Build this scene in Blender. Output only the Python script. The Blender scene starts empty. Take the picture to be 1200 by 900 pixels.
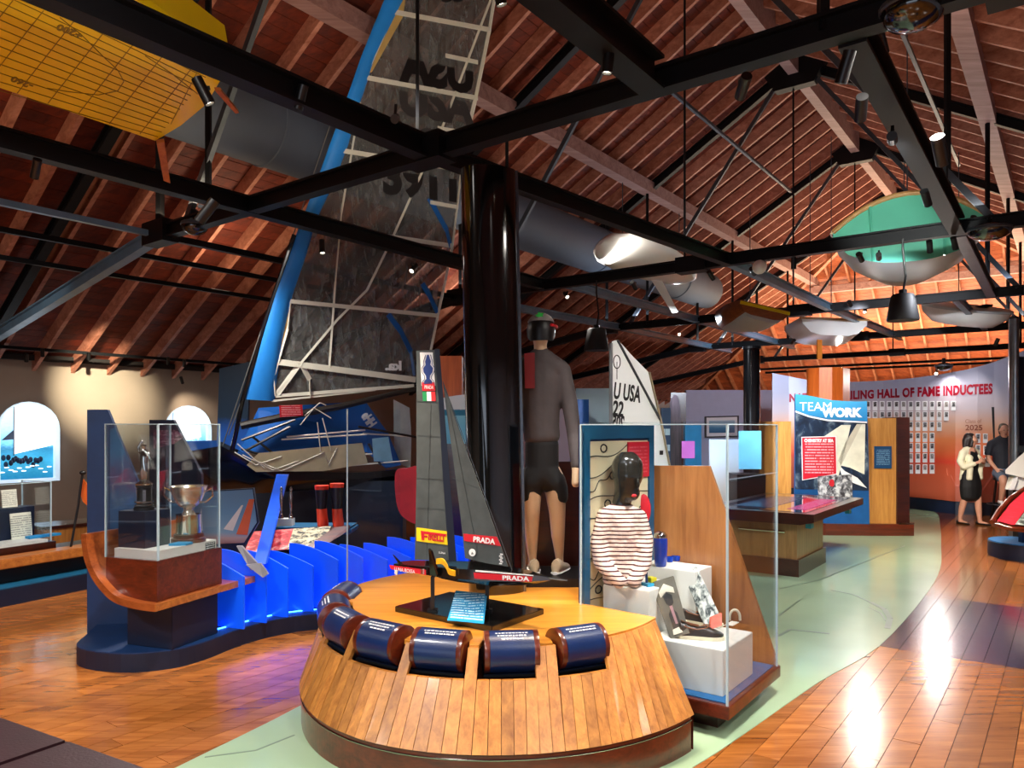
import bpy, bmesh, math, random
from mathutils import Vector, Matrix, Quaternion
random.seed(7)
SC = bpy.context.scene
COL = SC.collection
# ---------------------------------------------------------------- camera, world, exposure
FPX, EYE, HOR = 870.0, 1.75, 500.0          # focal length in pixels (1200 wide), eye height, horizon row
cam_d = bpy.data.cameras.new('camera'); cam = bpy.data.objects.new('camera', cam_d); COL.objects.link(cam)
cam.location = (0, 0, EYE); cam.rotation_euler = (math.pi/2, 0, 0)
cam_d.sensor_width = 36; cam_d.lens = FPX/1200*36; cam_d.shift_y = 50/1200; cam_d.clip_end = 200
SC.camera = cam
w = bpy.data.worlds.new('world'); SC.world = w; w.use_nodes = True
w.node_tree.nodes['Background'].inputs[0].default_value = (.75, .85, 1, 1)
w.node_tree.nodes['Background'].inputs[1].default_value = 1.6
vs = SC.view_settings
SC.display_settings.display_device = 'sRGB'
vs.view_transform = 'Standard'; vs.look = 'None'; vs.exposure = 0.55; vs.gamma = 1; vs.use_curve_mapping = False
# ---------------------------------------------------------------- building frame: a runs along the hall, b across it to the left wall
AX = Vector((.6015, .7989, 0)); BX = Vector((-.7989, .6015, 0)); ZX = Vector((0, 0, 1))
def ab(a, b, z=0): return AX*a + BX*b + ZX*z
def ray(x, y): return Vector(((x-600)/FPX, 1, (HOR-y)/FPX))
def W(x, y, Y): r = ray(x, y)*Y; r.z += EYE; return r
def G(x, y, z=0): return W(x, y, FPX*(EYE-z)/(y-HOR))
def on_a(x, y, a): r = ray(x, y); r = r*(a/(AX.x*r.x+AX.y*r.y)); r.z += EYE; return r
def on_b(x, y, b): r = ray(x, y); r = r*(b/(BX.x*r.x+BX.y*r.y)); r.z += EYE; return r
class VPl:                                    # a vertical plane through two plan points
    def __init__(s, p, q):
        s.p = Vector((p[0], p[1], 0)); d = Vector((q[0]-p[0], q[1]-p[1], 0)).normalized(); s.d = d
        s.n = Vector((d.y, -d.x, 0))
        if s.n.dot(s.p) > 0: s.n = -s.n      # normal looks to the viewer
    def pt(s, x, y, off=0):
        r = ray(x, y); t = (s.p+s.n*off).dot(s.n)/r.dot(s.n); r = r*t; r.z += EYE; return r
class TPl(VPl):                               # the same plane heeled towards the viewer with height
    def __init__(s, p, q, k, z0): super().__init__(p, q); s.k = k; s.z0 = z0
    def pt(s, x, y, off=0):
        r = ray(x, y); t = ((s.p+s.n*off).dot(s.n)+s.k*(EYE-s.z0))/(r.dot(s.n)-s.k*r.z); r = r*t; r.z += EYE; return r
# ---------------------------------------------------------------- mesh builder
class MB:
    def __init__(s): s.v = []; s.f = []; s.m = []
    def add(s, vs, fs, mi=0):
        o = len(s.v); s.v += [Vector(p) for p in vs]; s.f += [[i+o for i in f] for f in fs]; s.m += [mi]*len(fs); return s
    def face(s, pts, mi=0): return s.add(pts, [list(range(len(pts)))], mi)
    def obox(s, o, u, v, w_, mi=0):
        o, u, v, w_ = Vector(o), Vector(u), Vector(v), Vector(w_)
        if u.cross(v).dot(w_) < 0: u, v = v, u
        P = [o, o+u, o+u+v, o+v]; P += [p+w_ for p in P]
        return s.add(P, [[3,2,1,0],[4,5,6,7],[0,1,5,4],[1,2,6,5],[2,3,7,6],[3,0,4,7]], mi)
    def box(s, c, size, ang=0, mi=0):         # c = centre of the base
        u = Vector((math.cos(ang), math.sin(ang), 0))*size[0]; v = Vector((-math.sin(ang), math.cos(ang), 0))*size[1]
        return s.obox(Vector(c)-u/2-v/2, u, v, ZX*size[2], mi)
    def bar(s, p, q, w_, h, up=ZX, mi=0):
        p, q = Vector(p), Vector(q); d = (q-p).normalized(); up = Vector(up)
        if abs(d.dot(up)) > .98: up = Vector((1, 0, 0))
        x = d.cross(up).normalized(); y = x.cross(d).normalized()
        return s.obox(p-x*w_/2-y*h/2, x*w_, y*h, q-p, mi)
    def ibeam(s, p, q, w_, h, t=.02):
        p, q = Vector(p), Vector(q); d = (q-p).normalized(); x = d.cross(ZX).normalized(); y = x.cross(d).normalized()
        s.bar(p, q, t*1.6, h-2*t, y); s.bar(p+y*(h-t)/2, q+y*(h-t)/2, w_, t, y); s.bar(p-y*(h-t)/2, q-y*(h-t)/2, w_, t, y); return s
    def prism(s, pts, vec, mi=0, side=None):
        n = len(pts); vec = Vector(vec); pts = [Vector(p) for p in pts]
        nrm = sum(((pts[i]-pts[0]).cross(pts[(i+1) % n]-pts[0]) for i in range(1, n-1)), Vector())
        if nrm.dot(vec) < 0: pts = pts[::-1]
        V = pts+[p+vec for p in pts]
        s.add(V, [list(range(n))[::-1], list(range(n, 2*n))], mi)
        o = len(s.v)-2*n; fs = [[o+i, o+(i+1) % n, o+n+(i+1) % n, o+n+i] for i in range(n)]
        s.f += fs; s.m += [mi if side is None else side]*n; return s
    def loft(s, rings, cap=True, closed=True, mi=0):
        n = len(rings[0]); o = len(s.v); s.v += [Vector(p) for r in rings for p in r]
        for i in range(len(rings)-1):
            for j in range(n if closed else n-1):
                k = (j+1) % n; s.f.append([o+i*n+j, o+i*n+k, o+(i+1)*n+k, o+(i+1)*n+j]); s.m.append(mi)
        if cap:
            s.f.append([o+j for j in range(n)][::-1]); s.f.append([o+(len(rings)-1)*n+j for j in range(n)]); s.m += [mi, mi]
        return s
    def tube(s, path, r, n=8, mi=0):
        path = [Vector(p) for p in path]; rings = []
        up = None
        for i, p in enumerate(path):
            d = (path[min(i+1, len(path)-1)]-path[max(i-1, 0)]).normalized()
            ref = ZX if abs(d.z) < .95 else Vector((1, 0, 0))
            x = d.cross(ref).normalized(); y = d.cross(x)
            if up is not None and x.dot(up) < 0: x, y = -x, -y
            up = x
            rr = r[i] if isinstance(r, (list, tuple)) else r
            rings.append([p+x*math.cos(2*math.pi*k/n)*rr+y*math.sin(2*math.pi*k/n)*rr for k in range(n)])
        return s.loft(rings, mi=mi)
    def lathe(s, prof, c, n=24, axis=ZX, mi=0, sx=1, sy=1):
        c = Vector(c); z = Vector(axis).normalized(); x = z.orthogonal().normalized() if abs(z.z) < .999 else Vector((1, 0, 0)); y = z.cross(x)
        return s.loft([[c+x*r*math.cos(2*math.pi*k/n)*sx+y*r*math.sin(2*math.pi*k/n)*sy+z*h for k in range(n)] for r, h in prof], mi=mi)
    def ell(s, c, r, n=16, m=10, mi=0):
        c = Vector(c)
        return s.loft([[c+Vector((r[0]*math.sin(t)*math.cos(2*math.pi*k/n), r[1]*math.sin(t)*math.sin(2*math.pi*k/n), -r[2]*math.cos(t))) for k in range(n)]
                       for t in [math.pi*(i+.06)/(m+.12) for i in range(m+1)]], mi=mi)
def build(name, mb, mat, parent=None, smooth=False, bevel=0):
    me = bpy.data.meshes.new(name)
    if parent is not None: off = wloc(parent)
    else:
        xs = [p.x for p in mb.v]; ys = [p.y for p in mb.v]; off = Vector(((min(xs)+max(xs))/2, (min(ys)+max(ys))/2, min(p.z for p in mb.v)))
    me.from_pydata([p-off for p in mb.v], [], mb.f)
    for m_ in (mat if isinstance(mat, (list, tuple)) else [mat]): me.materials.append(m_)
    me.polygons.foreach_set('material_index', mb.m)
    bm = bmesh.new(); bm.from_mesh(me); bmesh.ops.recalc_face_normals(bm, faces=bm.faces)
    if bevel: bmesh.ops.bevel(bm, geom=bm.edges, offset=bevel, segments=2, affect='EDGES', clamp_overlap=True)
    bm.to_mesh(me); bm.free()
    if smooth:
        me.shade_smooth()
        if smooth != 2: me.set_sharp_from_angle(angle=math.radians(40))
    o = bpy.data.objects.new(name, me); COL.objects.link(o)
    if parent is not None: o.parent = parent
    else: o.location = off
    return o
def wloc(o):
    p = Vector()
    while o is not None: p += o.location; o = o.parent
    return p
def tag(o, label, cat=None, group=None, kind=None):
    o['label'] = label
    if cat: o['category'] = cat
    if group: o['group'] = group
    if kind: o['kind'] = kind
    return o
def thing(name, label, cat, loc, group=None):
    o = bpy.data.objects.new(name, None); COL.objects.link(o); o.location = loc; o.empty_display_size = .1
    return tag(o, label, cat, group)
def struct(o): o['kind'] = 'structure'; return o
def one(name, mb, mat, label, cat, group=None, **k): return tag(build(name, mb, mat, None, **k), label, cat, group)
def frame(o, x, y):                           # matrix: text x axis, y axis
    x = Vector(x).normalized(); y = Vector(y); y = (y-x*y.dot(x)).normalized(); z = x.cross(y); o = Vector(o)
    return Matrix(((x.x, y.x, z.x, o.x), (x.y, y.y, z.y, o.y), (x.z, y.z, z.z, o.z), (0, 0, 0, 1)))
def text_mb(s_, size, mtx, width=None, bold=0, ext=.001, mirror=False, space=1.0, shear=0, align='CENTER', lh=1.0):
    cu = bpy.data.curves.new('t', 'FONT'); cu.body = s_; cu.size = size; cu.align_x = align; cu.align_y = 'CENTER'
    cu.offset = bold; cu.extrude = ext; cu.resolution_u = 3; cu.space_character = space; cu.shear = shear; cu.space_line = lh
    o = bpy.data.objects.new('t', cu); COL.objects.link(o); bpy.context.view_layer.update()
    me = bpy.data.meshes.new_from_object(o.evaluated_get(bpy.context.evaluated_depsgraph_get()))
    mb = MB(); vs_ = [v.co.copy() for v in me.vertices]
    if width and vs_:
        x0 = min(v.x for v in vs_); x1 = max(v.x for v in vs_); k = width/max(x1-x0, 1e-6)
        for v in vs_: v.x *= k
    if mirror:
        for v in vs_: v.x = -v.x
    mb.add([mtx @ v for v in vs_], [list(p.vertices) for p in me.polygons])
    bpy.data.objects.remove(o); bpy.data.curves.remove(cu); bpy.data.meshes.remove(me)
    return mb
def skin(name, joints, edges, mat, parent, lat=(1, 0, 0), vox=.011, sm=5):   # one continuous remeshed body; joints: [(pos, half-width, half-depth)]
    off = wloc(parent) if parent else Vector(); lat = Vector(lat).normalized(); mb = MB(); n = 14
    cs_ = [(math.cos(2*math.pi*k/n), math.sin(2*math.pi*k/n)) for k in range(n)]
    for i, j in edges:
        (p, a0, b0), (q, a1, b1) = joints[i][:3], joints[j][:3]; p, q = Vector(p), Vector(q); d = (q-p); l = max(d.length, 1e-5); d /= l
        x = lat-d*lat.dot(d); x = x.normalized() if x.length > .25 else d.cross(Vector((0, 1, 0))).normalized(); y = d.cross(x); rings = []
        r0, r1 = min(a0, b0), min(a1, b1)
        for k in (.12, .5, .8): c_ = math.sqrt(1-(1-k)**2); rings.append([p-d*r0*(1-k)*.8+x*a0*c_*u+y*b0*c_*v for u, v in cs_])
        m_ = max(2, int(l/.06))
        for k in range(m_+1): t = k/m_; rings.append([p.lerp(q, t)+x*(a0+(a1-a0)*t)*u+y*(b0+(b1-b0)*t)*v for u, v in cs_])
        for k in (.8, .5, .12): c_ = math.sqrt(1-(1-k)**2); rings.append([q+d*r1*(1-k)*.8+x*a1*c_*u+y*b1*c_*v for u, v in cs_])
        mb.loft(rings)
    me = bpy.data.meshes.new(name); me.from_pydata([p-off for p in mb.v], [], mb.f)
    bm = bmesh.new(); bm.from_mesh(me); bmesh.ops.recalc_face_normals(bm, faces=bm.faces); bm.to_mesh(me); bm.free()
    o = bpy.data.objects.new(name, me); COL.objects.link(o)
    m = o.modifiers.new('r', 'REMESH'); m.mode = 'VOXEL'; m.voxel_size = vox; m.use_smooth_shade = True
    m2 = o.modifiers.new('s', 'SMOOTH'); m2.factor = .5; m2.iterations = sm
    bpy.context.view_layer.update()
    m3 = bpy.data.meshes.new_from_object(o.evaluated_get(bpy.context.evaluated_depsgraph_get()))
    bpy.data.objects.remove(o); m3.name = name; m3.shade_smooth(); m3.materials.clear(); m3.materials.append(mat)
    o = bpy.data.objects.new(name, m3); COL.objects.link(o); o.parent = parent
    return o
class Body:
    def __init__(s): s.j = []; s.e = []
    def chain(s, pts, start=None):
        prev = start
        for p in pts:
            s.j.append(p)
            if prev is not None: s.e.append((prev, len(s.j)-1))
            prev = len(s.j)-1
        return prev
    def hand(s, wrist, w_, d, side, curl=.5, k=1.0, th=1):   # d along the fingers, side towards the thumb
        d = Vector(d).normalized(); side = Vector(side); side = (side-d*side.dot(d)).normalized(); pn = d.cross(side)*th; w_ = Vector(w_)
        pal = s.chain([(w_+d*.045*k, .036*k, .016*k), (w_+d*.085*k, .036*k, .014*k)], wrist)
        for f, (o, l) in enumerate(((.028, .072), (.0095, .08), (-.0095, .075), (-.027, .06))):
            b = w_+d*.088*k+side*o*k; c1 = d*math.cos(curl*.6)+pn*math.sin(curl*.6); c2 = d*math.cos(curl*1.5)+pn*math.sin(curl*1.5)
            s.chain([(b, .0095*k, .0095*k), (b+c1*l*.5*k, .009*k, .009*k), (b+c1*l*.5*k+c2*l*.5*k, .0075*k, .0075*k)], pal)
        b = w_+d*.03*k+side*.03*k
        s.chain([(b, .012*k, .012*k), (b+(d*.6+side*.7)*.035*k, .0105*k, .0105*k), (b+(d*.75+side*.6+pn*.3)*.065*k, .0085*k, .0085*k)], pal-1)
def curve_pts(pts, n=6, closed=False):        # Catmull-Rom through points
    P = [Vector(p) for p in pts]; out = []; N = len(P)
    for i in range(N if closed else N-1):
        g = (lambda k: P[k % N]) if closed else (lambda k: P[max(0, min(N-1, k))])
        p0, p1, p2, p3 = g(i-1), g(i), g(i+1), g(i+2)
        for k in range(n):
            t = k/n; out.append(.5*((2*p1)+(p2-p0)*t+(2*p0-5*p1+4*p2-p3)*t*t+(3*p1-p0-3*p2+p3)*t*t*t))
    if not closed: out.append(P[-1])
    return out
# ---------------------------------------------------------------- materials
def c(r, g, b): return tuple((x/255/12.92 if x/255 <= .04045 else ((x/255+.055)/1.055)**2.4) for x in (r, g, b))+(1,)
def newmat(name):
    m = bpy.data.materials.new(name); m.use_nodes = True; t = m.node_tree; return m, t, t.nodes['Principled BSDF']
def N(t, ty, **k):
    n = t.nodes.new(ty)
    for a, v in k.items():
        if a.startswith('i_'): n.inputs[a[2:].replace('_', ' ')].default_value = v
        else: setattr(n, a, v)
    return n
def L(t, a, b): t.links.new(a, b)
def ramp(t, src, stops, interp='LINEAR'):
    r = N(t, 'ShaderNodeValToRGB'); e = r.color_ramp; e.interpolation = interp
    while len(e.elements) > 1: e.elements.remove(e.elements[0])
    e.elements[0].position = stops[0][0]; e.elements[0].color = stops[0][1]
    for p, col in stops[1:]:
        x = e.elements.new(p); x.color = col
    L(t, src, r.inputs[0]); return r.outputs[0]
def math_(t, op, a, b=None):
    n = N(t, 'ShaderNodeMath', operation=op)
    for i, x in enumerate((a, b)):
        if x is None: continue
        if isinstance(x, (int, float)): n.inputs[i].default_value = x
        else: L(t, x, n.inputs[i])
    return n.outputs[0]
def mixc(t, fac, a, b, bt='MIX'):
    n = N(t, 'ShaderNodeMix', data_type='RGBA', blend_type=bt)
    for s_, x in ((n.inputs[0], fac), (n.inputs[6], a), (n.inputs[7], b)):
        if isinstance(x, (int, float, tuple)): s_.default_value = x
        else: L(t, x, s_)
    return n.outputs[2]
def noise(t, co, scale, detail=3, rough=.5, dist=0):
    n = N(t, 'ShaderNodeTexNoise', i_Scale=scale, i_Detail=detail, i_Roughness=rough, i_Distortion=dist)
    if co is not None: L(t, co, n.inputs['Vector'])
    return n.outputs['Fac']
def coords(t, kind='Object', scale=(1, 1, 1), rz=0):
    tc = N(t, 'ShaderNodeTexCoord'); mp = N(t, 'ShaderNodeMapping'); mp.inputs['Scale'].default_value = scale; mp.inputs['Rotation'].default_value = (0, 0, rz)
    L(t, tc.outputs[kind], mp.inputs['Vector']); return mp.outputs[0]
def bump(t, p, h, st=.2, d=.01):
    b = N(t, 'ShaderNodeBump', i_Strength=st, i_Distance=d); L(t, h, b.inputs['Height']); L(t, b.outputs[0], p.inputs['Normal'])
def mat(name, col, rough=.5, metal=0, var=.12, vs_=6, bmp=0, bs=60, coat=0, spec=.5, emit=0, ecol=None):
    m, t, p = newmat(name)
    co = coords(t); nz = noise(t, co, vs_)
    hi = tuple(min(1, x*(1+var)) for x in col[:3])+(1,); lo = tuple(x*(1-var) for x in col[:3])+(1,)
    L(t, ramp(t, nz, [(.3, lo), (.7, hi)]), p.inputs['Base Color'])
    p.inputs['Roughness'].default_value = rough; p.inputs['Metallic'].default_value = metal
    p.inputs['Coat Weight'].default_value = coat; p.inputs['Coat Roughness'].default_value = .08; p.inputs['Specular IOR Level'].default_value = spec
    if bmp: bump(t, p, noise(t, co, bs), bmp)
    if emit: p.inputs['Emission Color'].default_value = ecol or col; p.inputs['Emission Strength'].default_value = emit
    return m
def wood(name, c1, c2, ang=0, rough=.4, coat=0, scale=1.0, tint=.25, along='x', bmp=.05, wob=0):
    m, t, p = newmat(name)
    sc = {'x': (1.3, 16, 16), 'z': (16, 16, 1.3)}[along]
    co = coords(t, 'Object', tuple(x*scale for x in sc), ang)
    oi = N(t, 'ShaderNodeObjectInfo'); ge = N(t, 'ShaderNodeNewGeometry')
    rnd = math_(t, 'FRACT', math_(t, 'ADD', oi.outputs['Random'], ge.outputs['Random Per Island']))
    va = N(t, 'ShaderNodeVectorMath', operation='ADD'); cx = N(t, 'ShaderNodeCombineXYZ')
    L(t, math_(t, 'MULTIPLY', rnd, 37.0), cx.inputs[0]); L(t, math_(t, 'MULTIPLY', rnd, 91.0), cx.inputs[2])
    L(t, co, va.inputs[0]); L(t, cx.outputs[0], va.inputs[1])
    nz = noise(t, va.outputs[0], 1.0, 5, .6, .6)
    fine = noise(t, va.outputs[0], 4.0, 3, .6)
    g = math_(t, 'ADD', math_(t, 'MULTIPLY', nz, .75), math_(t, 'MULTIPLY', fine, .25))
    col = ramp(t, g, [(.32, c1), (.68, c2)])
    k = math_(t, 'ADD', math_(t, 'MULTIPLY', rnd, 2*tint), 1-tint)
    cc = N(t, 'ShaderNodeCombineColor'); 
    for i in range(3): L(t, k, cc.inputs[i])
    L(t, mixc(t, 1.0, col, cc.outputs[0], 'MULTIPLY'), p.inputs['Base Color'])
    p.inputs['Roughness'].default_value = rough; p.inputs['Coat Weight'].default_value = coat; p.inputs['Coat Roughness'].default_value = .12
    if wob:
        b0 = N(t, 'ShaderNodeBump', i_Strength=wob, i_Distance=.02); L(t, noise(t, coords(t), 5, 2), b0.inputs['Height'])
        L(t, b0.outputs[0], p.inputs['Coat Normal'])
    if bmp: bump(t, p, g, bmp, .003)
    return m
def gen(t):
    tc = N(t, 'ShaderNodeTexCoord'); s = N(t, 'ShaderNodeSeparateXYZ'); L(t, tc.outputs['Generated'], s.inputs[0]); return tc.outputs['Generated'], s.outputs[0], s.outputs[2]
def textlines(name, bg, fg, rows, cols=22, mx=.08, my=.08, rough=.4, head=True):   # flat print: lines too small to read
    m, t, p = newmat(name); g, x, z = gen(t)
    row = math_(t, 'MULTIPLY', z, rows); fr = math_(t, 'FRACT', row)
    inrow = math_(t, 'MULTIPLY', math_(t, 'GREATER_THAN', fr, .28), math_(t, 'LESS_THAN', fr, .68))
    cx = N(t, 'ShaderNodeCombineXYZ'); L(t, math_(t, 'MULTIPLY', x, cols), cx.inputs[0]); L(t, math_(t, 'MULTIPLY', math_(t, 'FLOOR', row), 3.7), cx.inputs[1])
    nz = noise(t, cx.outputs[0], 1.6, 2); word = math_(t, 'GREATER_THAN', nz, .42)
    bx = math_(t, 'MULTIPLY', math_(t, 'GREATER_THAN', x, mx), math_(t, 'LESS_THAN', x, 1-mx))
    bz = math_(t, 'MULTIPLY', math_(t, 'GREATER_THAN', z, my), math_(t, 'LESS_THAN', z, 1-my))
    fac = math_(t, 'MULTIPLY', math_(t, 'MULTIPLY', inrow, word), math_(t, 'MULTIPLY', bx, bz))
    L(t, mixc(t, fac, bg, fg), p.inputs['Base Color']); p.inputs['Roughness'].default_value = rough
    return m
def blotch(name, stops, scale=6, sx=1, sz=1, rough=.4, emit=0, detail=5, dist=.5):        # photographic print: mottled tones
    m, t, p = newmat(name); tc = N(t, 'ShaderNodeTexCoord'); mp = N(t, 'ShaderNodeMapping'); mp.inputs['Scale'].default_value = (sx, sx, sz)
    L(t, tc.outputs['Generated'], mp.inputs[0]); nz = noise(t, mp.outputs[0], scale, detail, .6, dist)
    col = ramp(t, nz, stops); L(t, col, p.inputs['Base Color']); p.inputs['Roughness'].default_value = rough
    if emit: L(t, col, p.inputs['Emission Color']); p.inputs['Emission Strength'].default_value = emit
    return m
def vgrad(name, stops, kind='Generated', lo=0, hi=1, nz_=.06, ns=5, rough=.5, emit=0, streak=(1, 1, 6)):     # print with a vertical sequence of colours
    m, t, p = newmat(name); tc = N(t, 'ShaderNodeTexCoord'); s = N(t, 'ShaderNodeSeparateXYZ'); L(t, tc.outputs[kind], s.inputs[0])
    mp = N(t, 'ShaderNodeMapping'); mp.inputs['Scale'].default_value = streak; L(t, tc.outputs[kind], mp.inputs[0])
    z = math_(t, 'DIVIDE', math_(t, 'SUBTRACT', s.outputs[2], lo), hi-lo)
    z = math_(t, 'ADD', z, math_(t, 'MULTIPLY', math_(t, 'SUBTRACT', noise(t, mp.outputs[0], ns, 5, .6), .5), nz_*2))
    col = ramp(t, z, stops); L(t, col, p.inputs['Base Color']); p.inputs['Roughness'].default_value = rough
    if emit: L(t, col, p.inputs['Emission Color']); p.inputs['Emission Strength'].default_value = emit
    return m
def glass(name, tint=(.95, .98, 1, 1), lo=.012, hi=.22, rough=.02):
    m = bpy.data.materials.new(name); m.use_nodes = True; t = m.node_tree; t.nodes.remove(t.nodes['Principled BSDF'])
    tr = N(t, 'ShaderNodeBsdfTransparent'); tr.inputs[0].default_value = tint
    gl = N(t, 'ShaderNodeBsdfGlossy'); gl.inputs['Roughness'].default_value = rough
    lw = N(t, 'ShaderNodeFresnel'); lw.inputs[0].default_value = 1.45
    f = math_(t, 'MINIMUM', math_(t, 'ADD', math_(t, 'MULTIPLY', lw.outputs[0], 1.0), lo-.03), hi)
    mx = N(t, 'ShaderNodeMixShader'); L(t, f, mx.inputs[0]); L(t, tr.outputs[0], mx.inputs[1]); L(t, gl.outputs[0], mx.inputs[2])
    L(t, mx.outputs[0], t.nodes['Material Output'].inputs[0]); return m
AANG = math.atan2(AX.y, AX.x)
STEEL = mat('black_steel', c(11, 12, 15), .5, 0, .2, spec=.25)
STEELB = mat('grey_steel', c(70, 76, 84), .4, .4, .15)
BLACK = mat('black_plastic', c(10, 10, 12), .4)
CARBON = mat('carbon_gloss', c(9, 10, 11), .12, 0, .3, coat=1)
NAVY = mat('navy_paint', c(8, 46, 92), .5, 0, .15)
NAVYD = mat('dark_navy_paint', c(7, 22, 48), .5)
TEAL = mat('teal_paint', c(12, 84, 118), .5)
WHITE = mat('white_paint', c(228, 224, 214), .5, 0, .03)
PAPER = mat('white_print', c(235, 235, 235), .5, 0, .02)
REDP = mat('red_print', c(200, 24, 40), .5, 0, .05)
INK = mat('black_print', c(14, 14, 16), .5)
CHROME = mat('polished_silver', c(200, 196, 188), .12, 1, .05)
GOLDISH = mat('brass_metal', c(196, 150, 80), .2, 1, .05)
MAHOG = wood('mahogany', c(62, 18, 8), c(112, 40, 18), 0, .3, .5, 1.2, .1)
MAHOGD = wood('dark_mahogany', c(34, 10, 6), c(64, 22, 12), 0, .3, .5, 1.2, .1)
OAK = wood('varnished_oak', c(142, 84, 34), c(204, 138, 64), 0, .42, .08, 1.0, .24, 'z')
OAKX = wood('varnished_oak_rail', c(150, 80, 30), c(206, 128, 54), -AANG, .35, .5, 1.0, .1)
SKIN = mat('skin', c(205, 148, 120), .5, 0, .06)
GLASS = glass('clear_glass')
GLEDGE = mat('glass_edge', c(178, 200, 208), .2, 0, .05, spec=.8)
ROPE = mat('white_rope', c(215, 212, 200), .7)
# ---------------------------------------------------------------- lamps of the hall (uplights lying on the truss chords, washers on the cornice) and added fill lamps
def area(name, loc, aim, size, en, col):
    l = bpy.data.lights.new(name, 'AREA'); l.shape = 'RECTANGLE'; l.size, l.size_y = size; l.energy = en; l.color = col
    o = bpy.data.objects.new(name, l); COL.objects.link(o); o.location = loc
    o.rotation_euler = (Vector(aim)-Vector(loc)).to_track_quat('-Z', 'Y').to_euler(); return o
WARM = (1, .78, .52); COOL = (.72, .84, 1); NEUT = (1, .93, .85)
for a_, en, col in ((4.14, 46, WARM), (9.1, 50, NEUT), (13.85, 60, COOL), (18.65, 80, NEUT), (24.0, 460, WARM), (27.6, 330, WARM)):
    p = ab(a_, 4, 4.05); o = area('uplight_lamp', p, p+ZX, (.25, 8), en, col); o.rotation_euler.z = AANG
for a_, b_, en, col in ((1.0, 9.5, 36, WARM), (6.5, 10.2, 15, WARM), (11.5, 10.2, 22, NEUT)):
    p = ab(a_, b_, 3.95); area('uplight_lamp', p, p+ZX+BX*.2, (.3, 1.2), en, col)

def fill_spot(loc, en, col, deg=150, r_=.2):      # unseen fill lamps added over the entrance half of the hall, outside the frame
    l = bpy.data.lights.new('fill_lamp', 'SPOT'); l.energy = en; l.color = col; l.spot_size = math.radians(deg); l.spot_blend = .8; l.shadow_soft_size = r_
    o = bpy.data.objects.new('fill_lamp', l); COL.objects.link(o); o.location = loc
for a_, b_, en in ((-2.2, 1.0, 520), (-2.2, 6.0, 520), (1.2, -1.6, 420), (-.2, 3.4, 420), (6.5, -3.0, 380)): fill_spot(ab(a_, b_, 4.6), en, (1, .95, .9))
p = ab(29.0, 4, 2.9); o = area('uplight_lamp', p, p+ZX+AX*.25, (.25, 12), 260, WARM); o.rotation_euler.z = AANG
# ================================================================ SHELL
EAVE, RIDGE, BR, AAP, AF, BW = 2.94, 8.74, 4.0, 23.5, 31.5, 14.0
def zroof(b): return RIDGE-.58*abs(b-BR)
def ahip(b): return AAP+8*abs(b-BR)/10
def zhip(a): return RIDGE-.725*(a-AAP)
# ---- floor: boards along the hall, navy band, pale green walk
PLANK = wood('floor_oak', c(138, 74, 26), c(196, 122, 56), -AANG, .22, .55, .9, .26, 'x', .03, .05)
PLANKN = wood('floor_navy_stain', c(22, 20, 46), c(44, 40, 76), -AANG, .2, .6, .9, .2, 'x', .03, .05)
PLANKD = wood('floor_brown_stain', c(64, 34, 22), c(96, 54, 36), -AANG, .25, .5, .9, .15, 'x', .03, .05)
floor = thing('floor', 'varnished timber plank floor of the hall', None, (0, 0, 0)); struct(floor)
build('subfloor', MB().face([ab(-6, -6, -.02), ab(AF, -6, -.02), ab(AF, BW, -.02), ab(-6, BW, -.02)]), mat('subfloor_dark', c(40, 22, 12), .6), floor)
GREENP = curve_pts([(-1.95, 3.3, 0), (-1.72, 3.81, 0), (-1.33, 4.64, 0), (-1.0, 5.6, 0), (-.4, 7, 0), (.8, 9, 0), (2.5, 11.6, 0), (5, 15, 0), (7.6, 16.6, 0), (8.5, 16.1, 0), (8.65, 15.2, 0), (7.5, 13.0, 0),
    (6.3, 10.9, 0), (5.26, 9.12, 0), (4.22, 7.61, 0), (2.93, 5.92, 0), (2.1, 5.08, 0), (1.29, 4.19, 0), (.93, 3.81, 0), (.3, 3.2, 0), (-.9, 2.7, 0)], 4, True)
def inpoly(x, y, P):
    r = False; j = len(P)-1
    for i in range(len(P)):
        if (P[i].y > y) != (P[j].y > y) and x < (P[j].x-P[i].x)*(y-P[i].y)/(P[j].y-P[i].y)+P[i].x: r = not r
        j = i
    return r
rows = []; wd = .14
for k in range(int((BW+5.5)/wd)):
    b0 = -5.5+k*wd; a_ = -3-random.random()*1.5
    while a_ < AF:
        ln = random.uniform(1.3, 2.4); a1 = a_+ln
        if b0+wd/2 < 2.0:
            for br in (6.5, 8.72):
                if a_ < br-.01 < a1: a1 = br
        if a1-a_ > .05: rows.append((a_, a1, b0, b0+wd))
        a_ = a1
near = []; rest = {0: MB(), 1: MB(), 2: MB()}
for a0, a1, b0, b1 in rows:
    q = [ab(a0, b0), ab(a1, b0), ab(a1, b1), ab(a0, b1)]; m_ = (q[0]+q[2])/2
    if sum(inpoly(p.x, p.y, GREENP) for p in q+[m_]) == 5: continue
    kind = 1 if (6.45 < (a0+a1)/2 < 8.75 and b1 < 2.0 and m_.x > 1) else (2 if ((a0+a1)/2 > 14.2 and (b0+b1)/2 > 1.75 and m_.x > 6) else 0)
    vis = any(p.y > 1 and abs(p.x/p.y) < .72 and HOR+FPX*EYE/p.y < 905 for p in q)
    near.append((m_.length if vis else 99+m_.length, a0, a1, b0, b1, kind))
near.sort()
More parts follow.
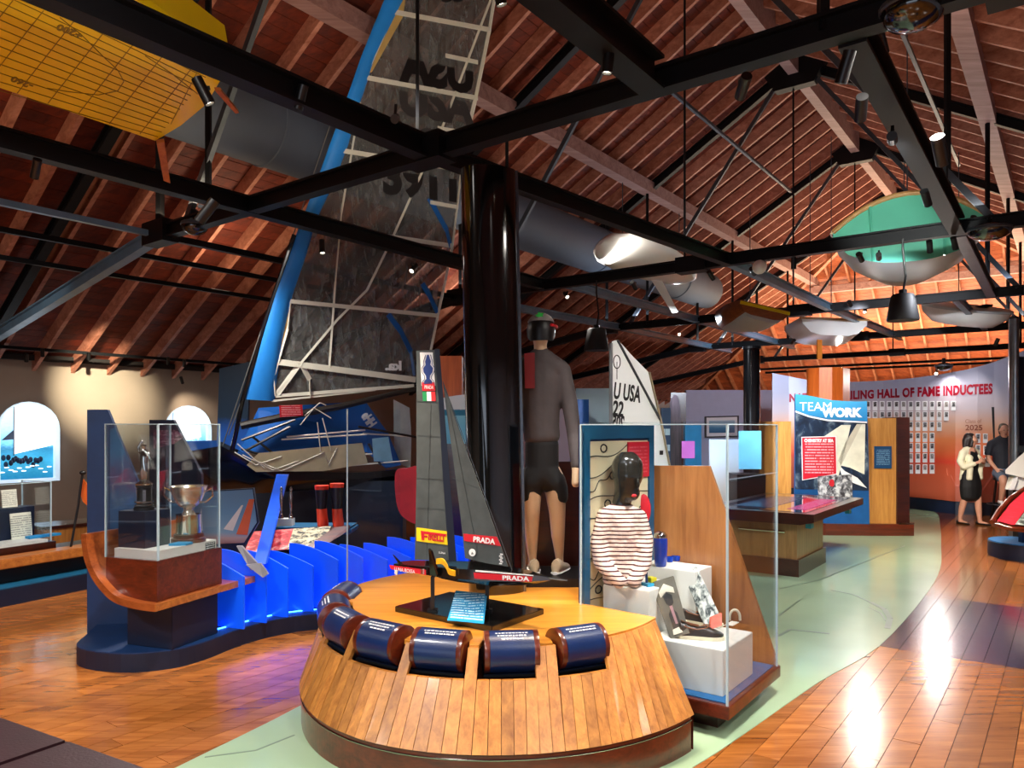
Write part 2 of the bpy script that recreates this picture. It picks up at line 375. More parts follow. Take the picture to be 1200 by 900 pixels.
for i, (d_, a0, a1, b0, b1, kind) in enumerate(near):
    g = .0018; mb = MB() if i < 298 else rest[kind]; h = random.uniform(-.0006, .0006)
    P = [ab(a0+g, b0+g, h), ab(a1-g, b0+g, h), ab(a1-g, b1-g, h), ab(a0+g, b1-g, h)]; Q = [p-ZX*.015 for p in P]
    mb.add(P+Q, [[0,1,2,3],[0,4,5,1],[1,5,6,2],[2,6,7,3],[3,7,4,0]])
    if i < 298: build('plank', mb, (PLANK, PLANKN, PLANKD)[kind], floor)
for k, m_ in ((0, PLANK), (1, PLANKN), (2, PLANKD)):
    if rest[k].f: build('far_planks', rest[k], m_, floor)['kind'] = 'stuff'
GREEN = mat('pale_green_floor', c(168, 196, 160), .24, 0, .06, 1.2, coat=.5)
gi = MB().prism([Vector((p.x, p.y, -.012)) for p in GREENP], (0, 0, .0155)); build('green_walkway', gi, GREEN, floor)['label'] = 'glossy pale green curved walkway let into the planks'
GLINE = mat('green_floor_line', c(96, 120, 96), .4)
mk = MB()
def floorline(pts, w_=.03):
    for p, q in zip(pts[:-1], pts[1:]):
        p = G(*p); q = G(*q); p.z = q.z = .0038; mk.bar(p, q, w_, .0012)
floorline([(912, 746), (926, 738), (972, 743)]); floorline([(913, 722), (938, 703)], .02)
floorline([(1020, 706), (1036, 714), (1043, 725), (1040, 737)], .05); floorline([(975, 692), (1000, 697), (1020, 706)], .02)
floorline([(915, 690), (960, 680), (1010, 660), (1060, 640)], .02); floorline([(240, 888), (300, 880), (345, 862)], .012)
floorline([(1018, 712), (1032, 719), (1038, 728)], .012)
build('floor_line', mk, GLINE, floor)['kind'] = 'stuff'
# ---- ceiling: sheathing, boards, rafters, purlins
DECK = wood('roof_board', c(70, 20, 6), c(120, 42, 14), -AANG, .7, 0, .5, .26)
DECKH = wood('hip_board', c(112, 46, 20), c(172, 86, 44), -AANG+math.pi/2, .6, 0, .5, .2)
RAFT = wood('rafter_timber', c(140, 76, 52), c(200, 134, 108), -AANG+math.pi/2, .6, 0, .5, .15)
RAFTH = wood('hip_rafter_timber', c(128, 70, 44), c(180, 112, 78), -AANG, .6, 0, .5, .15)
PURL = wood('purlin_timber', c(132, 92, 84), c(176, 136, 128), -AANG, .6, 0, .6, .1)
ceil = thing('ceiling', 'dark red timber hip roof open to rafters and boards', None, ab(10, 4, 0)); struct(ceil)
sh = MB(); up = ZX*.06
for s_ in (1, -1):
    be = BR+s_*10.6
    sh.face([ab(-6, BR, RIDGE)+up, ab(AAP, BR, RIDGE)+up, ab(ahip(be), be, zroof(be))+up, ab(-6, be, zroof(be))+up])
sh.face([ab(AAP, BR, RIDGE)+up, ab(ahip(14.6), 14.6, zhip(ahip(14.6)))+up, ab(ahip(14.6), -6.6, zhip(ahip(14.6)))+up])
build('roof_sheathing', sh, DECK, ceil)
nb = 74
for s_ in (1, -1):
    for i in range(nb):
        t0, t1 = i*10.5/nb+.004, (i+1)*10.5/nb-.004; j = random.uniform(0, .006)
        b0, b1 = BR+s_*t0, BR+s_*t1; a0 = -5 if s_ > 0 else 4
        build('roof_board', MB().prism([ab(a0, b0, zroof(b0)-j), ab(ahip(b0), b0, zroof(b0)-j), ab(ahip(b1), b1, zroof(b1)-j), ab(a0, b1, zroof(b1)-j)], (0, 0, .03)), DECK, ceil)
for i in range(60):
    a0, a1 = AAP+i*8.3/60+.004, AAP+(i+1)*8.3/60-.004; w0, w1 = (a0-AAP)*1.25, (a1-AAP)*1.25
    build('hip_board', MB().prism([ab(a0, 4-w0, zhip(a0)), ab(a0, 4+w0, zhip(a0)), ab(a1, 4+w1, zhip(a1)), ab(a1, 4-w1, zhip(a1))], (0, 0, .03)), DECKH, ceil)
k = 0
while -4.6+k*.61 < AF-.3:
    a_ = -4.6+k*.61; k += 1
    for s_ in (1, -1):
        if s_ < 0 and a_ < 4: continue
        d0 = max(0.05, (a_-AAP)*1.25); b0 = BR+s_*d0; b1 = BR+s_*10.35
        if d0 > 10: continue
        dn = ZX*.25
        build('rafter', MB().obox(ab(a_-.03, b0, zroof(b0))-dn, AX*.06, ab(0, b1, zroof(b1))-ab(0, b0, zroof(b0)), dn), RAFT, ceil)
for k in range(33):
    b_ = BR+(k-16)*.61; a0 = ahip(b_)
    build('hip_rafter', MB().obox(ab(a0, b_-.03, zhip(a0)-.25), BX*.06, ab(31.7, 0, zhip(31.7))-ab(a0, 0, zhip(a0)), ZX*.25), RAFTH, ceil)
for s_ in (1, -1):
    build('hip_beam', MB().bar(ab(AAP, BR, RIDGE-.2), ab(31.5, BR+s_*10, EAVE-.2), .12, .3), RAFTH, ceil)
    b_ = BR+s_*2.95
    build('purlin', MB().obox(ab(-5, b_-.11, zroof(b_)-.5), BX*.22, AX*(AAP+3.5+5), ZX*.24), PURL, ceil)
build('ridge_beam', MB().obox(ab(-5, BR-.09, RIDGE-.62), BX*.18, AX*(AAP+5), ZX*.5), PURL, ceil)
build('hip_purlin', MB().bar(ab(26.3, .9, zhip(26.3)-.35), ab(26.3, 7.1, zhip(26.3)-.35), .2, .22), PURL, ceil)
# ---- walls
PLAST = mat('taupe_plaster', c(158, 142, 126), .8, 0, .05, 2, .05, 30)
PLASTL = mat('lilac_plaster', c(194, 196, 214), .8, 0, .04, 2)
wl = MB()
# left wall with two arched openings
OPEN = [(4.62, 5.56), (7.42, 8.40)]
zb, zt = 1.73-.0+.0, 0
def archpts(a0, a1, n=12):
    r_ = (a1-a0)/2; m_ = (a0+a1)/2; zc = 2.18-r_+.0
    return [(m_-r_*math.cos(math.pi*i/n), zc+r_*.98*math.sin(math.pi*i/n)) for i in range(n+1)]
ZSILL = .82
prev = -6
for a0, a1 in OPEN:
    P = archpts(a0, a1)
    wl.face([ab(prev, BW, 0), ab(a0, BW, 0), ab(a0, BW, 3.1), ab(prev, BW, 3.1)])
    wl.face([ab(a0, BW, 0), ab(a1, BW, 0), ab(a1, BW, ZSILL), ab(a0, BW, ZSILL)])
    for (p, q) in zip(P[:-1], P[1:]): wl.face([ab(p[0], BW, p[1]), ab(q[0], BW, q[1]), ab(q[0], BW, 3.1), ab(p[0], BW, 3.1)])
    prev = a1
wl.face([ab(prev, BW, 0), ab(17, BW, 0), ab(17, BW, 3.1), ab(prev, BW, 3.1)])
struct(build('wall_left', wl, PLAST))
struct(build('wall_left', MB().obox(ab(17, BW, 0), AX*(AF-17), BX*.2, ZX*3.1), PLASTL))
struct(build('wall_far', MB().obox(ab(AF, -6.2, 0), AX*.2, BX*20.4, ZX*3.1), PLASTL))
struct(build('wall_right', MB().obox(ab(-6, -6.2, 0), AX*(AF+6), BX*.2, ZX*3.1), PLASTL))
wf = MB()
for b0, b1, z0, z1 in ((-6.4, -3.5, 0, 2.9), (3.0, 14.4, 0, 2.9), (-3.5, 3.0, 2.5, 2.9)): wf.face([ab(-5.8, b0, z0), ab(-5.8, b1, z0), ab(-5.8, b1, z1), ab(-5.8, b0, z1)])
wf.face([ab(-5.8, -6.4, 2.9), ab(-5.8, 14.4, 2.9), ab(-5.8, 4, RIDGE+.06)])
struct(build('wall_front', wf, mat('front_plaster', c(110, 96, 86), .8)))
struct(build('trim_1', MB().obox(ab(-6, BW-.12, 2.86), AX*(AF+6), BX*.1, ZX*.1), mat('cornice_dark', c(26, 22, 20), .6)))
struct(build('baseboard_left', MB().obox(ab(-6, BW-.03, 0), AX*(AF+6), BX*.03, ZX*.12), MAHOGD))
WFRAME = mat('window_reveal', c(226, 236, 240), .5, 0, .02, emit=.35, ecol=c(200, 230, 255))
def windowpic(i, a0, a1):
    r = thing('window_%d' % i, '', None, ab((a0+a1)/2, BW, ZSILL)); del r['label']; struct(r)
    P = archpts(a0, a1); Q = archpts(a0+.06, a1-.06)
    fr = MB()
    O = [(a0, ZSILL)]+P+[(a1, ZSILL)]; I = [(a0+.06, ZSILL+.05)]+[(p[0], p[1]-.03) for p in Q]+[(a1-.06, ZSILL+.05)]
    n = len(O)
    for j in range(n):
        k2 = (j+1) % n
        fr.add([ab(O[j][0], BW-.02, O[j][1]), ab(O[k2][0], BW-.02, O[k2][1]), ab(I[k2][0], BW+.02, I[k2][1]), ab(I[j][0], BW+.02, I[j][1]),
                ab(O[j][0], BW+.14, O[j][1]), ab(O[k2][0], BW+.14, O[k2][1]), ab(I[k2][0], BW+.14, I[k2][1]), ab(I[j][0], BW+.14, I[j][1])],
               [[0,1,2,3],[0,4,5,1],[3,2,6,7]])
    build('window_frame', fr, WFRAME, r)
    sky = vgrad('backlit_sea_print', [(0, c(20, 110, 150)), (.25, c(60, 160, 200)), (.4, c(40, 120, 160)), (.47, c(110, 190, 225)), (.7, c(190, 225, 245)), (1, c(225, 240, 255))], nz_=.07, ns=9, emit=.7)
    build('print_panel', MB().face([ab(p[0], BW+.1, p[1]) for p in I]), sky, r)
    m_ = mat('backlit_white_sail', c(250, 250, 250), .5, 0, .01, emit=.8); mk_ = mat('backlit_dark_print', c(24, 40, 70), .5, emit=.05)
    w_ = a1-a0
    sl = MB(); x0 = a0+.26*w_ if i == 1 else a0+.5*w_
    if i == 1:
        pl = lambda x, y, o=.085: on_b(x, y, BW+o)
        sl.prism([pl(17, 478), pl(26, 473), pl(40, 472), pl(54, 480), pl(63, 496), pl(64, 521), pl(17, 532)], BX*.01); build('sail_print', sl, m_, r)
        d = MB(); d.bar(pl(16.3, 474), pl(16.3, 534), .012, .01)
        for k2 in range(16): p = pl(4+k2*2.9, 540+random.uniform(-4, 5)); d.ell(p, (.04, .02, .05), 8, 5)
        d.prism([pl(2, 516), pl(16, 504), pl(16, 515)], BX*.01); build('crew_print', d, mk_, r)
        wv = MB()
        for k2 in range(12): p = pl(2+k2*5, 550+random.uniform(-5, 4)); wv.ell(p, (.06, .01, .012), 8, 4)
        build('foam_print', wv, m_, r)
    else:
        pl = lambda x, y, o=.085: on_b(x, y, BW+o)
        sl.prism([pl(205, 478), pl(232, 482), pl(236, 512), pl(203, 520)], BX*.01); build('sail_print', sl, m_, r)
        build('mast_print', MB().bar(pl(203, 476), pl(203, 528), .014, .01), mk_, r)
    l = bpy.data.lights.new('window_backlight', 'POINT'); l.energy = 5; l.color = (.8, .92, 1); l.shadow_soft_size = .1
    o = bpy.data.objects.new('window_backlight', l); COL.objects.link(o); o.location = ab((a0+a1)/2, BW-.25, 1.5)
windowpic(1, *OPEN[0]); windowpic(2, *OPEN[1])
# ---- steel roof trusses and long beams
ZC = 3.85
LSTEEL = mat('blue_lit_steel', c(104, 138, 162), .4, .1, .12)  # steel with the bluish light that falls on it put into the colour
TA = [4.14, 9.1, 13.85, 18.65, 23.3]
TL = ['nearest black steel roof truss, its chord crossing in front of the tall sail', 'second steel roof truss, passing above the hanging white sailboard',
      'third steel roof truss, its chord passing under the hanging green dinghy', 'fourth steel roof truss, behind the black hanging loudspeaker', 'farthest steel roof truss, in front of the orange lit hip roof']
for ti, (a_, lb) in enumerate(zip(TA, TL)):
    r = thing('roof_truss', lb, 'truss', ab(a_, 4, ZC), 'steel roof trusses')
    build('bottom_chord', MB().ibeam(ab(a_, .1, ZC), ab(a_, 7.9, ZC), .11, .15), STEEL, r)
    zz = zroof(3)-.36
    for s_ in (1, -1):
        f_ = lambda d: BR+s_*d
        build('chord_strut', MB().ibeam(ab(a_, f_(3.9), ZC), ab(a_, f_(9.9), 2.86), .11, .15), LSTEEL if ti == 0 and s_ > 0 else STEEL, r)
        build('top_chord', MB().ibeam(ab(a_+.12, f_(.1), RIDGE-.42), ab(a_+.12, f_(9.9), zroof(BR+9.9)-.36), .12, .16), STEEL, r)
        build('diagonal', MB().bar(ab(a_, f_(.25), RIDGE-.6), ab(a_, f_(3.35), ZC+.05), .05, .07), STEELB, r)
        build('post', MB().bar(ab(a_, f_(2.95), zroof(BR+2.95)-.5), ab(a_, f_(2.95), ZC), .05, .05), STEEL, r)
        build('hanger', MB().bar(ab(a_, f_(3.9), zroof(BR+3.9)-.4), ab(a_, f_(3.9), ZC-.1), .1, .05), STEEL, r)
        build('joint_plate', MB().obox(ab(a_-.09, f_(3.9)-.22, ZC-.12), AX*.18, BX*.44, ZX*.24), STEEL, r)
    build('king_rod', MB().bar(ab(a_, 4.03, RIDGE-.5), ab(a_, 4.03, ZC), .025, .025), STEEL, r)
    build('ridge_plate', MB().prism([ab(a_-.1, 4+p[0], p[1]) for p in ((-.55, RIDGE-.5), (0, RIDGE-.25), (.55, RIDGE-.5), (.35, RIDGE-.85), (-.35, RIDGE-.85))], AX*.2), STEEL, r)
    build('chord_joint', MB().obox(ab(a_-.1, 3.72, ZC-.1), AX*.2, BX*.4, ZX*.2), STEEL, r)
LB = [((-1.0, 3.9), (4.05, 3.9), .13, .17, 'black long beam running in front of the yellow hull', STEEL),
      ((4.2, 3.9), (9.05, 3.45), .1, .15, 'black long beam meeting the sail truss joint and passing above the duct', STEEL),
      ((9.2, 3.45), (13.8, 3.4), .1, .13, 'grey blue long beam running from the white globe camera to the hanging white hull', STEELB),
      ((13.9, 3.4), (19.5, 3.2), .1, .13, 'grey blue long beam leading from the white hull to the black dome lamp', STEELB),
      ((-1.0, 6.24), (9.0, 6.24), .12, .16, 'black long beam crossing in front of the lower half of the tall sail', STEEL),
      ((.2, 2.0), (4.05, 2.0), .16, .2, 'thick black long beam at top centre ending on the nearest truss', STEEL),
      ((4.2, .92), (9.0, .95), .14, .18, 'thick black steeply receding long beam left of the green dinghy', STEEL),
      ((9.2, .95), (13.8, 1.0), .12, .15, 'grey long beam right of the green dinghy', STEELB),
      ((-.5, 8.0), (4.05, 8.0), .06, .06, 'thin bluish pipe at the left edge below the yellow hull', STEELB),
      ((4.2, 8.0), (9.0, 8.0), .07, .07, 'black thin long beam behind the blue luff of the sail', STEEL),
      ((9.2, 7.9), (13.8, 7.6), .1, .13, 'grey blue long beam above the helmeted mannequin', STEELB),
      ((13.9, 7.6), (20, 7.5), .1, .13, 'grey blue long beam running to the tall black mast column', STEELB),
      ((9.2, 5.9), (13.8, 5.85), .1, .13, 'bluish long beam under the white sailboard', STEELB),
      ((13.9, 5.85), (20, 5.8), .1, .13, 'bluish long beam under the brown and yellow hull', STEELB),
      ((13.9, 1.5), (18.5, 1.45), .1, .13, 'bluish long beam in front of the oval white hull', STEELB),
      ((-1, 9.1), (8, 9.1), .05, .06, 'thin dark pipe low under the left rafters, upper of two', STEEL),
      ((-1, 10.6), (9, 10.6), .05, .06, 'thin dark pipe low under the left rafters, lower of two', STEEL),
      ((2.0, 13.35), (9.4, 13.35), .05, .05, 'black lighting track along the top of the taupe wall', STEEL)]
for p, q, w_, h, lb, m_ in LB:
    z_ = 3.0 if 'taupe' in lb else ZC
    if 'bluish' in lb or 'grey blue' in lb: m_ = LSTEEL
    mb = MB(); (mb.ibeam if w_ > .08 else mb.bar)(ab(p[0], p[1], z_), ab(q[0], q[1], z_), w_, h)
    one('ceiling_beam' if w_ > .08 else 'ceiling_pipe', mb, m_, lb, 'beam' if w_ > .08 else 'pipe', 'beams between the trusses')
for (a0, b0, z0, a1, b1, z1, lb) in ((6.2, 5.0, 7.0, 17, 5.0, 7.0, 'slim grey brace rod across the left rafters near the ridge'), (6.2, 1.76, 6.9, 17, 1.76, 6.9, 'slim grey brace rod across the right rafters near the ridge')):
    one('brace_rod', MB().bar(ab(a0, b0, z0), ab(a1, b1, z1), .05, .05), STEELB, lb, 'rod')
for a_, lb in ((27.2, 'black tie beam across the hip roof, nearer one'), (29.0, 'black tie beam across the hip roof, lower one beside the bright lamp')):
    one('tie_beam', MB().ibeam(ab(a_, -3.5 if a_ < 28 else -3, ZC), ab(a_, 9.5, ZC), .06, .08), STEEL, lb, 'beam')
# ---- duct
DUCT = mat('duct_metal', c(74, 84, 98), .65, 0, .06, 2)
r = thing('air_duct', 'large round grey air duct running under the left rafters behind the sail', 'duct', ab(10, 8, 5.0))
build('duct_pipe', MB().lathe([(.47, 0), (.47, 19.5), (.3, 19.9)], ab(0, 8, 5.47), 40, AX), DUCT, r, True)
for a_ in (1.5, 5.5, 9.6, 13.5, 17.4): build('duct_seam', MB().lathe([(.472, 0), (.485, .01), (.485, .05), (.472, .06)], ab(a_, 8, 5.47), 40, AX), DUCT, r, True)
for a_ in (4.2, 9.15, 13.9): build('duct_strap', MB().bar(ab(a_, 8, 5.9), ab(a_, 8, 6.45), .04, .04), STEEL, r)
# ================================================================ THINGS HANGING FROM THE ROOF
def wire(p, z1, r, name='wire'): return build(name, MB().bar(p, (p[0], p[1], z1), .012, .012), STEELB, r)
# ---- yellow hull
YEL = mat('yellow_gelcoat', c(232, 196, 10), .38, 0, .08, 2, coat=.2)
YLINE = mat('pencil_line', c(128, 104, 20), .6)
def yh(x, y, up=0):
    r_ = ray(x, y); d = BX.x*r_.x+BX.y*r_.y; t = 4.084/(r_.z+.38*d); p = r_*t; p.z += EYE
    n = (BX*.38+ZX).normalized(); return p+n*up
r = thing('yellow_hull', 'yellow scow dinghy hull with drawn station lines hanging upper left', 'boat hull', yh(120, 90))
out = [(-260, 20), (0, 103), (182, 165), (212, 147), (242, 122), (256, 98), (268, 78), (160, 0), (60, -70), (-260, -200)]
mb = MB(); B0 = [yh(*p) for p in out]; cen = sum(B0, Vector())/len(B0)
B1 = [yh(*p, up=.06)+(yh(*p)-cen)*.03 for p in out]; B2 = [yh(*p, up=.34)+(yh(*p)-cen)*.05 for p in out]
mb.loft([B0, B1, B2]); build('hull_shell', mb, YEL, r)
mb = MB()
def yline(pts, w_=.0028):
    for p, q in zip(pts[:-1], pts[1:]): mb.bar(yh(*p, up=-.003), yh(*q, up=-.003), w_, .004)
for k in range(15):
    f0 = k/14; yline([(-20, 100-150*f0), (185+60*f0, 160-75*f0)])
for k in range(8): x = -30+k*36; yline([(x+45, 10+x*.33), (x-22, 95+x*.33)] if k < 7 else [(230, 86), (200, 145)])
yline([(70, 20), (95, 40), (120, 65), (138, 82), (145, 95), (138, 106), (115, 111), (80, 107), (55, 103)])
yline([(170, 65), (200, 85), (232, 110)]); yline([(150, 20), (165, 42), (195, 62)])
build('station_line', mb, YLINE, r)['kind'] = 'stuff'
for x, y in ((82, 36), (95, 4), (26, 96)):
    m_ = frame(yh(x, y, -.004), yh(x+10, y+4)-yh(x, y), yh(x-4, y+8)-yh(x, y)); build('lettering', text_mb('+200' if x != 26 else '-260', .065, m_, None, .003, .001, True), YLINE, r)
CEDAR = wood('cedar_board', c(150, 76, 28), c(190, 110, 50), 0, .5, .2, 1, .1, 'z')
for q in (((182, 160), (191, 158), (198, 207), (190, 204)), ((250, 98), (257, 98), (278, 124), (274, 125))):
    P = [yh(*p, up=-.06) for p in q]; build('daggerboard', MB().prism(P, (yh(0, 0, .03)-yh(0, 0))), CEDAR, r)
for x, y in ((60, 40), (200, 100)): p = yh(x, y, .3); wire(p, zroof(4.8)-.2, r)
# ---- lofted boats
def boat(axis, lat, up_, c0, st):             # st: (along, half-beam, depth, flare, rocker)
    rings = []
    for s_, hb, dp, fl, rk in st:
        o = Vector(c0)+axis*s_+up_*rk
        rings.append([o-lat*hb, o-lat*hb*.98-up_*dp*.35, o-lat*hb*fl-up_*dp*.85, o-lat*hb*fl*.6-up_*dp, o+lat*hb*fl*.6-up_*dp, o+lat*hb*fl-up_*dp*.85, o+lat*hb*.98-up_*dp*.35, o+lat*hb])
    return MB().loft(rings)
GRN = mat('sea_green_gelcoat', c(96, 200, 168), .3, 0, .06, 2, coat=.5)
GRY = mat('grey_hull_bottom', c(176, 182, 180), .45, 0, .06, 2)
WHT = mat('white_gelcoat', c(232, 232, 226), .25, 0, .03, 2, coat=.5)
RIM = wood('ash_gunwale', c(176, 128, 70), c(214, 172, 110), 0, .4, .3, 1, .1)
D0 = W(1064, 270, 10.0)
r = thing('green_dinghy', 'sea green dinghy with wooden gunwale and grey bottom hanging at upper right', 'boat', D0)
ax = Vector((.45, .893, 0)); lat = Vector((.893, -.45, 0)); latv = (lat*.98+ZX*-.06).normalized(); upv = lat.cross(ax).normalized(); upv = -upv if upv.z < 0 else upv
def dr(s_, hb, h0, arch, zk, fl, n=12):       # ring: arched rim on top, rounded below
    o = D0+ax*s_; P = []
    for k in range(n+1):
        t = -1+2*k/n; P.append(o+lat*hb*t+ZX*(h0+arch*(1-t*t)))
    for k in range(n+1):
        t = 1-2*k/n; e = (1-abs(t)**2.6); P.append(o+lat*hb*(fl+(1-fl)*abs(t)**4)*t+ZX*(h0-.12-(h0-.12-zk)*e**.6))
    return P
sts = [(0, .93, .08, .42, -.42, .9), (.15, .95, .1, .42, -.44, .9), (1.3, .92, .14, .3, -.44, .86), (2.3, .66, .2, .2, -.36, .8), (3.2, .1, .3, .1, -.05, .6)]
build('transom', MB().face(dr(*sts[0])), GRN, r); R_ = [dr(*s_) for s_ in sts]
build('hull_shell', MB().loft([q[12:] + q[:1] for q in R_], cap=False, closed=False), GRY, r, True)
build('deck', MB().loft([q[:13] for q in R_], cap=False, closed=False), GRN, r, True)
g = R_[0]; build('gunwale', MB().tube([p-ax*.01 for p in g[:13]], .035), RIM, r, True)
gg = MB()
for side in (0, 12): gg.tube([q[side] for q in R_], .03)
build('rubbing_strip', gg, RIM, r, True)
for i_, j_ in ((3, 22), (9, 16)): build('transom_rib', MB().bar(g[i_]-ax*.02, g[j_]-ax*.02, .03, .03), GRN, r)
for s_, h in ((.4, .6), (2.4, .4)): p = D0+ax*s_+ZX*.4; wire(p, zroof(1.7)-.1, r)
# sailboard and three small hulls
up2 = (BX*.5+ZX*.85).normalized(); lt2 = (BX*.85-ZX*.5).normalized()
c0 = W(765, 308, 11.2)
r = thing('sailboard', 'long white board hull with a white fin hanging under the round duct', 'boat hull', c0)
st = [(-1.55, .05), (-1.45, .2), (-1.2, .3), (-.6, .36), (.2, .35), (.9, .28), (1.3, .18), (1.55, .04)]
mb = MB(); mb.loft([[c0+AX*s_+lt2*h*math.cos(t)+up2*.09*math.sin(t)*min(1, h/.2) for t in [2*math.pi*k/14 for k in range(14)]] for s_, h in st]); build('hull_shell', mb, WHT, r, True)
p = W(777, 330, 11.1); build('fin', MB().prism([W(763, 328, 11.2), W(776, 329, 11.2), W(795, 366, 11.2), W(788, 367, 11.2)], Vector((.01, .03, 0))), WHT, r)
for s_ in (-.9, 1.0): wire(c0+AX*s_+up2*.05, 5.2, r)
c0 = W(897, 358, 12.4)
r = thing('varnished_hull', 'small varnished brown hull with a yellow stripe hanging right of the duct', 'boat hull', c0)
VARN = wood('varnished_hull_wood', c(110, 54, 22), c(156, 84, 38), 0, .3, .5, 1, .1)
lx = Vector((.97, .2, -.18)).normalized(); dx = Vector((-.2, .97, 0)).normalized(); ux = lx.cross(dx); ux = ux if ux.z > 0 else -ux
mb = boat(dx, lx, ux, c0, [(0, .46, .2, .8, 0), (.5, .47, .3, .8, 0), (1.2, .3, .28, .7, .02), (1.6, .03, .15, .5, .06)]); build('hull_shell', mb, VARN, r, True)
build('yellow_stripe', MB().obox(c0-lx*.46-ux*.07-dx*.015, lx*.92, ux*.05, dx*.02), YEL, r)
build('keel_panel', boat(dx, lx, ux, c0-ux*.1, [(0.02, .36, .16, .8, 0), (.5, .36, .25, .8, 0), (1.2, .2, .2, .7, .02)]), GRY, r, True)
wire(c0+dx*.5, 5.6, r)
c0 = W(978, 375, 14.5)
r = thing('white_pram', 'small white pram hull with an orange rudder hanging beside the blue long beam', 'boat hull', c0)
lx = Vector((.985, -.1, -.05)).normalized(); dx = Vector((.1, .99, 0)).normalized(); ux = Vector((0, 0, 1))
build('hull_shell', boat(dx, lx, ux, c0, [(0, .62, .34, .72, .04), (.9, .68, .4, .76, 0), (1.8, .5, .3, .7, .1), (2.2, .3, .15, .7, .2)]), WHT, r, True)
build('rubbing_strip', MB().obox(c0-lx*.65-dx*.02, lx*1.3, ux*.04, dx*.06), RIM, r)
build('rudder', MB().obox(W(958, 398, 14.4), Vector((.09, 0, 0)), Vector((0, .04, 0)), Vector((0, 0, -.38))), mat('orange_board', c(206, 120, 24), .4), r)
for s_ in (.2, 1.6): wire(c0+dx*s_, 7.5, r)
c0 = W(1131, 362, 14.0)
r = thing('oval_dinghy', 'oval white dinghy hull with a clear rim hanging far right', 'boat hull', c0)
mb = MB(); mb.lathe([(.02, -.33), (.4, -.28), (.55, -.12), (.585, .0), (.57, .01), (.5, 0)], c0, 28, Vector((.05, -.3, 1)), 0, 1, 1.3); build('hull_shell', mb, WHT, r, True)
build('rubbing_strip', MB().lathe([(.585, .0), (.6, .015), (.6, .04), (.585, .05)], c0, 28, Vector((.05, -.3, 1)), 0, 1, 1.3), GRY, r, True)
build('thwart', MB().box(c0+Vector((.25, 0, .0)), (.16, .6, .04)), NAVYD, r); wire(c0+Vector((0, .2, 0)), 7, r)
# ---- hanging loudspeakers, dome lamps, globe camera
SPKM = mat('black_grille', c(12, 12, 14), .6, 0, .2, 40)
for x, y0, y1, Y, lb in ((699, 385, 411, 10.4, 'black pendant loudspeaker hanging left of the small white sail top'), (1058, 345, 376, 8.1, 'black pendant loudspeaker hanging below the green dinghy')):
    z0 = W(x, y1, Y); h = (y1-y0)/FPX*Y
    r = thing('loudspeaker', lb, 'loudspeaker', z0, 'pendant loudspeakers')
    s0, s1 = h*.52, h*.36
    build('housing', MB().lathe([(s0*1.08, 0), (s0*1.1, .02), (s1*1.15, h-.02), (s1, h)], z0, 20), SPKM, r, True)
    build('cable', MB().tube([z0+ZX*h, z0+ZX*(h+.2)+Vector((.03, 0, 0)), z0+ZX*(h+.5), Vector((z0.x, z0.y, 3.8))], .012, 6), BLACK, r)
    build('end_cap', MB().lathe([(s1*.4, 0), (s1*.4, .05)], z0+ZX*h, 10), STEEL, r)
DOMEEN = [(150, NEUT), (260, NEUT), (200, (.86, .9, 1)), (35, NEUT)]
DOMEM = mat('dome_lamp_black', c(18, 22, 20), .15, .2, .1, coat=1)
for x, y, a_, sx, lb in ((1070, 6, 4.14, .15, 'black dome lamp under the nearest truss at the top right'), (228, 262, 4.14, .13, 'black dome lamp under the nearest truss left of the sail'), (1160, 268, 9.1, .2, 'black dome lamp under the second truss at the right edge'),
                         (1106, 428, 17, .16, 'small black dome lamp over the hall of fame wall')):
    p = on_a(x, y, a_)
    r = thing('dome_lamp', lb, 'lamp', p-ZX*.1, 'dome lamps'); build('dome', MB().ell(p-ZX*.03, (sx, sx, .09), 20, 8), DOMEM, r, True)
    build('rim', MB().lathe([(sx*.98, 0), (sx*1.05, .01), (sx*1.05, .03), (sx*.98, .04)], p-ZX*.03, 20), STEELB, r); build('stem', MB().bar(p, p+ZX*.14, .05, .05), STEEL, r)
    en_ = DOMEEN.pop(0)
    l = bpy.data.lights.new('dome_bulb', 'SPOT'); l.energy = en_[0]; l.color = en_[1]; l.spot_size = math.radians(160); l.spot_blend = .6; l.shadow_soft_size = .12
    o = bpy.data.objects.new('dome_bulb', l); COL.objects.link(o); o.parent = r; o.location = (0, 0, -.05)
p = on_a(890, 313, 9.1-.15); r = thing('dome_camera', 'white globe camera under the second truss beside the black hanger', 'camera', p-ZX*.1)
build('globe', MB().ell(p, (.085, .085, .085), 16, 10), WHITE, r, True); build('bracket', MB().bar(p+ZX*.05, p+AX*.15+ZX*.05, .06, .06), STEEL, r)
# ================================================================ LEFT: WAVE DISPLAY, TROPHY CASE, FOILING DINGHY
BLUEW = mat('cobalt_acrylic', c(16, 92, 236), .3, 0, .05, 2, coat=.3, emit=.28, ecol=c(10, 70, 235))
FF = [(-3.30, 5.75), (-3.16, 5.42), (-2.78, 5.28), (-2.47, 5.36), (-2.31, 5.56), (-2.19, 5.88), (-2.07, 6.10), (-1.92, 6.26), (-1.73, 6.38), (-1.2, 6.6), (-.5, 6.9), (-.3, 7.6), (-.6, 8.3), (-2.2, 8.5), (-3.2, 8.0), (-3.5, 6.8)]
FP = curve_pts([(x, y, 0) for x, y in FF], 4, True)
r = plat = thing('display_platform', 'navy wave-shaped display platform with glowing blue wave boards, left of the console', 'platform', (-2.4, 6.4, 0))
build('base', MB().prism([Vector((p.x, p.y, .0)) for p in FP], (0, 0, .13)), [NAVYD, ][0], r)
build('base_top', MB().prism([Vector((p.x, p.y, .13)) for p in FP], (0, 0, .008)), NAVY, r)
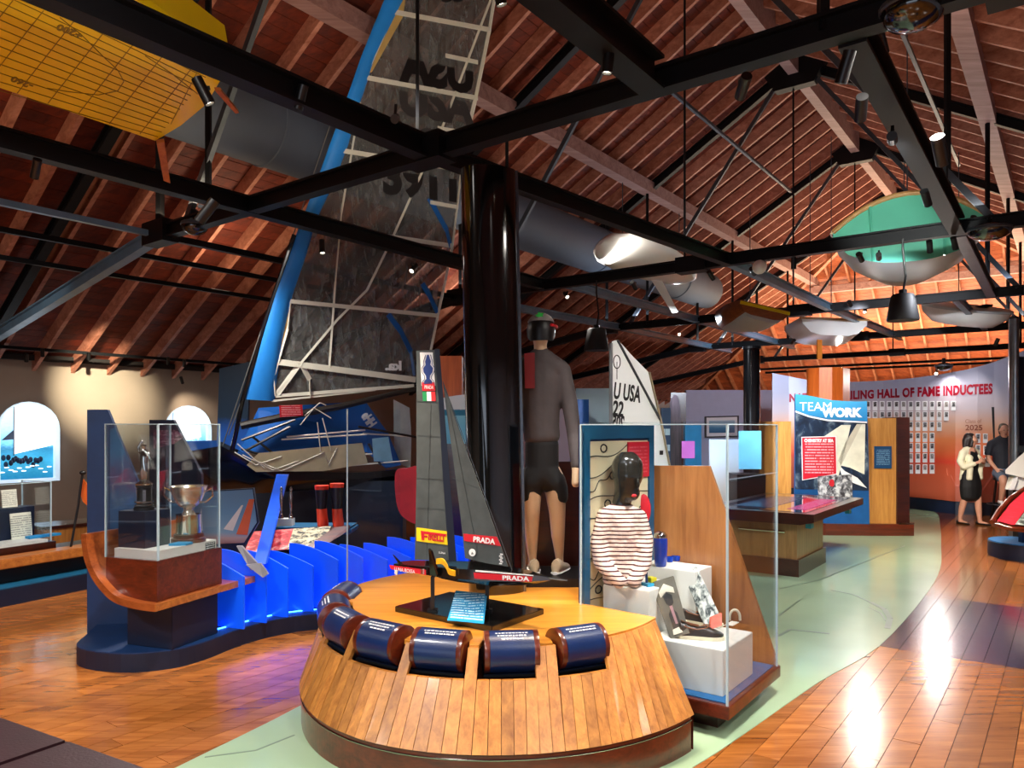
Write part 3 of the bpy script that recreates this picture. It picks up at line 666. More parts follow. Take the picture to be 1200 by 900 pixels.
# wave boards: each a cobalt board with a breaking-wave top
base = curve_pts([(-2.35, 5.98, 0), (-2.0, 6.48, 0), (-1.5, 6.72, 0), (-1.0, 6.9, 0), (-.55, 7.1, 0), (-.3, 7.5, 0)], 6)
def along(P, d):
    for p, q in zip(P[:-1], P[1:]):
        l = (q-p).length
        if d <= l: return p.lerp(q, d/l), (q-p).normalized()
        d -= l
    return P[-1].copy(), (P[-1]-P[-2]).normalized()
for k in range(12):
    p, d = along(base, .0+k*.22); u = Vector((.93, -.36, 0)) if k < 3 else Vector((.97, -.2, 0))
    h = .55+.03*math.sin(k*1.7); wd = .47
    prof = [(0, 0), (wd, 0), (wd, h*.76)]+[(wd*(1-t), h*(.76+.24*math.sin(t*math.pi/2))) for t in (.15, .3, .45, .6, .75, .88, 1)]+[(0, h*.8)]
    build('wave_board', MB().prism([p-u*wd*.5+u*a_+ZX*(.14+b_) for a_, b_ in prof], Vector((.005, .015, 0))), BLUEW, r)
led = MB()
for p, q in zip(base[:-1], base[1:]): led.bar(p+ZX*.143-Vector((.0, .1, 0)), q+ZX*.143-Vector((.0, .1, 0)), .012, .006)
build('light_strip', led, mat('blue_led', c(60, 130, 255), .5, emit=14, ecol=c(40, 110, 255)), r)
# tall navy panels behind the case
SEA = vgrad('sea_print', [(0, c(8, 44, 84)), (.35, c(18, 72, 116)), (.6, c(54, 96, 140)), (.7, c(96, 70, 112)), (.85, c(56, 116, 160)), (1, c(30, 96, 140))], nz_=.1, ns=7)
pl = VPl((-3.6, 6.0), (-2.2, 6.25))
build('tall_panel', MB().prism([pl.pt(102, 480), pl.pt(126, 480), pl.pt(178, 604), pl.pt(178, 752), pl.pt(102, 752)], pl.n*-.05), NAVY, r)
build('sea_print', MB().prism([pl.pt(129, 503, .004), pl.pt(135, 501, .004), pl.pt(176, 602, .004), pl.pt(176, 700, .004), pl.pt(129, 700, .004)], pl.n*.003), SEA, r)
p2 = VPl((-3.4, 6.85), (-1.6, 6.85))
build('tall_panel', MB().prism([p2.pt(175, 492), p2.pt(203, 492), p2.pt(236, 556), p2.pt(236, 725), p2.pt(175, 725)], Vector((0, .05, 0))), NAVYD, r)
build('deck_print', MB().prism([p2.pt(180, 504, .004), p2.pt(207, 504, .004), p2.pt(215, 512, .004), p2.pt(205, 520, .004), p2.pt(180, 526, .004)], Vector((0, -.003, 0))), blotch('deck_crew_print', [(.35, c(30, 24, 44)), (.5, c(130, 60, 90)), (.65, c(190, 170, 180))], 7), r)
# regatta picture panel
p3 = VPl((-3, 6.62), (-1, 6.62))
RG = vgrad('regatta_print', [(0, c(120, 60, 50)), (.14, c(170, 140, 130)), (.24, c(120, 150, 165)), (.6, c(96, 136, 164)), (1, c(92, 128, 158))], nz_=.04, ns=8)
q = thing('picture_panel', 'slanted picture panel of racing boats behind the silver cup', 'panel', (-2.1, 6.62, .14))
build('panel_board', MB().prism([p3.pt(196, 578), p3.pt(297, 572), p3.pt(303, 612), p3.pt(287, 640), p3.pt(280, 735), p3.pt(196, 735)], Vector((0, .03, 0))), NAVYD, q)
build('print', MB().prism([p3.pt(198, 579, .004), p3.pt(296, 573.5, .004), p3.pt(301, 612, .004), p3.pt(286, 636, .004), p3.pt(198, 640, .004)], Vector((0, -.003, 0))), RG, q)
build('sail_print', MB().prism([p3.pt(262, 620, .009), p3.pt(283, 592, .009), p3.pt(285, 592, .009), p3.pt(273, 622, .009)], Vector((0, -.002, 0))), mat('cream_sail_print', c(214, 204, 190), .5), q)
build('sail_print', MB().prism([p3.pt(277, 626, .009), p3.pt(292, 585, .009), p3.pt(298, 585, .009), p3.pt(290, 627, .009)], Vector((0, -.002, 0))), mat('orange_sail_print', c(206, 92, 52), .5), q)
build('sail_print', MB().prism([p3.pt(231, 622, .009), p3.pt(236, 596, .009), p3.pt(238, 622, .009)], Vector((0, -.002, 0))), mat('pale_sail_print', c(190, 200, 206), .5), q)
# ---- trophy case
Vv = Vector((.33, .944, 0)).normalized(); Uu = Vector((-.944, .33, 0)).normalized(); C1 = Vector((-2.487, 5.2, 0))
r = thing('trophy_case', 'glass trophy case on a navy pedestal in a curved wooden bow shelf', 'display case', C1+Uu*.25+Vv*.3+ZX*.138)
cp = C1+Vv*.16+Uu*.02
build('pedestal', MB().obox(cp+ZX*.138, Uu*.42, Vv*.47, ZX*.34), NAVYD, r, bevel=.004)
prof = [(-.04, .47), (.1, .472), (.262, .49), (.36, .52), (.437, .57), (.51, .635), (.567, .71), (.61, .80), (.632, .9), (.638, .975)]
pc = curve_pts([(u, z, 0) for u, z in prof], 3)
mb = MB(); ring = []
for i, p in enumerate(pc):
    t = (pc[min(i+1, len(pc)-1)]-pc[max(i-1, 0)]).normalized(); n_ = Vector((-t.y, t.x, 0)); a_ = p-n_*.0; b_ = p+n_*.05
    ring.append([C1+Uu*a_.x+ZX*a_.y-Vv*.06, C1+Uu*b_.x+ZX*b_.y-Vv*.06, C1+Uu*b_.x+ZX*b_.y+Vv*.98, C1+Uu*a_.x+ZX*a_.y+Vv*.98])
mb.loft(ring); build('bow_shelf', mb, wood('bow_wood', c(118, 52, 20), c(176, 92, 40), 0, .3, .5, 1, .1), r)
build('edge_band', MB().obox(C1-Uu*.052+ZX*.472-Vv*.06, Uu*.012, Vv*1.04, ZX*.05), OAKX, r)
build('wooden_box', MB().obox(C1+ZX*.523, Uu*.467, Vv*.65, ZX*.285), MAHOG, r)
CW = C1+Uu*.02+Vv*.03
build('white_slab', MB().obox(CW+ZX*.808, Uu*.40, Vv*.58, ZX*.065), WHITE, r)
build('name_plate', MB().obox(CW+ZX*.81-Uu*.004+Vv*.46, Uu*-.006, Vv*.1, ZX*.05), textlines('name_plate_print', c(20, 30, 40), c(220, 220, 220), 3, 8), r)
def pane(name, p, q, z0, z1, parent, th=.012, inset=0):
    p = Vector(p); q = Vector(q); d = (q-p).normalized(); n_ = Vector((d.y, -d.x, 0)); mb = MB()
    mb.obox(Vector((p.x, p.y, z0)), q-p, n_*th, ZX*(z1-z0), 0)
    e = .009
    mb.obox(Vector((p.x, p.y, z1)), q-p, n_*th, ZX*.006, 1)
    for s_, dd in ((p, -d), (q, d)): mb.obox(Vector((s_.x, s_.y, z0)), dd*e, n_*th, ZX*(z1-z0+.006), 1)
    return build(name, mb, [GLASS, GLEDGE], parent)
CG = C1+Uu*.0+Vv*.01
pane('glass_pane', CG+Uu*.47, CG, .81, 1.765, r); pane('glass_pane', CG, CG+Vv*.6, .81, 1.765, r); pane('glass_pane', CG+Uu*.47+Vv*.6, CG+Uu*.47, .81, 1.765, r)
ZT = .873
tp = CW+Uu*.27+Vv*.14; t_ = thing('display_block', 'navy block holding the statuette trophy in the glass case', 'plinth', tp+ZX*ZT)
build('block_body', MB().obox(tp+ZX*ZT-Uu*.11-Vv*.1, Uu*.25, Vv*.24, ZX*.265), NAVYD, t_, bevel=.003)
tb = tp+ZX*(ZT+.265)
t_ = thing('statuette_trophy', 'silver statuette trophy on a tall black base in the glass case', 'trophy', tb)
build('trophy_base', MB().lathe([(.07, 0), (.07, .022), (.056, .026), (.05, .04), (.05, .165), (.057, .17), (.057, .185)], tb, 20), BLACK, t_, True)
mb = MB()
for z in (.03, .055): mb.lathe([(.063, z), (.066, z+.006), (.063, z+.012)], tb, 20)
for k in range(4): t = k*math.pi/2+.5; mb.box(tb+Vector((math.cos(t)*.051, math.sin(t)*.051, .05)), (.02, .004, .1), t+math.pi/2)
build('silver_shield', mb, CHROME, t_)
build('silver_collar', MB().lathe([(.059, .185), (.064, .193), (.046, .205), (.032, .215), (.018, .222)], tb, 20), CHROME, t_, True)
P = lambda x, z, y=0: tb+Vector((x*.85, y, .22+(z-.31)*.72))
fj = [(P(0, .48), .026, .02), (P(0, .55), .03, .022), (P(0, .6), .022, .016), (P(0, .625), .01, .01), (P(0, .655), .02, .02), (P(-.014, .4), .018, .018), (P(-.012, .32), .01, .01), (P(.014, .4), .018, .018), (P(.014, .32), .01, .01), (P(.04, .58), .011, .011), (P(.055, .52), .009, .009), (P(-.035, .59), .011, .011), (P(-.05, .64), .009, .009), (P(-.02, .7), .008, .008)]
skin('figure', fj, [(0, 1), (1, 2), (2, 3), (3, 4), (0, 5), (5, 6), (0, 7), (7, 8), (2, 9), (9, 10), (2, 11), (11, 12), (12, 13)], CHROME, t_, vox=.0035, sm=2)
cb = CW+Uu*.12+Vv*.42+ZX*ZT
t_ = thing('silver_cup', 'silver punch bowl cup with scroll handles on a round base', 'trophy', cb)
build('wood_plinth', MB().lathe([(.125, 0), (.125, .03), (.11, .035), (.105, .06)], cb, 24), MAHOG, t_, True)
build('band', MB().lathe([(.09, .06), (.092, .065), (.088, .2), (.092, .21)], cb, 24), CHROME, t_, True)
build('bowl', MB().lathe([(.05, .21), (.035, .24), (.04, .26), (.07, .275), (.1, .32), (.125, .385), (.135, .42), (.14, .425), (.13, .415), (.1, .34)], cb, 28), mat('warm_silver', c(232, 222, 204), .24, .85, .1), t_, True)
for s_ in (1, -1): build('handle', MB().tube([cb+Vector((s_*.12, 0, .38)), cb+Vector((s_*.18, 0, .41)), cb+Vector((s_*.185, 0, .35)), cb+Vector((s_*.13, 0, .3)), cb+Vector((s_*.09, 0, .3))], .009, 6), CHROME, t_, True)
kb = CW+Uu*.1+Vv*.2+ZX*ZT; one('cleaning_cloth', MB().prism([kb+Vector(p) for p in ((0, 0, 0), (.12, .02, 0), (.14, .09, 0), (.03, .1, 0))], (0, 0, .018)), mat('turquoise_cloth', c(36, 140, 190), .7), 'turquoise folded cloth in front of the silver cup', 'cloth')
# ---- foiling dinghy
MP = TPl((-3.9, 8.3), (-.6, 9.85), .2, 2.5); m = lambda x, y, o=0: MP.pt(x, y, o)
r = dink = thing('foiling_dinghy', 'foiling racing dinghy with black hull, blue wings and a tall clear sail', 'boat', m(320, 575))
BH = mat('black_hull', c(10, 10, 14), .2, 0, .1, coat=.6); BLUEC = mat('blue_sailcloth', c(24, 128, 214), .5, 0, .1, 3, .1, 8); BLUET = mat('blue_trampoline', c(14, 96, 186), .45, 0, .12, 3, .1, 10)
rings = []
for x, y0, y1, hb in ((184, 529, 533, .01), (200, 521, 552, .05), (222, 517, 569, .10), (255, 518, 578, .15), (300, 540, 578, .18), (350, 552, 575, .19), (430, 553, 569, .18), (492, 547, 563, .15)):
    a_, b_ = m(x, y0), m(x, y1); Yv = Vector((0, 1, 0)); mid = a_.lerp(b_, .45)
    rings.append([a_-Yv*hb*.8, mid-Yv*hb, b_-Yv*hb*.3, b_+Yv*hb*.3, mid+Yv*hb, a_+Yv*hb*.8])
build('hull', MB().loft(rings), BH, r, True)
build('bow_stripe', MB().prism([m(192, 527, .17), m(215, 517, .17), m(256, 516, .17), m(256, 523, .17), m(215, 530, .17)], (0, .004, 0)), BLUET, r)  # blue highlight along the bow edge, put in as a coloured strip
build('wing_trampoline', MB().prism([m(279, 528, -.4), m(303, 478, -.55), m(428, 470, -.55), m(455, 508, -.45), m(470, 545, -.3), m(452, 549, -.2), (m(430, 530, -.2)), m(300, 532, -.2)], (0, .01, 0)), BLUET, r)
build('side_panel', MB().prism([m(289, 545, .2), m(303, 531, .2), m(424, 519, .2), m(431, 543, .2), m(380, 552, .2), m(300, 553, .2)], (0, .02, 0)), mat('cream_panel', c(196, 186, 150), .5), r)
build('reflection_plate', MB().prism([m(436, 514, .22), m(455, 512, .22), m(460, 540, .22), m(438, 541, .22)], (0, .01, 0)), mat('pale_cyan_reflection', c(150, 206, 232), .4), r)  # pale cyan reflection put in as a coloured plate
for p, q in (((336, 512), (428, 504)), ((330, 515), (430, 509)), ((300, 541), (436, 532)), ((345, 551), (478, 540)), ((425, 508), (490, 512))): build('wing_tube', MB().tube([m(*p, .1), m(*q, .1)], .012, 6), WHITE, r)
SPM = mat('carbon_spar', c(30, 28, 28), .35)
for p, q in (((283, 516), (346, 492)), ((288, 528), (340, 500)), ((283, 526), (330, 540)), ((296, 512), (342, 549)), ((420, 500), (492, 513)), ((432, 520), (446, 545))): build('spar', MB().tube([m(*p, .12), m(*q, .15)], .016, 6), SPM, r)
build('boom', MB().tube([m(282, 499, .1), m(330, 489, .1), m(400, 476, .1), m(490, 455, .1)], [.045, .045, .04, .03], 8), mat('boom_black', c(34, 30, 28), .4), r, True)
build('mast', MB().tube([m(268, 545, .02), m(276, 510, .02), m(284, 470, .02), m(310, 380, .02), m(345, 275, .02)], .028, 8), BH, r, True)
mb = MB()
for pts in (((357, 487), (375, 472), (382, 475)), ((352, 498), (368, 478), (388, 490)), ((372, 495), (376, 530)), ((378, 490), (388, 528)), ((300, 540), (330, 552), (380, 530), (385, 545), (395, 525)), ((275, 530), (300, 545), (330, 535)), ((278, 520), (310, 549)), ((284, 533), (320, 551), (350, 540))): mb.tube([m(*p, .2) for p in pts], .007, 5)
build('control_line', mb, ROPE, r)['kind'] = 'stuff'
mb = MB()
for pts in (((388, 143), (260, 525)), ((398, 147), (284, 470)), ((345, 300), (268, 510))): mb.tube([m(*p, .03) for p in pts], .007, 5)
build('shroud', mb, mat('shroud_wire', c(120, 118, 116), .4, .5), r)
build('foil_strut', MB().prism([W(324, 556, 8.4), W(337, 556, 8.4), W(311, 661, 6.15), W(297, 661, 6.15)], (0, .05, 0)), mat('blue_foil', c(26, 84, 214), .3, coat=.4), r)
GF = mat('grey_foil', c(140, 138, 142), .3, .3); build('foil_wing', MB().prism([W(277, 640, 6.2), W(283, 640, 6.2), W(301, 660, 6.1), W(294, 669, 6.1)], (0, .03, 0)), GF, r); build('foil_wing', MB().prism([W(288, 662, 6.08), W(305, 660, 6.08), W(314, 673, 6.0), W(308, 677, 6.0)], (0, .03, 0)), GF, r)
# sail with its own pieces
FILM = bpy.data.materials.new('clear_sail_film'); FILM.use_nodes = True; t = FILM.node_tree; pb = t.nodes['Principled BSDF']
pb.inputs['Base Color'].default_value = c(170, 172, 170); pb.inputs['Roughness'].default_value = .16
co = coords(t, 'Object', (7, 3, 2.2), 0); n1 = noise(t, co, 1.6, 6, .65, 1.5)
b_ = N(t, 'ShaderNodeBump', i_Strength=1.0, i_Distance=.14); L(t, n1, b_.inputs['Height']); L(t, b_.outputs[0], pb.inputs['Normal'])
tr = N(t, 'ShaderNodeBsdfTransparent'); tr.inputs[0].default_value = (.66, .65, .64, 1)
mx = N(t, 'ShaderNodeMixShader'); L(t, ramp(t, n1, [(.35, (.14,)*3+(1,)), (.72, (.52,)*3+(1,))]), mx.inputs[0]); L(t, tr.outputs[0], mx.inputs[1]); L(t, pb.outputs[0], mx.inputs[2]); L(t, mx.outputs[0], t.nodes['Material Output'].inputs[0])
film = [(481, -30), (472, 0), (462, 13), (430, 87), (410, 157), (393, 205), (363, 267), (340, 353), (322, 430), (322, 465), (405, 458), (485, 452), (488, 440), (505, 410), (513, 370), (530, 290), (540, 205), (545, 165), (557, 115), (573, 35), (584, -30)]
sail = build('sail', MB().prism([m(*p) for p in film], (0, .004, 0)), FILM, r)
sail['label'] = 'tall clear film sail with white battens and black letters'
mb = MB(); rr = []
for l_, q in (((460, -30), (482, -30)), ((450, 0), (473, 0)), ((423, 67), (440, 67)), ((400, 133), (418, 133)), ((386, 170), (408, 170)), ((370, 215), (391, 215)), ((353, 260), (370, 260)), ((337, 300), (358, 302)), ((320, 343), (343, 345)), ((303, 400), (331, 400)), ((290, 455), (323, 455)), ((287, 468), (322, 470))):
    a_, b_ = m(*l_), m(*q); ce = (a_+b_)/2; hw = (b_-a_)/2
    rr.append([ce+hw*math.cos(t_)+Vector((0, .06*math.sin(t_), 0)) for t_ in [2*math.pi*k/12 for k in range(12)]])
build('luff_sleeve', mb.loft(rr), BLUEC, r, True)
TAPE = mat('white_tape', c(214, 212, 196), .5, 0, .03)
for p, q, w_ in (((462, 14), (575, 35), .045), ((430, 91), (560, 115), .045), ((398, 176), (547, 200), .045), ((366, 264), (529, 288), .045), ((340, 353), (514, 370), .04), ((318, 423), (487, 445), .06), ((323, 464), (485, 452), .035), ((318, 470), (440, 457), .02), ((522, 65), (560, 73), .04), ((513, 150), (546, 156), .04), ((504, 237), (537, 243), .04)):
    build('batten', MB().bar(m(*p, .012), m(*q, .012), .012, w_*1.2), TAPE, sail)
for pts, w_ in (([(583, -28), (573, 35), (557, 115), (545, 165), (540, 205)], .05), ([(540, 205), (530, 290), (513, 370), (505, 410)], .03), ([(480, -28), (462, 14), (428, 90)], .02), ([(575, 0), (537, 100), (518, 150), (457, 285), (430, 340), (395, 375), (322, 462)], .022), ([(422, 120), (400, 250), (393, 330), (386, 430)], .02), ([(340, 353), (337, 385), (321, 440), (323, 464)], .03), ([(352, 425), (363, 445), (364, 466)], .05), ([(338, 355), (318, 425)], .02), ([(352, 425), (325, 462)], .05)):
    mb = MB()
    for p, q in zip(pts[:-1], pts[1:]): mb.bar(m(*p, .01), m(*q, .01), .01, w_*1.2)
    build('seam_tape', mb, TAPE, sail)
mb = MB().prism([m(336, 362, .008), m(340, 356, .008), m(336, 395, .008), m(321, 440, .008), (m(318, 425, .008))], (0, .003, 0)); LPM = mat('tan_patch', c(176, 148, 84), .5); build('luff_patch', mb, LPM, sail); mb = MB().prism([m(462, 16, .008), m(478, -22, .008), m(472, 20, .008), m(436, 84, .008), m(432, 86, .008)], (0, .003, 0)); build('luff_patch', mb, LPM, sail)
BL2 = mat('blue_trim', c(18, 100, 180), .5)
for pts in ([(503, 232), (512, 248), (524, 270), (529, 290)], [(495, 332), (503, 345), (513, 366)], [(455, 368), (470, 388), (482, 412), (486, 440)]):
    mb = MB()
    for p, q in zip(pts[:-1], pts[1:]): mb.bar(m(*p, .007), m(*q, .007), .004, .08)
    build('blue_trim', mb, BL2, sail)
sx = (m(560, 115)-m(430, 91)).normalized(); sy = (m(445, 0)-m(440, 60)).normalized()
def sailtext(s_, x, y, size, wpx, mir=False, bold=.02, mt=INK, off=.014):
    return build('lettering', text_mb(s_, size*1.24, frame(m(x, y, off), sx, ZX+sx*.14), wpx/FPX*9.3, bold*1.2, .002, mir), mt, sail)
FAINT = mat('grey_letter', c(52, 50, 50), .5)
sailtext('USA', 514, 84, .46, 88, True, .026); sailtext('USA', 511, 122, .46, 90, False, .026, FAINT); sailtext('USA', 500, 158, .42, 96, True, .022, FAINT)
sailtext('3911', 496, 213, .47, 88, False, .024); sailtext('ka.', 461, 429, .13, 20, True, .006, PAPER)
mb = MB(); mb.ell(m(523, -2, .014), (.08, .004, .05), 12, 6); mb.ell(m(536, -2, .014), (.07, .004, .05), 12, 6); build('emblem', mb, INK, sail)
build('lettering', text_mb('eHH', .16, frame(m(432, 492, .0), m(440, 505)-m(426, 484), m(440, 487)-m(432, 492)), .2, .01, .002), PAPER, r)
lab = one('boat_label', MB().prism([m(327, 475, .26), m(354, 474, .26), m(355, 487, .26), m(328, 489, .26)], (0, .01, 0)), textlines('red_label_print', c(204, 22, 44), c(240, 170, 170), 6, 14), 'small red label card hanging on the boom of the foiling dinghy', 'label')
# rear panel behind the mast and stand below the hull
p4 = VPl((-4.2, 10.2), (-2.5, 10.2)); one('backdrop_panel', MB().prism([p4.pt(257, 432), p4.pt(292, 424), p4.pt(287, 640), p4.pt(250, 640)], (0, .06, 0)), vgrad('blue_panel_print', [(0, c(10, 50, 110)), (.3, c(20, 110, 220)), (.62, c(16, 90, 190)), (.7, c(10, 44, 70)), (1, c(8, 34, 52))], nz_=.02), 'tall dark blue panel behind the foot of the sail', 'panel')
Y5 = 9.45; p5 = VPl((-3, Y5), (0, Y5)); q5 = lambda x, y, o=0: p5.pt(x, y, o)
r = thing('boat_stand', 'dark navy stand under the foiling dinghy with a teal shelf', 'stand', q5(350, 700)*1.0-ZX*(q5(350, 700).z))
b0, b1 = q5(290, 600), q5(472, 600)
build('back_panel', MB().obox(Vector((b0.x, Y5, .0)), Vector((b1.x-b0.x, 0, 0)), (0, .3, 0), ZX*(q5(350, 564).z)), mat('deep_navy_panel', c(6, 26, 44), .4), r)
zs = W(360, 617, 7.3).z
build('shelf', MB().obox(Vector((W(312, 600, 7.3).x, 7.22, zs-.07)), Vector((.85, 0, 0)), (0, .4, 0), ZX*.07), TEAL, r, bevel=.02)
build('leg', MB().obox(Vector((W(350, 600, 7.3).x, 7.3, 0)), Vector((.3, 0, 0)), (0, .3, 0), ZX*(zs-.07)), NAVYD, r)
one('white_sheet', MB().prism([W(461, 468, 10.2), W(480, 478, 10.2), W(482, 515, 10.2), W(481, 549, 10.2), W(462, 541, 10.2)], (0, .01, 0)), mat('white_cloth', c(200, 206, 204), .6), 'small white rudder blade standing behind the end of the boom', 'rudder blade')
FLG = mat('crimson_cloth', c(196, 20, 44), .5, 0, .25, 4, .2, 6)
mb = MB(); pts = curve_pts([W(464, 552, 6.9), W(476, 549, 6.9), W(492, 548, 6.9), W(494, 580, 6.9), W(492, 612, 6.9), W(478, 610, 6.9), W(467, 598, 6.9), W(463, 575, 6.9)], 4, True); mb.prism(pts, (0, .05, 0)); one('red_flag', mb, FLG, 'crimson folded flag hanging left of the model yacht sail', 'flag')
# boots, figurines, tilted panel
OR_ = mat('orange_boot', c(224, 60, 30), .4); BB = mat('black_boot', c(24, 20, 22), .4)
for x, x1, dy, lb in ((377, 371, 0, 'left black and orange sailing boot on the teal shelf'), (395, 388, -4, 'right black and orange sailing boot on the teal shelf')):
    b = W(x, 617, 7.36); b.z = zs; h = .40-dy*.005
    q = thing('sailing_boot', lb, 'boot', b, 'pair of sailing boots')
    build('shaft', MB().loft([[b+Vector((rx*math.cos(t_), ry*math.sin(t_), z)) for t_ in [2*math.pi*k/14 for k in range(14)]] for z, rx, ry in ((.15, .045, .06), (.25, .055, .06), (h-.04, .065, .07))]), BB, q, True)
    build('cuff', MB().loft([[b+Vector((rx*math.cos(t_), ry*math.sin(t_), z)) for t_ in [2*math.pi*k/14 for k in range(14)]] for z, rx, ry in ((h-.04, .068, .072), (h, .07, .075))]), OR_, q, True)
    build('foot', MB().loft([[b+Vector((o+rx*math.cos(t_), -abs(o)*2+ry*math.sin(t_), z)) for t_ in [2*math.pi*k/14 for k in range(14)]] for z, rx, ry, o in ((0, .05, .09, .03), (.05, .052, .09, .02), (.1, .05, .075, .01), (.17, .05, .065, 0))]), OR_, q, True)
b = W(335, 617, 7.38); b.z = zs; q = thing('figurine_pair', 'pair of slim silver figurines on a white block beside the boots', 'trophy', b)
build('block', MB().box(b, (.15, .1, .07)), WHITE, q)
for s_ in (-.045, .05): build('figurine', MB().lathe([(.025, .07), (.02, .1), (.01, .12), (.014, .2), (.02, .27), (.014, .32), (.012, .34), (.016, .36), (.006, .385)], b+Vector((s_, 0, 0)), 10), CHROME, q, True)
b = W(318, 617, 7.45); 
r = thing('tilted_panel', 'tilted red and white picture panel with a wooden edge under the boots', 'panel', Vector((W(345, 640, 6.9).x, 6.9, .14)))
TL, TR, BR_, BL = W(296, 624, 7.15), W(392, 617, 7.15), W(378, 641, 6.8), W(286, 649, 6.8)
build('panel_board', MB().prism([BL, BR_, TR, TL], (0, .02, -.02)), MAHOGD, r)
mid1, mid0 = TL.lerp(TR, .5), BL.lerp(BR_, .55); up = Vector((0, -.004, .006))
build('red_print', MB().prism([BL+up, mid0+up, mid1+up, TL+up], up*.5), blotch('red_photo_print', [(.3, c(120, 20, 20)), (.5, c(210, 40, 50)), (.6, c(230, 120, 110)), (.75, c(240, 210, 200))], 5), r)
build('white_print', MB().prism([mid0+up, BR_+up, TR.lerp(TL, .04)+up, mid1+up], up*.5), blotch('ink_photo_print', [(.4, c(40, 36, 30)), (.5, c(206, 190, 150)), (.8, c(236, 226, 200))], 6), r)
build('wooden_edge', MB().prism([W(352, 645, 6.75), W(378, 641, 6.75), W(408, 622, 6.95), W(409, 616, 7.0), W(392, 618, 7.0)], (0, .05, .0)), MAHOG, r)
build('leg', MB().bar((TL.x+.4, 7.1, .138), (TL.x+.4, 7.1, BL.z), .08, .08), STEEL, r)
one('glass_screen', MB().obox(W(407, 640, 6.55)-ZX*(W(407, 640, 6.55).z-.14), Vector((.45, .1, 0)), (0, .012, 0), ZX*1.76, 0).obox(W(406, 640, 6.55)-ZX*(W(407, 640, 6.55).z-.14), Vector((.012, 0, 0)), (0, .012, 0), ZX*1.765, 1), [GLASS, GLEDGE], 'upright glass screen behind the wave boards left of the model yacht', 'glass screen')
# ---- far left case
FLP = [(-5.9, 5.6), (-4.98, 7.1), (-4.57, 7.97), (-4.2, 8.8), (-5.2, 9.4), (-6.2, 7.9), (-7.0, 6.2)]
r = thing('low_display', 'low dark display with wooden rail and teal platform at the far left edge', 'display case', (-5.5, 7.6, 0))
build('base', MB().prism([Vector((x, y, 0)) for x, y in FLP], (0, 0, .17)), NAVYD, r); build('base_top', MB().prism([Vector((x, y, .17)) for x, y in FLP], (0, 0, .01)), TEAL, r)
d = Vector((.43, .9, 0)).normalized(); n_ = Vector((-.9, .43, 0)).normalized(); o = Vector((-4.98, 7.1, 0))
build('body', MB().obox(o-d*1.2+n_*.25+ZX*.18, d*3.0, n_*.9, ZX*.18), BLACK, r)
build('rail', MB().obox(o+d*.05+n_*.12+ZX*.34, d*1.75, n_*.25, ZX*.1), OAKX, r, bevel=.01)
build('bow_end', MB().loft([[o-d*(.05)+n_*.12+d*(-.9*s_)+n_*(.3*s_)+ZX*(.34+a_*.3*(1-.25*s_))+n_*(b_*.25) for a_, b_ in ((0, 0), (.3, -.06), (.6, -.02), (.85, .15), (1, .5), (1, 1), (0, 1))] for s_ in (0, .3, .6, 1)]), wood('orange_bow_wood', c(150, 66, 26), c(190, 96, 44), 0, .3, .5, 1, .1), r, True)
build('wooden_box', MB().obox(o-d*.9+n_*.45+ZX*.36, d*1.82, n_*.6, ZX*.14), MAHOGD, r)
build('white_slab', MB().obox(o-d*.85+n_*.48+ZX*.5, d*1.7, n_*.54, ZX*.03), WHITE, r)
GP = o+d*.86+n_*.46; pane('glass_pane', GP-d*1.7, GP, .51, 1.15, r); pane('glass_pane', GP, GP+n_*.5, .51, 1.15, r)
zc = .531
def oo(x, y, Y): p = W(x, y, Y); return p
bk = o+d*.56+n_*.78+ZX*zc
s_ = thing('stepped_block', 'navy stepped block holding cards in the far left case', 'plinth', bk); build('block_body', MB().obox(bk-d*1.3, d*1.63, n_*.25, ZX*.34), NAVYD, s_)
top = bk+ZX*.34
q = thing('framed_medal', 'red framed box standing on the navy block at the left edge', 'frame', top-d*.25)
build('frame_board', MB().obox(top-d*.6+n_*.05, d*.58, n_*.05, ZX*.40), MAHOGD, q); build('red_mat', MB().obox(top-d*.58+n_*.045+ZX*.03, d*.54, n_*.004, ZX*.34), REDP, q)
build('medallion', MB().obox(top-d*.36+n_*.04+ZX*.2, d*.2, n_*.004, ZX*.12), mat('gold_print', c(150, 110, 70), .4), q); build('plaque', MB().obox(top-d*.36+n_*.04+ZX*.06, d*.2, n_*.004, ZX*.08), mat('brown_print', c(110, 60, 40), .4), q)
CARD = textlines('card_print', c(232, 228, 208), c(150, 150, 140), 12, 14, rough=.5)
for k, (da, dn, z0, w_, h, lb, mt) in enumerate(((.05, .1, .34, .16, .19, 'small white card standing on top of the navy block', CARD), (.06, -.05, .0, .22, .28, 'cream document leaning against the navy block', CARD), (-.26, -.12, .0, .15, .18, 'brown picture card standing left of the cream document', blotch('brown_photo', [(.4, c(90, 70, 60)), (.6, c(150, 130, 116))], 4)), (-.55, -.12, .0, .12, .16, 'pale card at the left edge of the far left case', CARD))):
    p = bk+d*da+n_*dn+ZX*z0; mb = MB().obox(p, d*w_, n_*.012, ZX*h+n_*h*.12); one('display_card', mb, mt, lb, 'card', 'cards in the far left case')
p = bk+d*.18-n_*.16; one('cleaning_cloth', MB().prism([p, p+d*.35, p+d*.33+n_*.1, p+d*.02+n_*.12], (0, 0, .025)), mat('turquoise_cloth_2', c(30, 140, 200), .7), 'turquoise cloth lying in front of the cream document', 'cloth')
Y6 = 8.1; pd = [W(97, 553, Y6), W(92, 590, Y6), W(86, 625, Y6), W(78, 668, Y6)]
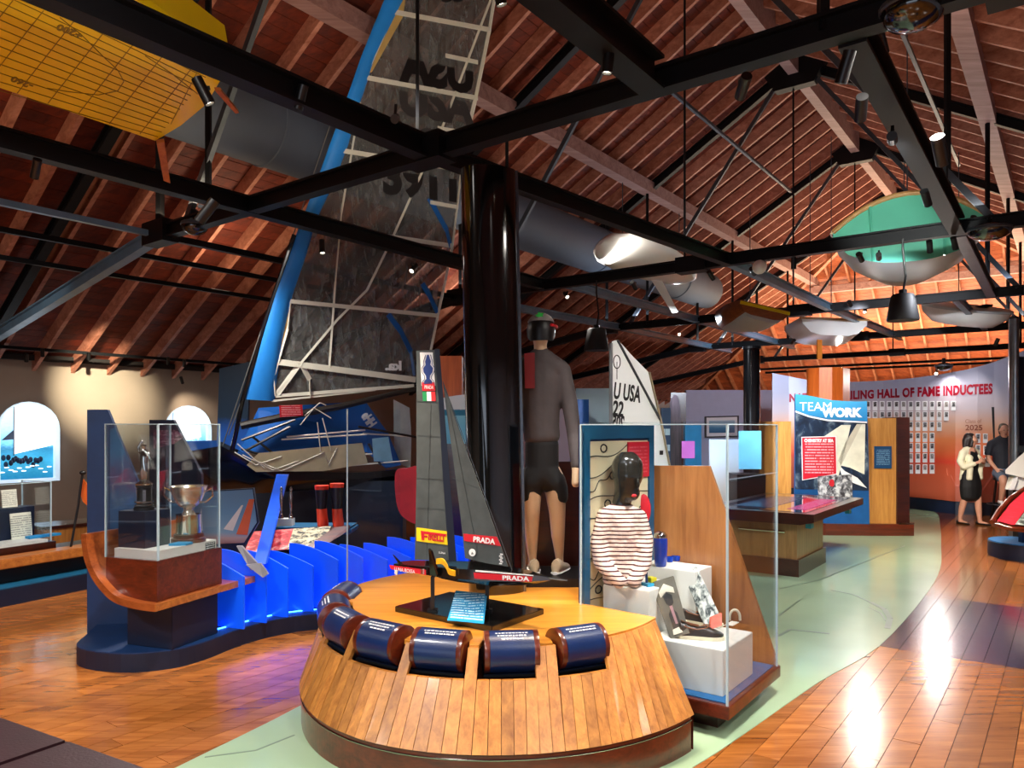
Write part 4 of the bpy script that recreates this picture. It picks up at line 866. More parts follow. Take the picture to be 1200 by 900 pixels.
r = thing('paddle', 'black shafted paddle with orange blade leaning beside the tall navy panel', 'paddle', pd[-1]); build('shaft', MB().tube(pd, .013, 8), BLACK, r, True); build('grip', MB().ell(W(97, 554, Y6), (.035, .03, .025), 12, 8), BLACK, r, True)
build('blade', MB().prism([W(97, 562, 8.2), W(104, 570, 8.2), W(104, 594, 8.2), W(97, 588, 8.2), W(93, 575, 8.2)], (0, .02, 0)), mat('orange_blade', c(214, 96, 30), .4), r)
r = thing('bench_pedestal', 'pale wooden pedestal against the taupe wall behind the far left case', 'plinth', G(78, 652)); p = G(78, 652); build('pedestal_body', MB().box(p, (.75, .5, .42), AANG), OAK, r); build('pedestal_top', MB().box(p+ZX*.42, (.8, .55, .04), AANG), MAHOGD, r)
# ================================================================ CENTRAL CONSOLE WITH INFO DRUMS
CC = Vector((-.1, 4.92, 0)); R1, R0, ZT1, ZB0 = 1.08, 1.42, .62, .2
def cp_(r_, deg, z):                          # outline of the console: flares towards the foot, less so on its left
    f = min(1, max(0, (ZT1-z)/(ZT1-ZB0))) if r_ > .95 else 0
    if deg > 0: deg = deg*(1-f*(1-50/61))
    t_ = math.radians(deg); kx = 1-.13*f*max(0, -math.sin(t_)); return CC+Vector((math.sin(t_)*r_*kx, -math.cos(t_)*r_, z))
DRUMS = [25.4, 5.2, -15, -34.5, -54, -74, -94]
r = con = thing('round_console', 'low round oak console with slanted plank sides and seven navy info drums', 'console', CC)
inn = lambda d: any(abs(d-k) < 7.9 for k in DRUMS)
d0, d1, n = -178.0, 60.5, 78
for i in range(n):
    a0, a1 = d0+(d1-d0)*i/n, d0+(d1-d0)*(i+1)/n; mid = (a0+a1)/2; g = .07
    zt = .475 if inn(mid) else ZT1-.012
    rt = R0+(R1-R0)*(zt-ZB0)/(ZT1-ZB0); j = random.uniform(-.0015, .0015)
    V = []
    for z, rr in ((ZB0, R0), (zt, rt)):
        for dr_ in (0, -.025): V += [cp_(rr+dr_+j, a0+g, z), cp_(rr+dr_+j, a1-g, z)]
    # V: 0,1 outer low; 2,3 inner low; 4,5 outer top; 6,7 inner top
    build('plank', MB().add(V, [[0,1,5,4],[2,6,7,3],[0,4,6,2],[1,3,7,5],[4,5,7,6],[0,2,3,1]]), OAK, r)
ang = []; x = d0
while x < 62.2: ang.append(x); x += 1.3
ang.append(62.2)
top = []
for a_ in ang: top.append(cp_(.935 if inn(a_) else R1+.004, a_, ZT1-.025))
top += [Vector((.47, 4.735, ZT1-.025)), Vector((.52, 5.3, ZT1-.025)), Vector((.55, 5.98, ZT1-.025))]
TOPW = wood('oak_top', c(188, 118, 34), c(224, 154, 62), .25, .3, .5, .8, .02)
build('top', MB().prism(top, (0, 0, .025)), TOPW, r)
core = [cp_(.93, a_, ZB0-.01) for a_ in ang]+[Vector((.46, 4.72, ZB0)), Vector((.5, 5.9, ZB0))]
build('core', MB().prism(core, (0, 0, ZT1-.03-ZB0)), MAHOGD, r)
pts = [cp_(R0-.012, a_, 0) for a_ in ang if a_ <= 61]; build('plinth', MB().prism(pts+[Vector((.47, 4.72, 0)), Vector((.5, 5.95, 0))], (0, 0, ZB0-.008)), MAHOG, r)
build('trim_ring', MB().tube([cp_(R0-.01, a_, ZB0-.028) for a_ in ang if a_ <= 61], .005, 6), CHROME, r, True)
build('side_board', MB().face([cp_(R0-.01, 61, 0), Vector((.475, 4.72, 0)), Vector((.475, 4.72, ZT1-.026)), cp_(R1-.01, 61.5, ZT1-.026), cp_(R0-.01, 61, ZB0)]), MAHOG, r)
LEATH = mat('navy_leather', c(8, 36, 84), .35, 0, .2, 5, .1, 90, coat=.25)
for k, dg in enumerate(DRUMS):
    t_ = math.radians(dg); rad = Vector((math.sin(t_), -math.cos(t_), 0)); tan = Vector((math.cos(t_), math.sin(t_), 0)); ce = CC+rad*1.045+ZX*.576; hw = .128
    dm = build('drum', MB().lathe([(.108, -hw+.014), (.108, hw-.014)], ce, 36, tan), LEATH, r, True)
    for s_ in (1, -1): build('end_disc', MB().lathe([(.107, -.014), (.108, -.012), (.108, .012), (.104, .014)], ce+tan*hw*s_, 36, tan), MAHOG, dm, True)
    build('tray', MB().obox(ce-tan*.147-rad*.13-ZX*.106, tan*.294, rad*.2, ZX*.008), NAVYD, dm)
    build('edge_strip', MB().obox(ce-tan*.147+rad*.072-ZX*.108, tan*.294, rad*.006, ZX*.012), STEEL, dm)
    tilt = math.radians(58); nn = rad*math.cos(tilt)+ZX*math.sin(tilt); upv = (ZX*math.cos(tilt)-rad*math.sin(tilt))
    mb = MB()
    for j, w_ in enumerate((.17, .15, .1)[:2+k % 2]):
        a_ = math.radians(74-j*11-(6 if k > 3 else 0)); nn = rad*math.cos(a_)+ZX*math.sin(a_); uu = ZX*math.cos(a_)-rad*math.sin(a_)
        xx = -w_/2; rnd = random.Random(k*7+j)
        while xx < w_/2:
            l = rnd.uniform(.008, .022); mb.obox(ce+nn*.1085+tan*xx-uu*.004, tan*l, uu*.008, nn*.0006); xx += l+.005
    build('print_line', mb, PAPER, dm)['kind'] = 'stuff'
# ---- model yacht
zt = ZT1
E1 = Vector((.797, -.604, 0)); E2 = Vector((.604, .797, 0)); S0 = Vector((-.715, 4.53, zt))
HD = Vector((.915, -.403, 0)).normalized(); HN = Vector((-HD.y, HD.x, 0))
r = yacht = thing('model_yacht', 'black foiling model yacht with grey sails on a black base, on the console', 'model boat', S0+E1*.38+E2*.25)
build('base', MB().obox(S0, E1*.76, E2*.5, ZX*.035), mat('black_gloss_base', c(12, 12, 13), .12, coat=.6), r, bevel=.003)
zb = zt+.035
H0 = Vector((-.70, 4.535, .895)); hp = lambda s_, l=0, z=0: H0+HD*s_+HN*l+ZX*z
HL = 1.0
rings = []
for s_, hb, z0, z1 in ((0, .04, .0, .025), (.06, .075, -.02, .03), (.25, .11, -.03, .038), (.45, .12, -.045, .045), (.65, .1, -.05, .045), (.85, .055, -.035, .035), (.97, .012, -.01, .02), (1.0, .003, 0, .01)):
    rings.append([hp(s_, -hb, z1), hp(s_, -hb*1.02, z0*.3), hp(s_, -hb*.5, z0), hp(s_, hb*.5, z0), hp(s_, hb*1.02, z0*.3), hp(s_, hb, z1)])
build('hull', MB().loft(rings), CARBON, r, True)
build('bowsprit', MB().tube([hp(.95, 0, .01), hp(1.1, 0, .005)], .006, 6), BLACK, r)
YP = VPl((H0-HN*.125)[:2], (H0-HN*.125+HD)[:2]); y_ = lambda x, y, o=0: YP.pt(x, y, o)
def ystrip(pts, mt, name, o=.006, par=None): return build(name, MB().prism([y_(x, y, o) for x, y in pts], YP.n*-.002), mt, par or r)
def ytext(s_, x, y, size, wid, dirp, mt, par, o=.009, bold=.0):
    d = y_(x+20, y+dirp*20)-y_(x, y); build('lettering', text_mb(s_, size, frame(y_(x, y, o), d, ZX), wid, bold, .0005), mt, par)
s1 = ystrip([(456, 662), (493, 667), (499, 668), (499, 674), (493, 673), (458, 667)], REDP, 'stern_stripe'); ytext('LUNA ROSSA', 474, 668.5, .03, .14, .15, PAPER, s1)
s2 = ystrip([(555, 671), (600, 674), (624, 676), (623, 682), (600, 681), (556, 678)], REDP, 'bow_stripe'); ytext('PRADA', 604, 678, .034, .16, .05, PAPER, s2, bold=.001)
ystrip([(557, 668), (625, 674), (625, 675), (557, 670)], PAPER, 'sheer_line')
ystrip([(493, 667), (495, 667), (495, 673), (493, 673)], mat('flag_green', c(30, 140, 80), .5), 'flag_band'); ystrip([(495, 667), (497, 667), (497, 673), (495, 673)], PAPER, 'flag_band')
build('foil_arm', MB().prism([y_(502, 643, .05), y_(505, 646, .05), y_(513, 672, .02), (y_(512, 676, .02)), y_(504, 674, .02)], YP.n*-.02), CARBON, r)
mb = MB(); cpts = curve_pts([y_(511, 658, .05), y_(518, 658, .06), y_(523, 664, .06), y_(526, 670, .05), y_(533, 672, .02)], 4); rr = [[p+ZX*.016, p-ZX*.016, p-ZX*.016-YP.n*.01, p+ZX*.016-YP.n*.01] for p in cpts]; build('foil_fairing', mb.loft(rr), mat('yellow_foil', c(226, 170, 30), .35), r, True)
mb = MB().prism([y_(460, 650), y_(463, 653), y_(471, 661), y_(468, 662)], YP.n*-.01); build('stern_fin', mb, CARBON, r)
build('rudder', MB().prism([y_(463, 667, -.06), y_(466, 668, -.06), y_(465, 674, -.06), y_(462, 672, -.06)], YP.n*-.008), WHITE, r)
for x in (507, 571):
    p = G(x, 716, zb); hz = H0.z-.02; build('stand_post', MB().bar(Vector((p.x, p.y, zb)), Vector((p.x, p.y, hz)), .022, .022).bar(Vector((p.x-.03, p.y, zb+.006)), Vector((p.x+.03, p.y, zb+.006)), .05, .012), BLACK, r)
# sails stand on the centre plane of the hull
SP = VPl(H0[:2], (H0+HD)[:2]); s_p = lambda x, y, o=0: SP.pt(x, y, o)
SCL = mat('grey_sailcloth', c(66, 72, 73), .55, 0, .22, 9, .1, 60); MSTN = mat('navy_mast', c(24, 32, 48), .35)
def ssail(name, pts, mt, th=.006, o=0): return build(name, MB().prism([s_p(x, y, o) for x, y in pts], SP.n*-th), mt, r)
msl = ssail('mainsail', [(488, 411), (509, 410), (514, 460), (520, 560), (527, 657), (486, 656), (488, 560)], SCL)
build('mast', MB().loft([[s_p(x0, y, .012), s_p(x1, y, .012), s_p(x1, y, -.012), s_p(x0, y, -.012)] for x0, x1, y in ((509, 515, 409), (514, 520, 470), (519, 527, 560), (526, 535, 658))]), MSTN, r)
jib = ssail('jib', [(519, 448), (525, 466), (547, 530), (570, 592), (595, 664), (570, 660), (545, 654), (539, 600), (530, 530), (523, 480)], SCL)
mb = MB()
for y in (470, 510, 560, 595): mb.bar(s_p(488, y, .002), s_p(514+(y-460)*.07, y+2, .002), .0015, .0015)
mb.bar(s_p(505, 470, .002), s_p(500, 655, .002), .0015, .0015); mb.bar(s_p(530, 560, .002), s_p(560, 572, .002), .0015, .0015); mb.bar(s_p(527, 480, .002), s_p(560, 650, .002), .0015, .0015)
build('seam', mb, mat('dark_seam', c(50, 54, 54), .6), msl)['kind'] = 'stuff'
build('stay', MB().bar(s_p(519, 447, .0), s_p(600, 668, 0), .003, .003), STEELB, r)
def sk(pts, mt, name, par, o=.004): return build(name, MB().prism([s_p(x, y, o) for x, y in pts], SP.n*-.0015), mt, par)
def stext(s_, x, y, size, wid, dirp, mt, par, o=.006, bold=0, rot=False):
    d = s_p(x+20, y+dirp*20)-s_p(x, y); f_ = frame(s_p(x, y, o), d, ZX) if not rot else frame(s_p(x, y, o), ZX, -d)
    return build('lettering', text_mb(s_, size, f_, wid, bold, .0005), mt, par)
YELP = mat('yellow_print', c(246, 206, 20), .5, 0, .02); BLUP = mat('navy_print', c(24, 52, 120), .5)
sk([(488, 618), (525, 623), (527, 639), (488, 634)], YELP, 'yellow_band', msl)
px_ = .005
stext('IRELLI', 511, 630, .062, .105, .12, REDP, msl, .008, .002)
mb = MB(); mb.prism([s_p(493, 622, .007), s_p(523, 626, .007), s_p(522, 629, .007), s_p(497, 625.6, .007), (s_p(497, 633, .007)), s_p(494, 633, .007)], SP.n*-.0015); mb.prism([s_p(497, 627.6, .007), s_p(501, 628, .007), s_p(501, 630, .007), s_p(497, 629.6, .007)], SP.n*-.0015); build('lettering', mb, REDP, msl)
stext('LUNA', 518, 648, .016, .045, .15, PAPER, msl)
sk([(492, 413), (507, 413), (510, 452), (494, 452)], PAPER, 'emblem_card', msl)
mb = MB(); prof = [(.0, .03), (.02, .025), (.03, .012), (.05, .014), (.07, .03), (.095, .034), (.115, .016), (.135, .02), (.155, .012), (.175, .006)]
o_ = s_p(501.5, 450, .007); dd = SP.d; ou = [o_+dd*w_+ZX*h for h, w_ in prof]+[o_-dd*w_+ZX*h for h, w_ in reversed(prof)]; mb.prism(ou, SP.n*-.001); build('cup_emblem', mb, BLUP, msl)
mb = MB()
for sg in (1, -1): mb.tube([o_+dd*sg*(w_+.011)+ZX*h-SP.n*.0005 for h, w_ in prof], .0018, 5)
build('emblem_outline', mb, BLUP, msl)
sk([(494, 448), (509, 448), (510, 458), (495, 458)], REDP, 'red_card', msl, .007); stext('PRADA', 502.5, 454, .03, .06, .05, PAPER, msl, .0105); 
for k2, mt in enumerate((mat('flag_green_2', c(20, 140, 80), .5), PAPER, mat('flag_red', c(214, 40, 50), .5))): sk([(495+5*k2, 459), (500+5*k2, 459), (500.5+5*k2, 470), (495.5+5*k2, 470)], mt, 'flag_band', msl)
sk([(543, 625.5), (582, 629), (587, 640), (544, 634)], REDP, 'red_band', jib); stext('PRADA', 567, 633.5, .042, .14, .13, PAPER, jib, .008, .0015)
mb = MB(); mb.lathe([(.022, 0), (.022, .001)], s_p(553.5, 647.5, .007), 20, SP.n); b_ = build('round_emblem', mb, PAPER, jib)
mb = MB().lathe([(.010, 0), (.010, .001)], s_p(553.5, 648.5, .009), 3, SP.n); build('emblem_mark', mb, mat('grey_print', c(110, 114, 114), .5), jib)
mb = MB()
for k in range(6): mb.obox(s_p(585+(k%2), 661-k*2.2, .008), SP.d*.018, ZX*.006, SP.n*.001)
build('print_line', mb, PAPER, jib)['kind'] = 'stuff'
# info card
a_, b_, c_, d_ = G(524, 727, zb+.004), G(567, 731, zb+.004), W(571, 696, 4.42), W(534, 692, 4.42)
q = one('info_card', MB().prism([a_, b_, c_, d_], (0, .012, -.002)), textlines('blue_card_print', c(26, 140, 196), c(200, 234, 245), 13, 18, .07, .06), 'small bright blue text card leaning on the base of the model yacht', 'card')
# ---- black wing mast section
cs = []
for k in range(28):
    t_ = 2*math.pi*k/28; x = math.cos(t_)*.19; y = math.sin(t_)*(.13 if math.sin(t_) < 0 else .1)*(1-.25*math.cos(t_)); cs.append((x, y))
M0 = W(581, 704, 4.93); M0.z = ZT1; M1 = W(571, 190, 4.93)
r = thing('wing_mast', 'tall glossy black wing mast section standing on the console', 'mast', M0+Vector((0, .17, 0)))
build('mast_section', MB().loft([[M0.lerp(M1, f_)+Vector((x, y+.17, 0)) for x, y in cs] for f_ in (0, .35, .7, 1)]), CARBON, r, True)
build('sail_track', MB().bar(M0+Vector((.195, .17, 0)), M1+Vector((.195, .17, 0)), .018, .02), mat('track_metal', c(120, 128, 138), .25, .9), r)
# ---- helmeted mannequin seen from behind
YB = 5.42; FZ = EYE-172/FPX*YB
r = thing('mannequin_base', 'low black base under the helmeted mannequin', 'plinth', (W(640, 680, YB).x, YB, ZT1))
build('base_board', MB().box((W(641, 680, YB).x, YB+.05, ZT1), (.5, .5, FZ-ZT1)), BLACK, r)
q = lambda x, y, o=0: W(x, y, YB)+Vector((0, o, 0))
mq = thing('helmeted_mannequin', 'standing mannequin in grey jacket, black shorts and helmet, seen from behind beside the mast', 'mannequin', (W(641, 680, YB).x, YB, FZ))
MSK = mat('mannequin_cream', c(206, 176, 140), .45, 0, .04)
J = [(q(635, 545), .11, .085), (q(634, 500), .115, .085), (q(634, 455), .135, .09), (q(634, 428), .12, .075), (q(634, 416), .05, .05), (q(633, 404), .048, .05), (q(634, 388, -.01), .07, .085), (q(633, 376, -.0), .06, .075),
     (q(657, 434), .055, .055), (q(666, 470, -.02), .048, .048), (q(671, 510, -.06), .04, .04), (q(673, 550, -.16), .032, .034), (q(672, 565, -.2), .03, .036),
     (q(611, 434), .055, .055), (q(603, 470, -.02), .048, .048), (q(599, 510, -.06), .04, .04), (q(598, 550, -.16), .032, .034), (q(598, 565, -.2), .03, .036),
     (q(650, 565), .085, .09), (q(653, 600, .0), .062, .066), (q(654, 628, .01), .05, .055), (q(656, 655, .03), .03, .034), (q(656, 667, .03), .028, .034),
     (q(622, 565), .085, .09), (q(623, 600), .062, .066), (q(623, 628, .01), .05, .055), (q(624, 655, .02), .03, .034), (q(624, 666, .02), .028, .034)]
E_ = [(0, 1), (1, 2), (2, 3), (3, 4), (4, 5), (5, 6), (6, 7), (3, 8), (8, 9), (9, 10), (10, 11), (11, 12), (3, 13), (13, 14), (14, 15), (15, 16), (16, 17), (0, 18), (18, 19), (19, 20), (20, 21), (21, 22), (0, 23), (23, 24), (24, 25), (25, 26), (26, 27)]
skin('body', J, E_, MSK, mq)
JK = mat('charcoal_jacket', c(72, 64, 64), .7, 0, .16, 6, .8, 7); SHO = mat('black_shorts', c(10, 10, 12), .7)
j2 = [(q(635, 512), .135, .1), (q(634, 500), .135, .1), (q(634, 470), .14, .1), (q(634, 445), .155, .1), (q(634, 426), .125, .08), (q(634, 414), .06, .058), (q(658, 433), .068, .064), (q(667, 470, -.02), .06, .058), (q(672, 510, -.06), .052, .05), (q(674, 545, -.15), .044, .044), (q(610, 433), .068, .064), (q(602, 470, -.02), .06, .058), (q(598, 510, -.06), .052, .05), (q(597, 545, -.15), .044, .044)]
skin('jacket', j2, [(0, 1), (1, 2), (2, 3), (3, 4), (4, 5), (4, 6), (6, 7), (7, 8), (8, 9), (4, 10), (10, 11), (11, 12), (12, 13)], JK, mq)
j3 = [(q(635, 520), .125, .09), (q(635, 550), .125, .095), (q(649, 566), .095, .095), (q(652, 572), .085, .086), (q(654, 584), .075, .076), (q(622, 566), .095, .095), (q(622, 572), .085, .086), (q(622, 584), .075, .076)]
skin('shorts', j3, [(0, 1), (1, 2), (2, 3), (3, 4), (1, 5), (5, 6), (6, 7)], SHO, mq)
build('back_stripe', MB().prism([q(614, 416, -.115), q(626, 415, -.12), q(626, 456, -.12), q(615, 456, -.115)], (0, .03, 0)), mat('dark_red_panel', c(120, 14, 18), .6), mq)
hc = q(634, 388); mb = MB()
hr = []
for k in range(9):
    th = math.pi/2*(k/8)*1.02; zz = math.sin(th)*.125; rr = math.cos(th)
    hr.append([hc+Vector((.105*rr*math.cos(t_), .13*rr*math.sin(t_), zz+.0)) for t_ in [2*math.pi*j/20 for j in range(20)]])
hr = [[p-ZX*.05*(1 if (p.y > hc.y-.05) else 1.6) for p in [hc+Vector((.1*math.cos(t_), .125*math.sin(t_), 0)) for t_ in [2*math.pi*j/20 for j in range(20)]]]]+hr
hl = build('helmet', mb.loft(hr), BLACK, mq, True)
hs = []
for k in range(1, 9):
    th = math.pi/2*(.22+.78*k/8); rr = math.cos(th); hs.append([hc+Vector((.113*rr*math.cos(t_), .138*rr*math.sin(t_), math.sin(th)*.134)) for t_ in [2*math.pi*j/20 for j in range(20)]])
build('helmet_shell', MB().loft(hs), mat('helmet_grey', c(150, 146, 142), .35), hl, True)
mb = MB()
for k in range(5): t_ = -.9-k*.15; mb.obox(hc+Vector((.11*math.cos(t_)*1.0, .136*math.sin(t_), .035)), (.02, -.004, 0), (0, -.006, 0), (0, 0, .012))
build('red_stripe', MB().tube([hc+Vector((.116*math.cos(t_), .14*math.sin(t_), .03)) for t_ in (-.95, -.75, -.5, -.25, 0, .2)], .01, 6), REDP, hl)
build('green_star', MB().prism([hc+Vector((-.012+.035*(1 if k % 2 else .55)*math.cos(k*math.pi/5), -.1+.0, .1+.03*(1 if k % 2 else .55)*math.sin(k*math.pi/5))) for k in range(10)], (0, .02, .0)), mat('green_print', c(20, 170, 50), .5), hl)
SHOE = mat('cream_shoe', c(196, 180, 150), .6, 0, .1, 8)
for x, y in ((626, 668), (654, 670)):
    f = q(x, y+3, .0); f.z = FZ; dxs = Vector((.35 if x > 640 else .0, .93, 0)).normalized(); lx = Vector((dxs.y, -dxs.x, 0))
    mb = MB(); mb.loft([[f+dxs*s_+lx*hw*math.cos(t_)+ZX*(h*.5+h*.5*math.sin(t_)) for t_ in [2*math.pi*k/12 for k in range(12)]] for s_, hw, h in ((-.07, .02, .07), (-.055, .036, .11), (0, .04, .11), (.08, .045, .075), (.16, .045, .055), (.2, .03, .035))]); sh_ = build('shoe', mb, SHOE, mq, True)
    build('sole', MB().loft([[f+dxs*s_+lx*hw*1.06*math.cos(t_)+ZX*(.012+.012*math.sin(t_)) for t_ in [2*math.pi*k/12 for k in range(12)]] for s_, hw in ((-.078, .02), (-.055, .038), (0, .042), (.08, .047), (.16, .047), (.207, .03))]), PAPER, sh_, True)
q2 = VPl((W(660, 600, 5.62).x, 5.62), (W(684, 600, 5.62).x, 5.62))
r = thing('mahogany_panel', 'dark red mahogany backing panel behind the helmeted mannequin', 'panel', (W(655, 690, 5.85).x, 5.85, ZT1))
build('panel_board', MB().obox(W(628, 540, 5.85)-ZX*(W(628, 540, 5.85).z-ZT1), Vector((.37, 0, 0)), (0, .03, 0), ZX*(W(650, 541, 5.85).z-ZT1)), MAHOGD, r)
build('panel_edge', MB().obox(Vector((.47, 4.78, ZT1)), Vector((.022, -.01, 0)), (.3, .6, 0), ZX*.86), mat('red_edge_paint', c(126, 22, 14), .35), r)
# ================================================================ GLASS CASE WITH THE STRIPED SHIRT
K0 = Vector((1.2, 4.15, 0)); KA, KB = .86, .95          # front corner, run along AX and BX
kp = lambda a, b, z=0: K0+AX*a+BX*b+ZX*z
r = thing('display_case', 'tall glass case with mahogany base beside the round console', 'display case', kp(.45, .45))
build('floor_plinth', MB().obox(kp(.12, .1, 0), AX*.7, BX*.8, ZX*.115), MAHOGD, r)
build('base_slab', MB().obox(kp(-.02, -.02, .115), AX*(KA+.06), BX*(KB+.0), ZX*.075), MAHOG, r, bevel=.004)
build('blue_deck', MB().obox(kp(.02, .01, .19), AX*(KA-.03), BX*(KB-.05), ZX*.006), mat('blue_felt', c(22, 88, 140), .8), r)
pane('glass_pane', kp(0, KB-.005), kp(0, 0), .19, 1.76, r); pane('glass_pane', kp(0, 0), kp(KA, 0), .19, 1.76, r)
build('glass_top', MB().obox(kp(0, 0, 1.768), AX*KA, BX*KB, ZX*.01), GLASS, r)
bw = VPl(kp(KA, 0)[:2], kp(KA, KB)[:2]); b_ = lambda x, y, o=0: bw.pt(x, y, o)
WP = wood('walnut_panel', c(140, 84, 44), c(190, 124, 70), 0, .3, .4, .8, .05, 'z')
bz = lambda x, y: b_(x, y)
build('wooden_panel', MB().prism([kp(KA, KB, .197), kp(KA, .0, .197), b_(909, 772), b_(831, 546), kp(KA, KB-.02, b_(770, 546).z)], bw.n*-.03), WP, r)
# backdrop frame along the left side
D0_ = Vector((.452, 4.735, 0)); DA = (Vector((1.0, 5.29, 0))-D0_).normalized(); DB = Vector((-DA.y, DA.x, 0))
kd = lambda a, b, z=0: D0_+DA*a+DB*(b-KB)+ZX*z
br_ = thing('rope_backdrop', 'framed backdrop printed with ropes and a red square behind the striped mannequin', 'panel', kd(.38, KB+.02, .2))
za, zb_ = .2, 1.76
build('frame_board', MB().obox(kd(.0, KB+.004, za), DA*.785, DB*.03, ZX*(zb_-za)), NAVY, br_)
for a0, a1, z0, z1 in ((.0, .06, za, zb_), (.725, .785, za, zb_), (.06, .725, zb_-.09, zb_), (.06, .725, za, za+.05)): build('frame_rail', MB().obox(kd(a0, KB+.003, z0), DA*(a1-a0), DB*-.015, ZX*(z1-z0)), mat('frame_teal', c(18, 84, 120), .4), br_)
CRM = mat('cream_print_board', c(206, 194, 158), .6, 0, .04)
build('print_board', MB().obox(kd(.065, KB+.002, za+.05), DA*.655, DB*-.004, ZX*(1.655-za-.05)), CRM, br_)
mb = MB(); rnd = random.Random(3)
def onb(u, z): return kd(.07+.645*u, KB-.004, z)
for k in range(15):
    z0 = 1.62-k*.092; pts = []
    for j in range(15):
        u = j/14; zz = z0+.16*u+.03*math.sin(u*7+k*1.9)+(.02*math.sin(u*31+k) if k % 3 == 0 else 0)
        if za+.06 < zz < 1.64: pts.append(onb(u, zz))
    if len(pts) > 2: mb.tube(curve_pts(pts, 3), .0035, 5)
    if k % 2: ce = (.1+.5*rnd.random(), z0+.08); mb.tube([onb(ce[0]+.05*math.cos(t_), ce[1]+.025*math.sin(t_)) for t_ in [2*math.pi*j/12 for j in range(13)]], .005, 5)
build('rope_print', mb, INK, br_)['kind'] = 'stuff'
build('red_square', MB().obox(kd(.47, KB-.006, 1.40), DA*.25, DB*-.008, ZX*.245), textlines('red_square_print', c(196, 26, 48), c(214, 90, 100), 10, 12), br_)
build('red_roundel', MB().ell(kd(.655, KB-.012, 1.17), (.05, .012, .11), 14, 8), REDP, br_)
# plinth blocks
def block(lb, a, b, la, lb_, z0, z1): return one('plinth_block', MB().obox(kp(a, b, z0), AX*la, BX*lb_, ZX*(z1-z0)), WHITE, lb, 'plinth', bevel=.003)
block('low white block at the front of the glass case carrying the shoes', .10, .06, .50, .46, .196, .46)
block('tall white block under the striped mannequin', .17, .56, .37, .33, .196, .725)
block('white block behind the striped mannequin carrying the blue glassware', .56, .42, .27, .42, .196, .80)
# striped mannequin
YT = 4.84; t0 = W(728, 688, YT); t0.z = .725
mq = thing('striped_mannequin', 'black headed mannequin bust in a red striped cream shirt inside the glass case', 'mannequin', t0)
q = lambda x, y, o=0: W(x, y, YT)+Vector((0, o, 0))
HB = mat('black_gloss_head', c(34, 32, 28), .16, 0, .1, coat=.5)
J = [(q(727, 606), .07, .06), (q(727, 602), .075, .06), (q(728, 597), .07, .06), (q(729, 586, .01), .06, .06), (q(733, 573, -.02), .075, .08), (q(735, 558, -.02), .1, .11), (q(735, 546, -.0), .104, .115), (q(735, 540, .0), .085, .1), (q(741, 578, -.05), .05, .05)]
skin('head_form', J, [(0, 1), (1, 2), (2, 3), (3, 4), (4, 5), (5, 6), (6, 7), (4, 8)], HB, mq)
build('nose', MB().ell(q(744, 565, -.115), (.014, .02, .032), 10, 8), HB, mq, True)
build('lips', MB().ell(q(740, 579, -.108), (.016, .01, .01), 10, 6), REDP, mq, True)
SH = bpy.data.materials.new('striped_jersey'); SH.use_nodes = True; t = SH.node_tree; pb = t.nodes['Principled BSDF']
tc = N(t, 'ShaderNodeTexCoord'); sxyz = N(t, 'ShaderNodeSeparateXYZ'); L(t, tc.outputs['Object'], sxyz.inputs[0])
wv = math_(t, 'ADD', sxyz.outputs[2], math_(t, 'MULTIPLY', math_(t, 'SUBTRACT', noise(t, coords(t), 5, 2), .5), .02))
fr = math_(t, 'FRACT', math_(t, 'MULTIPLY', wv, 37)); L(t, mixc(t, math_(t, 'LESS_THAN', fr, .33), c(232, 204, 188), c(74, 18, 20)), pb.inputs['Base Color']); pb.inputs['Roughness'].default_value = .8
bump(t, pb, noise(t, coords(t), 9, 3), .8, .05)
J = [(q(729, 679), .13, .085), (q(729, 668), .125, .088), (q(728, 645), .105, .085), (q(728, 622), .115, .09), (q(728, 606), .13, .075), (q(729, 596), .075, .065), (q(709, 605), .06, .062), (q(700, 632, -.02), .057, .06), (q(703, 657, -.07), .052, .053), (q(722, 676, -.17), .046, .046), (q(748, 605), .056, .058), (q(755, 630, -.02), .054, .056), (q(753, 657, -.06), .05, .05), (q(738, 677, -.14), .045, .045)]
o = skin('striped_shirt', J, [(0, 1), (1, 2), (2, 3), (3, 4), (4, 5), (4, 6), (6, 7), (7, 8), (8, 9), (4, 10), (10, 11), (11, 12), (12, 13)], SH, mq)
# blue glassware on the rear block
BG = glass('cobalt_glass', (.12, .3, .85, 1), .08, .5); BGD = mat('cobalt_bottle', c(12, 50, 150), .12, coat=.6)
p = W(774, 657, 5.05); p.z = .80; r = thing('blue_shaker', 'tall cobalt shaker with a silver lid beside the striped shirt', 'bottle', p)
build('shaker_body', MB().lathe([(.035, 0), (.04, .01), (.044, .06), (.05, .15), (.048, .19), (.04, .205)], p, 20), BGD, r, True); build('lid', MB().lathe([(.046, .195), (.046, .215), (.03, .235), (.012, .242)], p, 20), CHROME, r, True)
for k, (x, y, wh_) in enumerate(((785, 656, 'nearest to the shaker'), (791, 653, 'second from the shaker, in the back row'), (799, 656, 'at the right front of its cluster'), (791, 661, 'frontmost of its cluster'), (798, 650, 'farthest right at the back of its cluster'))):
    p = W(x, y, 5.2+.02*k); p.z = .80; p += AX*.03*(k % 3)
    q_ = thing('blue_glass', 'small cobalt tumbler glass '+wh_, 'glass', p, 'small cobalt tumblers'); build('tumbler', MB().lathe([(.012, 0), (.022, .004), (.025, .035), (.022, .04), (.019, .012)], p, 12), BGD, q_, True)
p = W(759, 682, 4.78); p.z = .725; r = thing('marking_tool', 'blue and yellow rigging tool standing at the right of the striped shirt', 'tool', p)
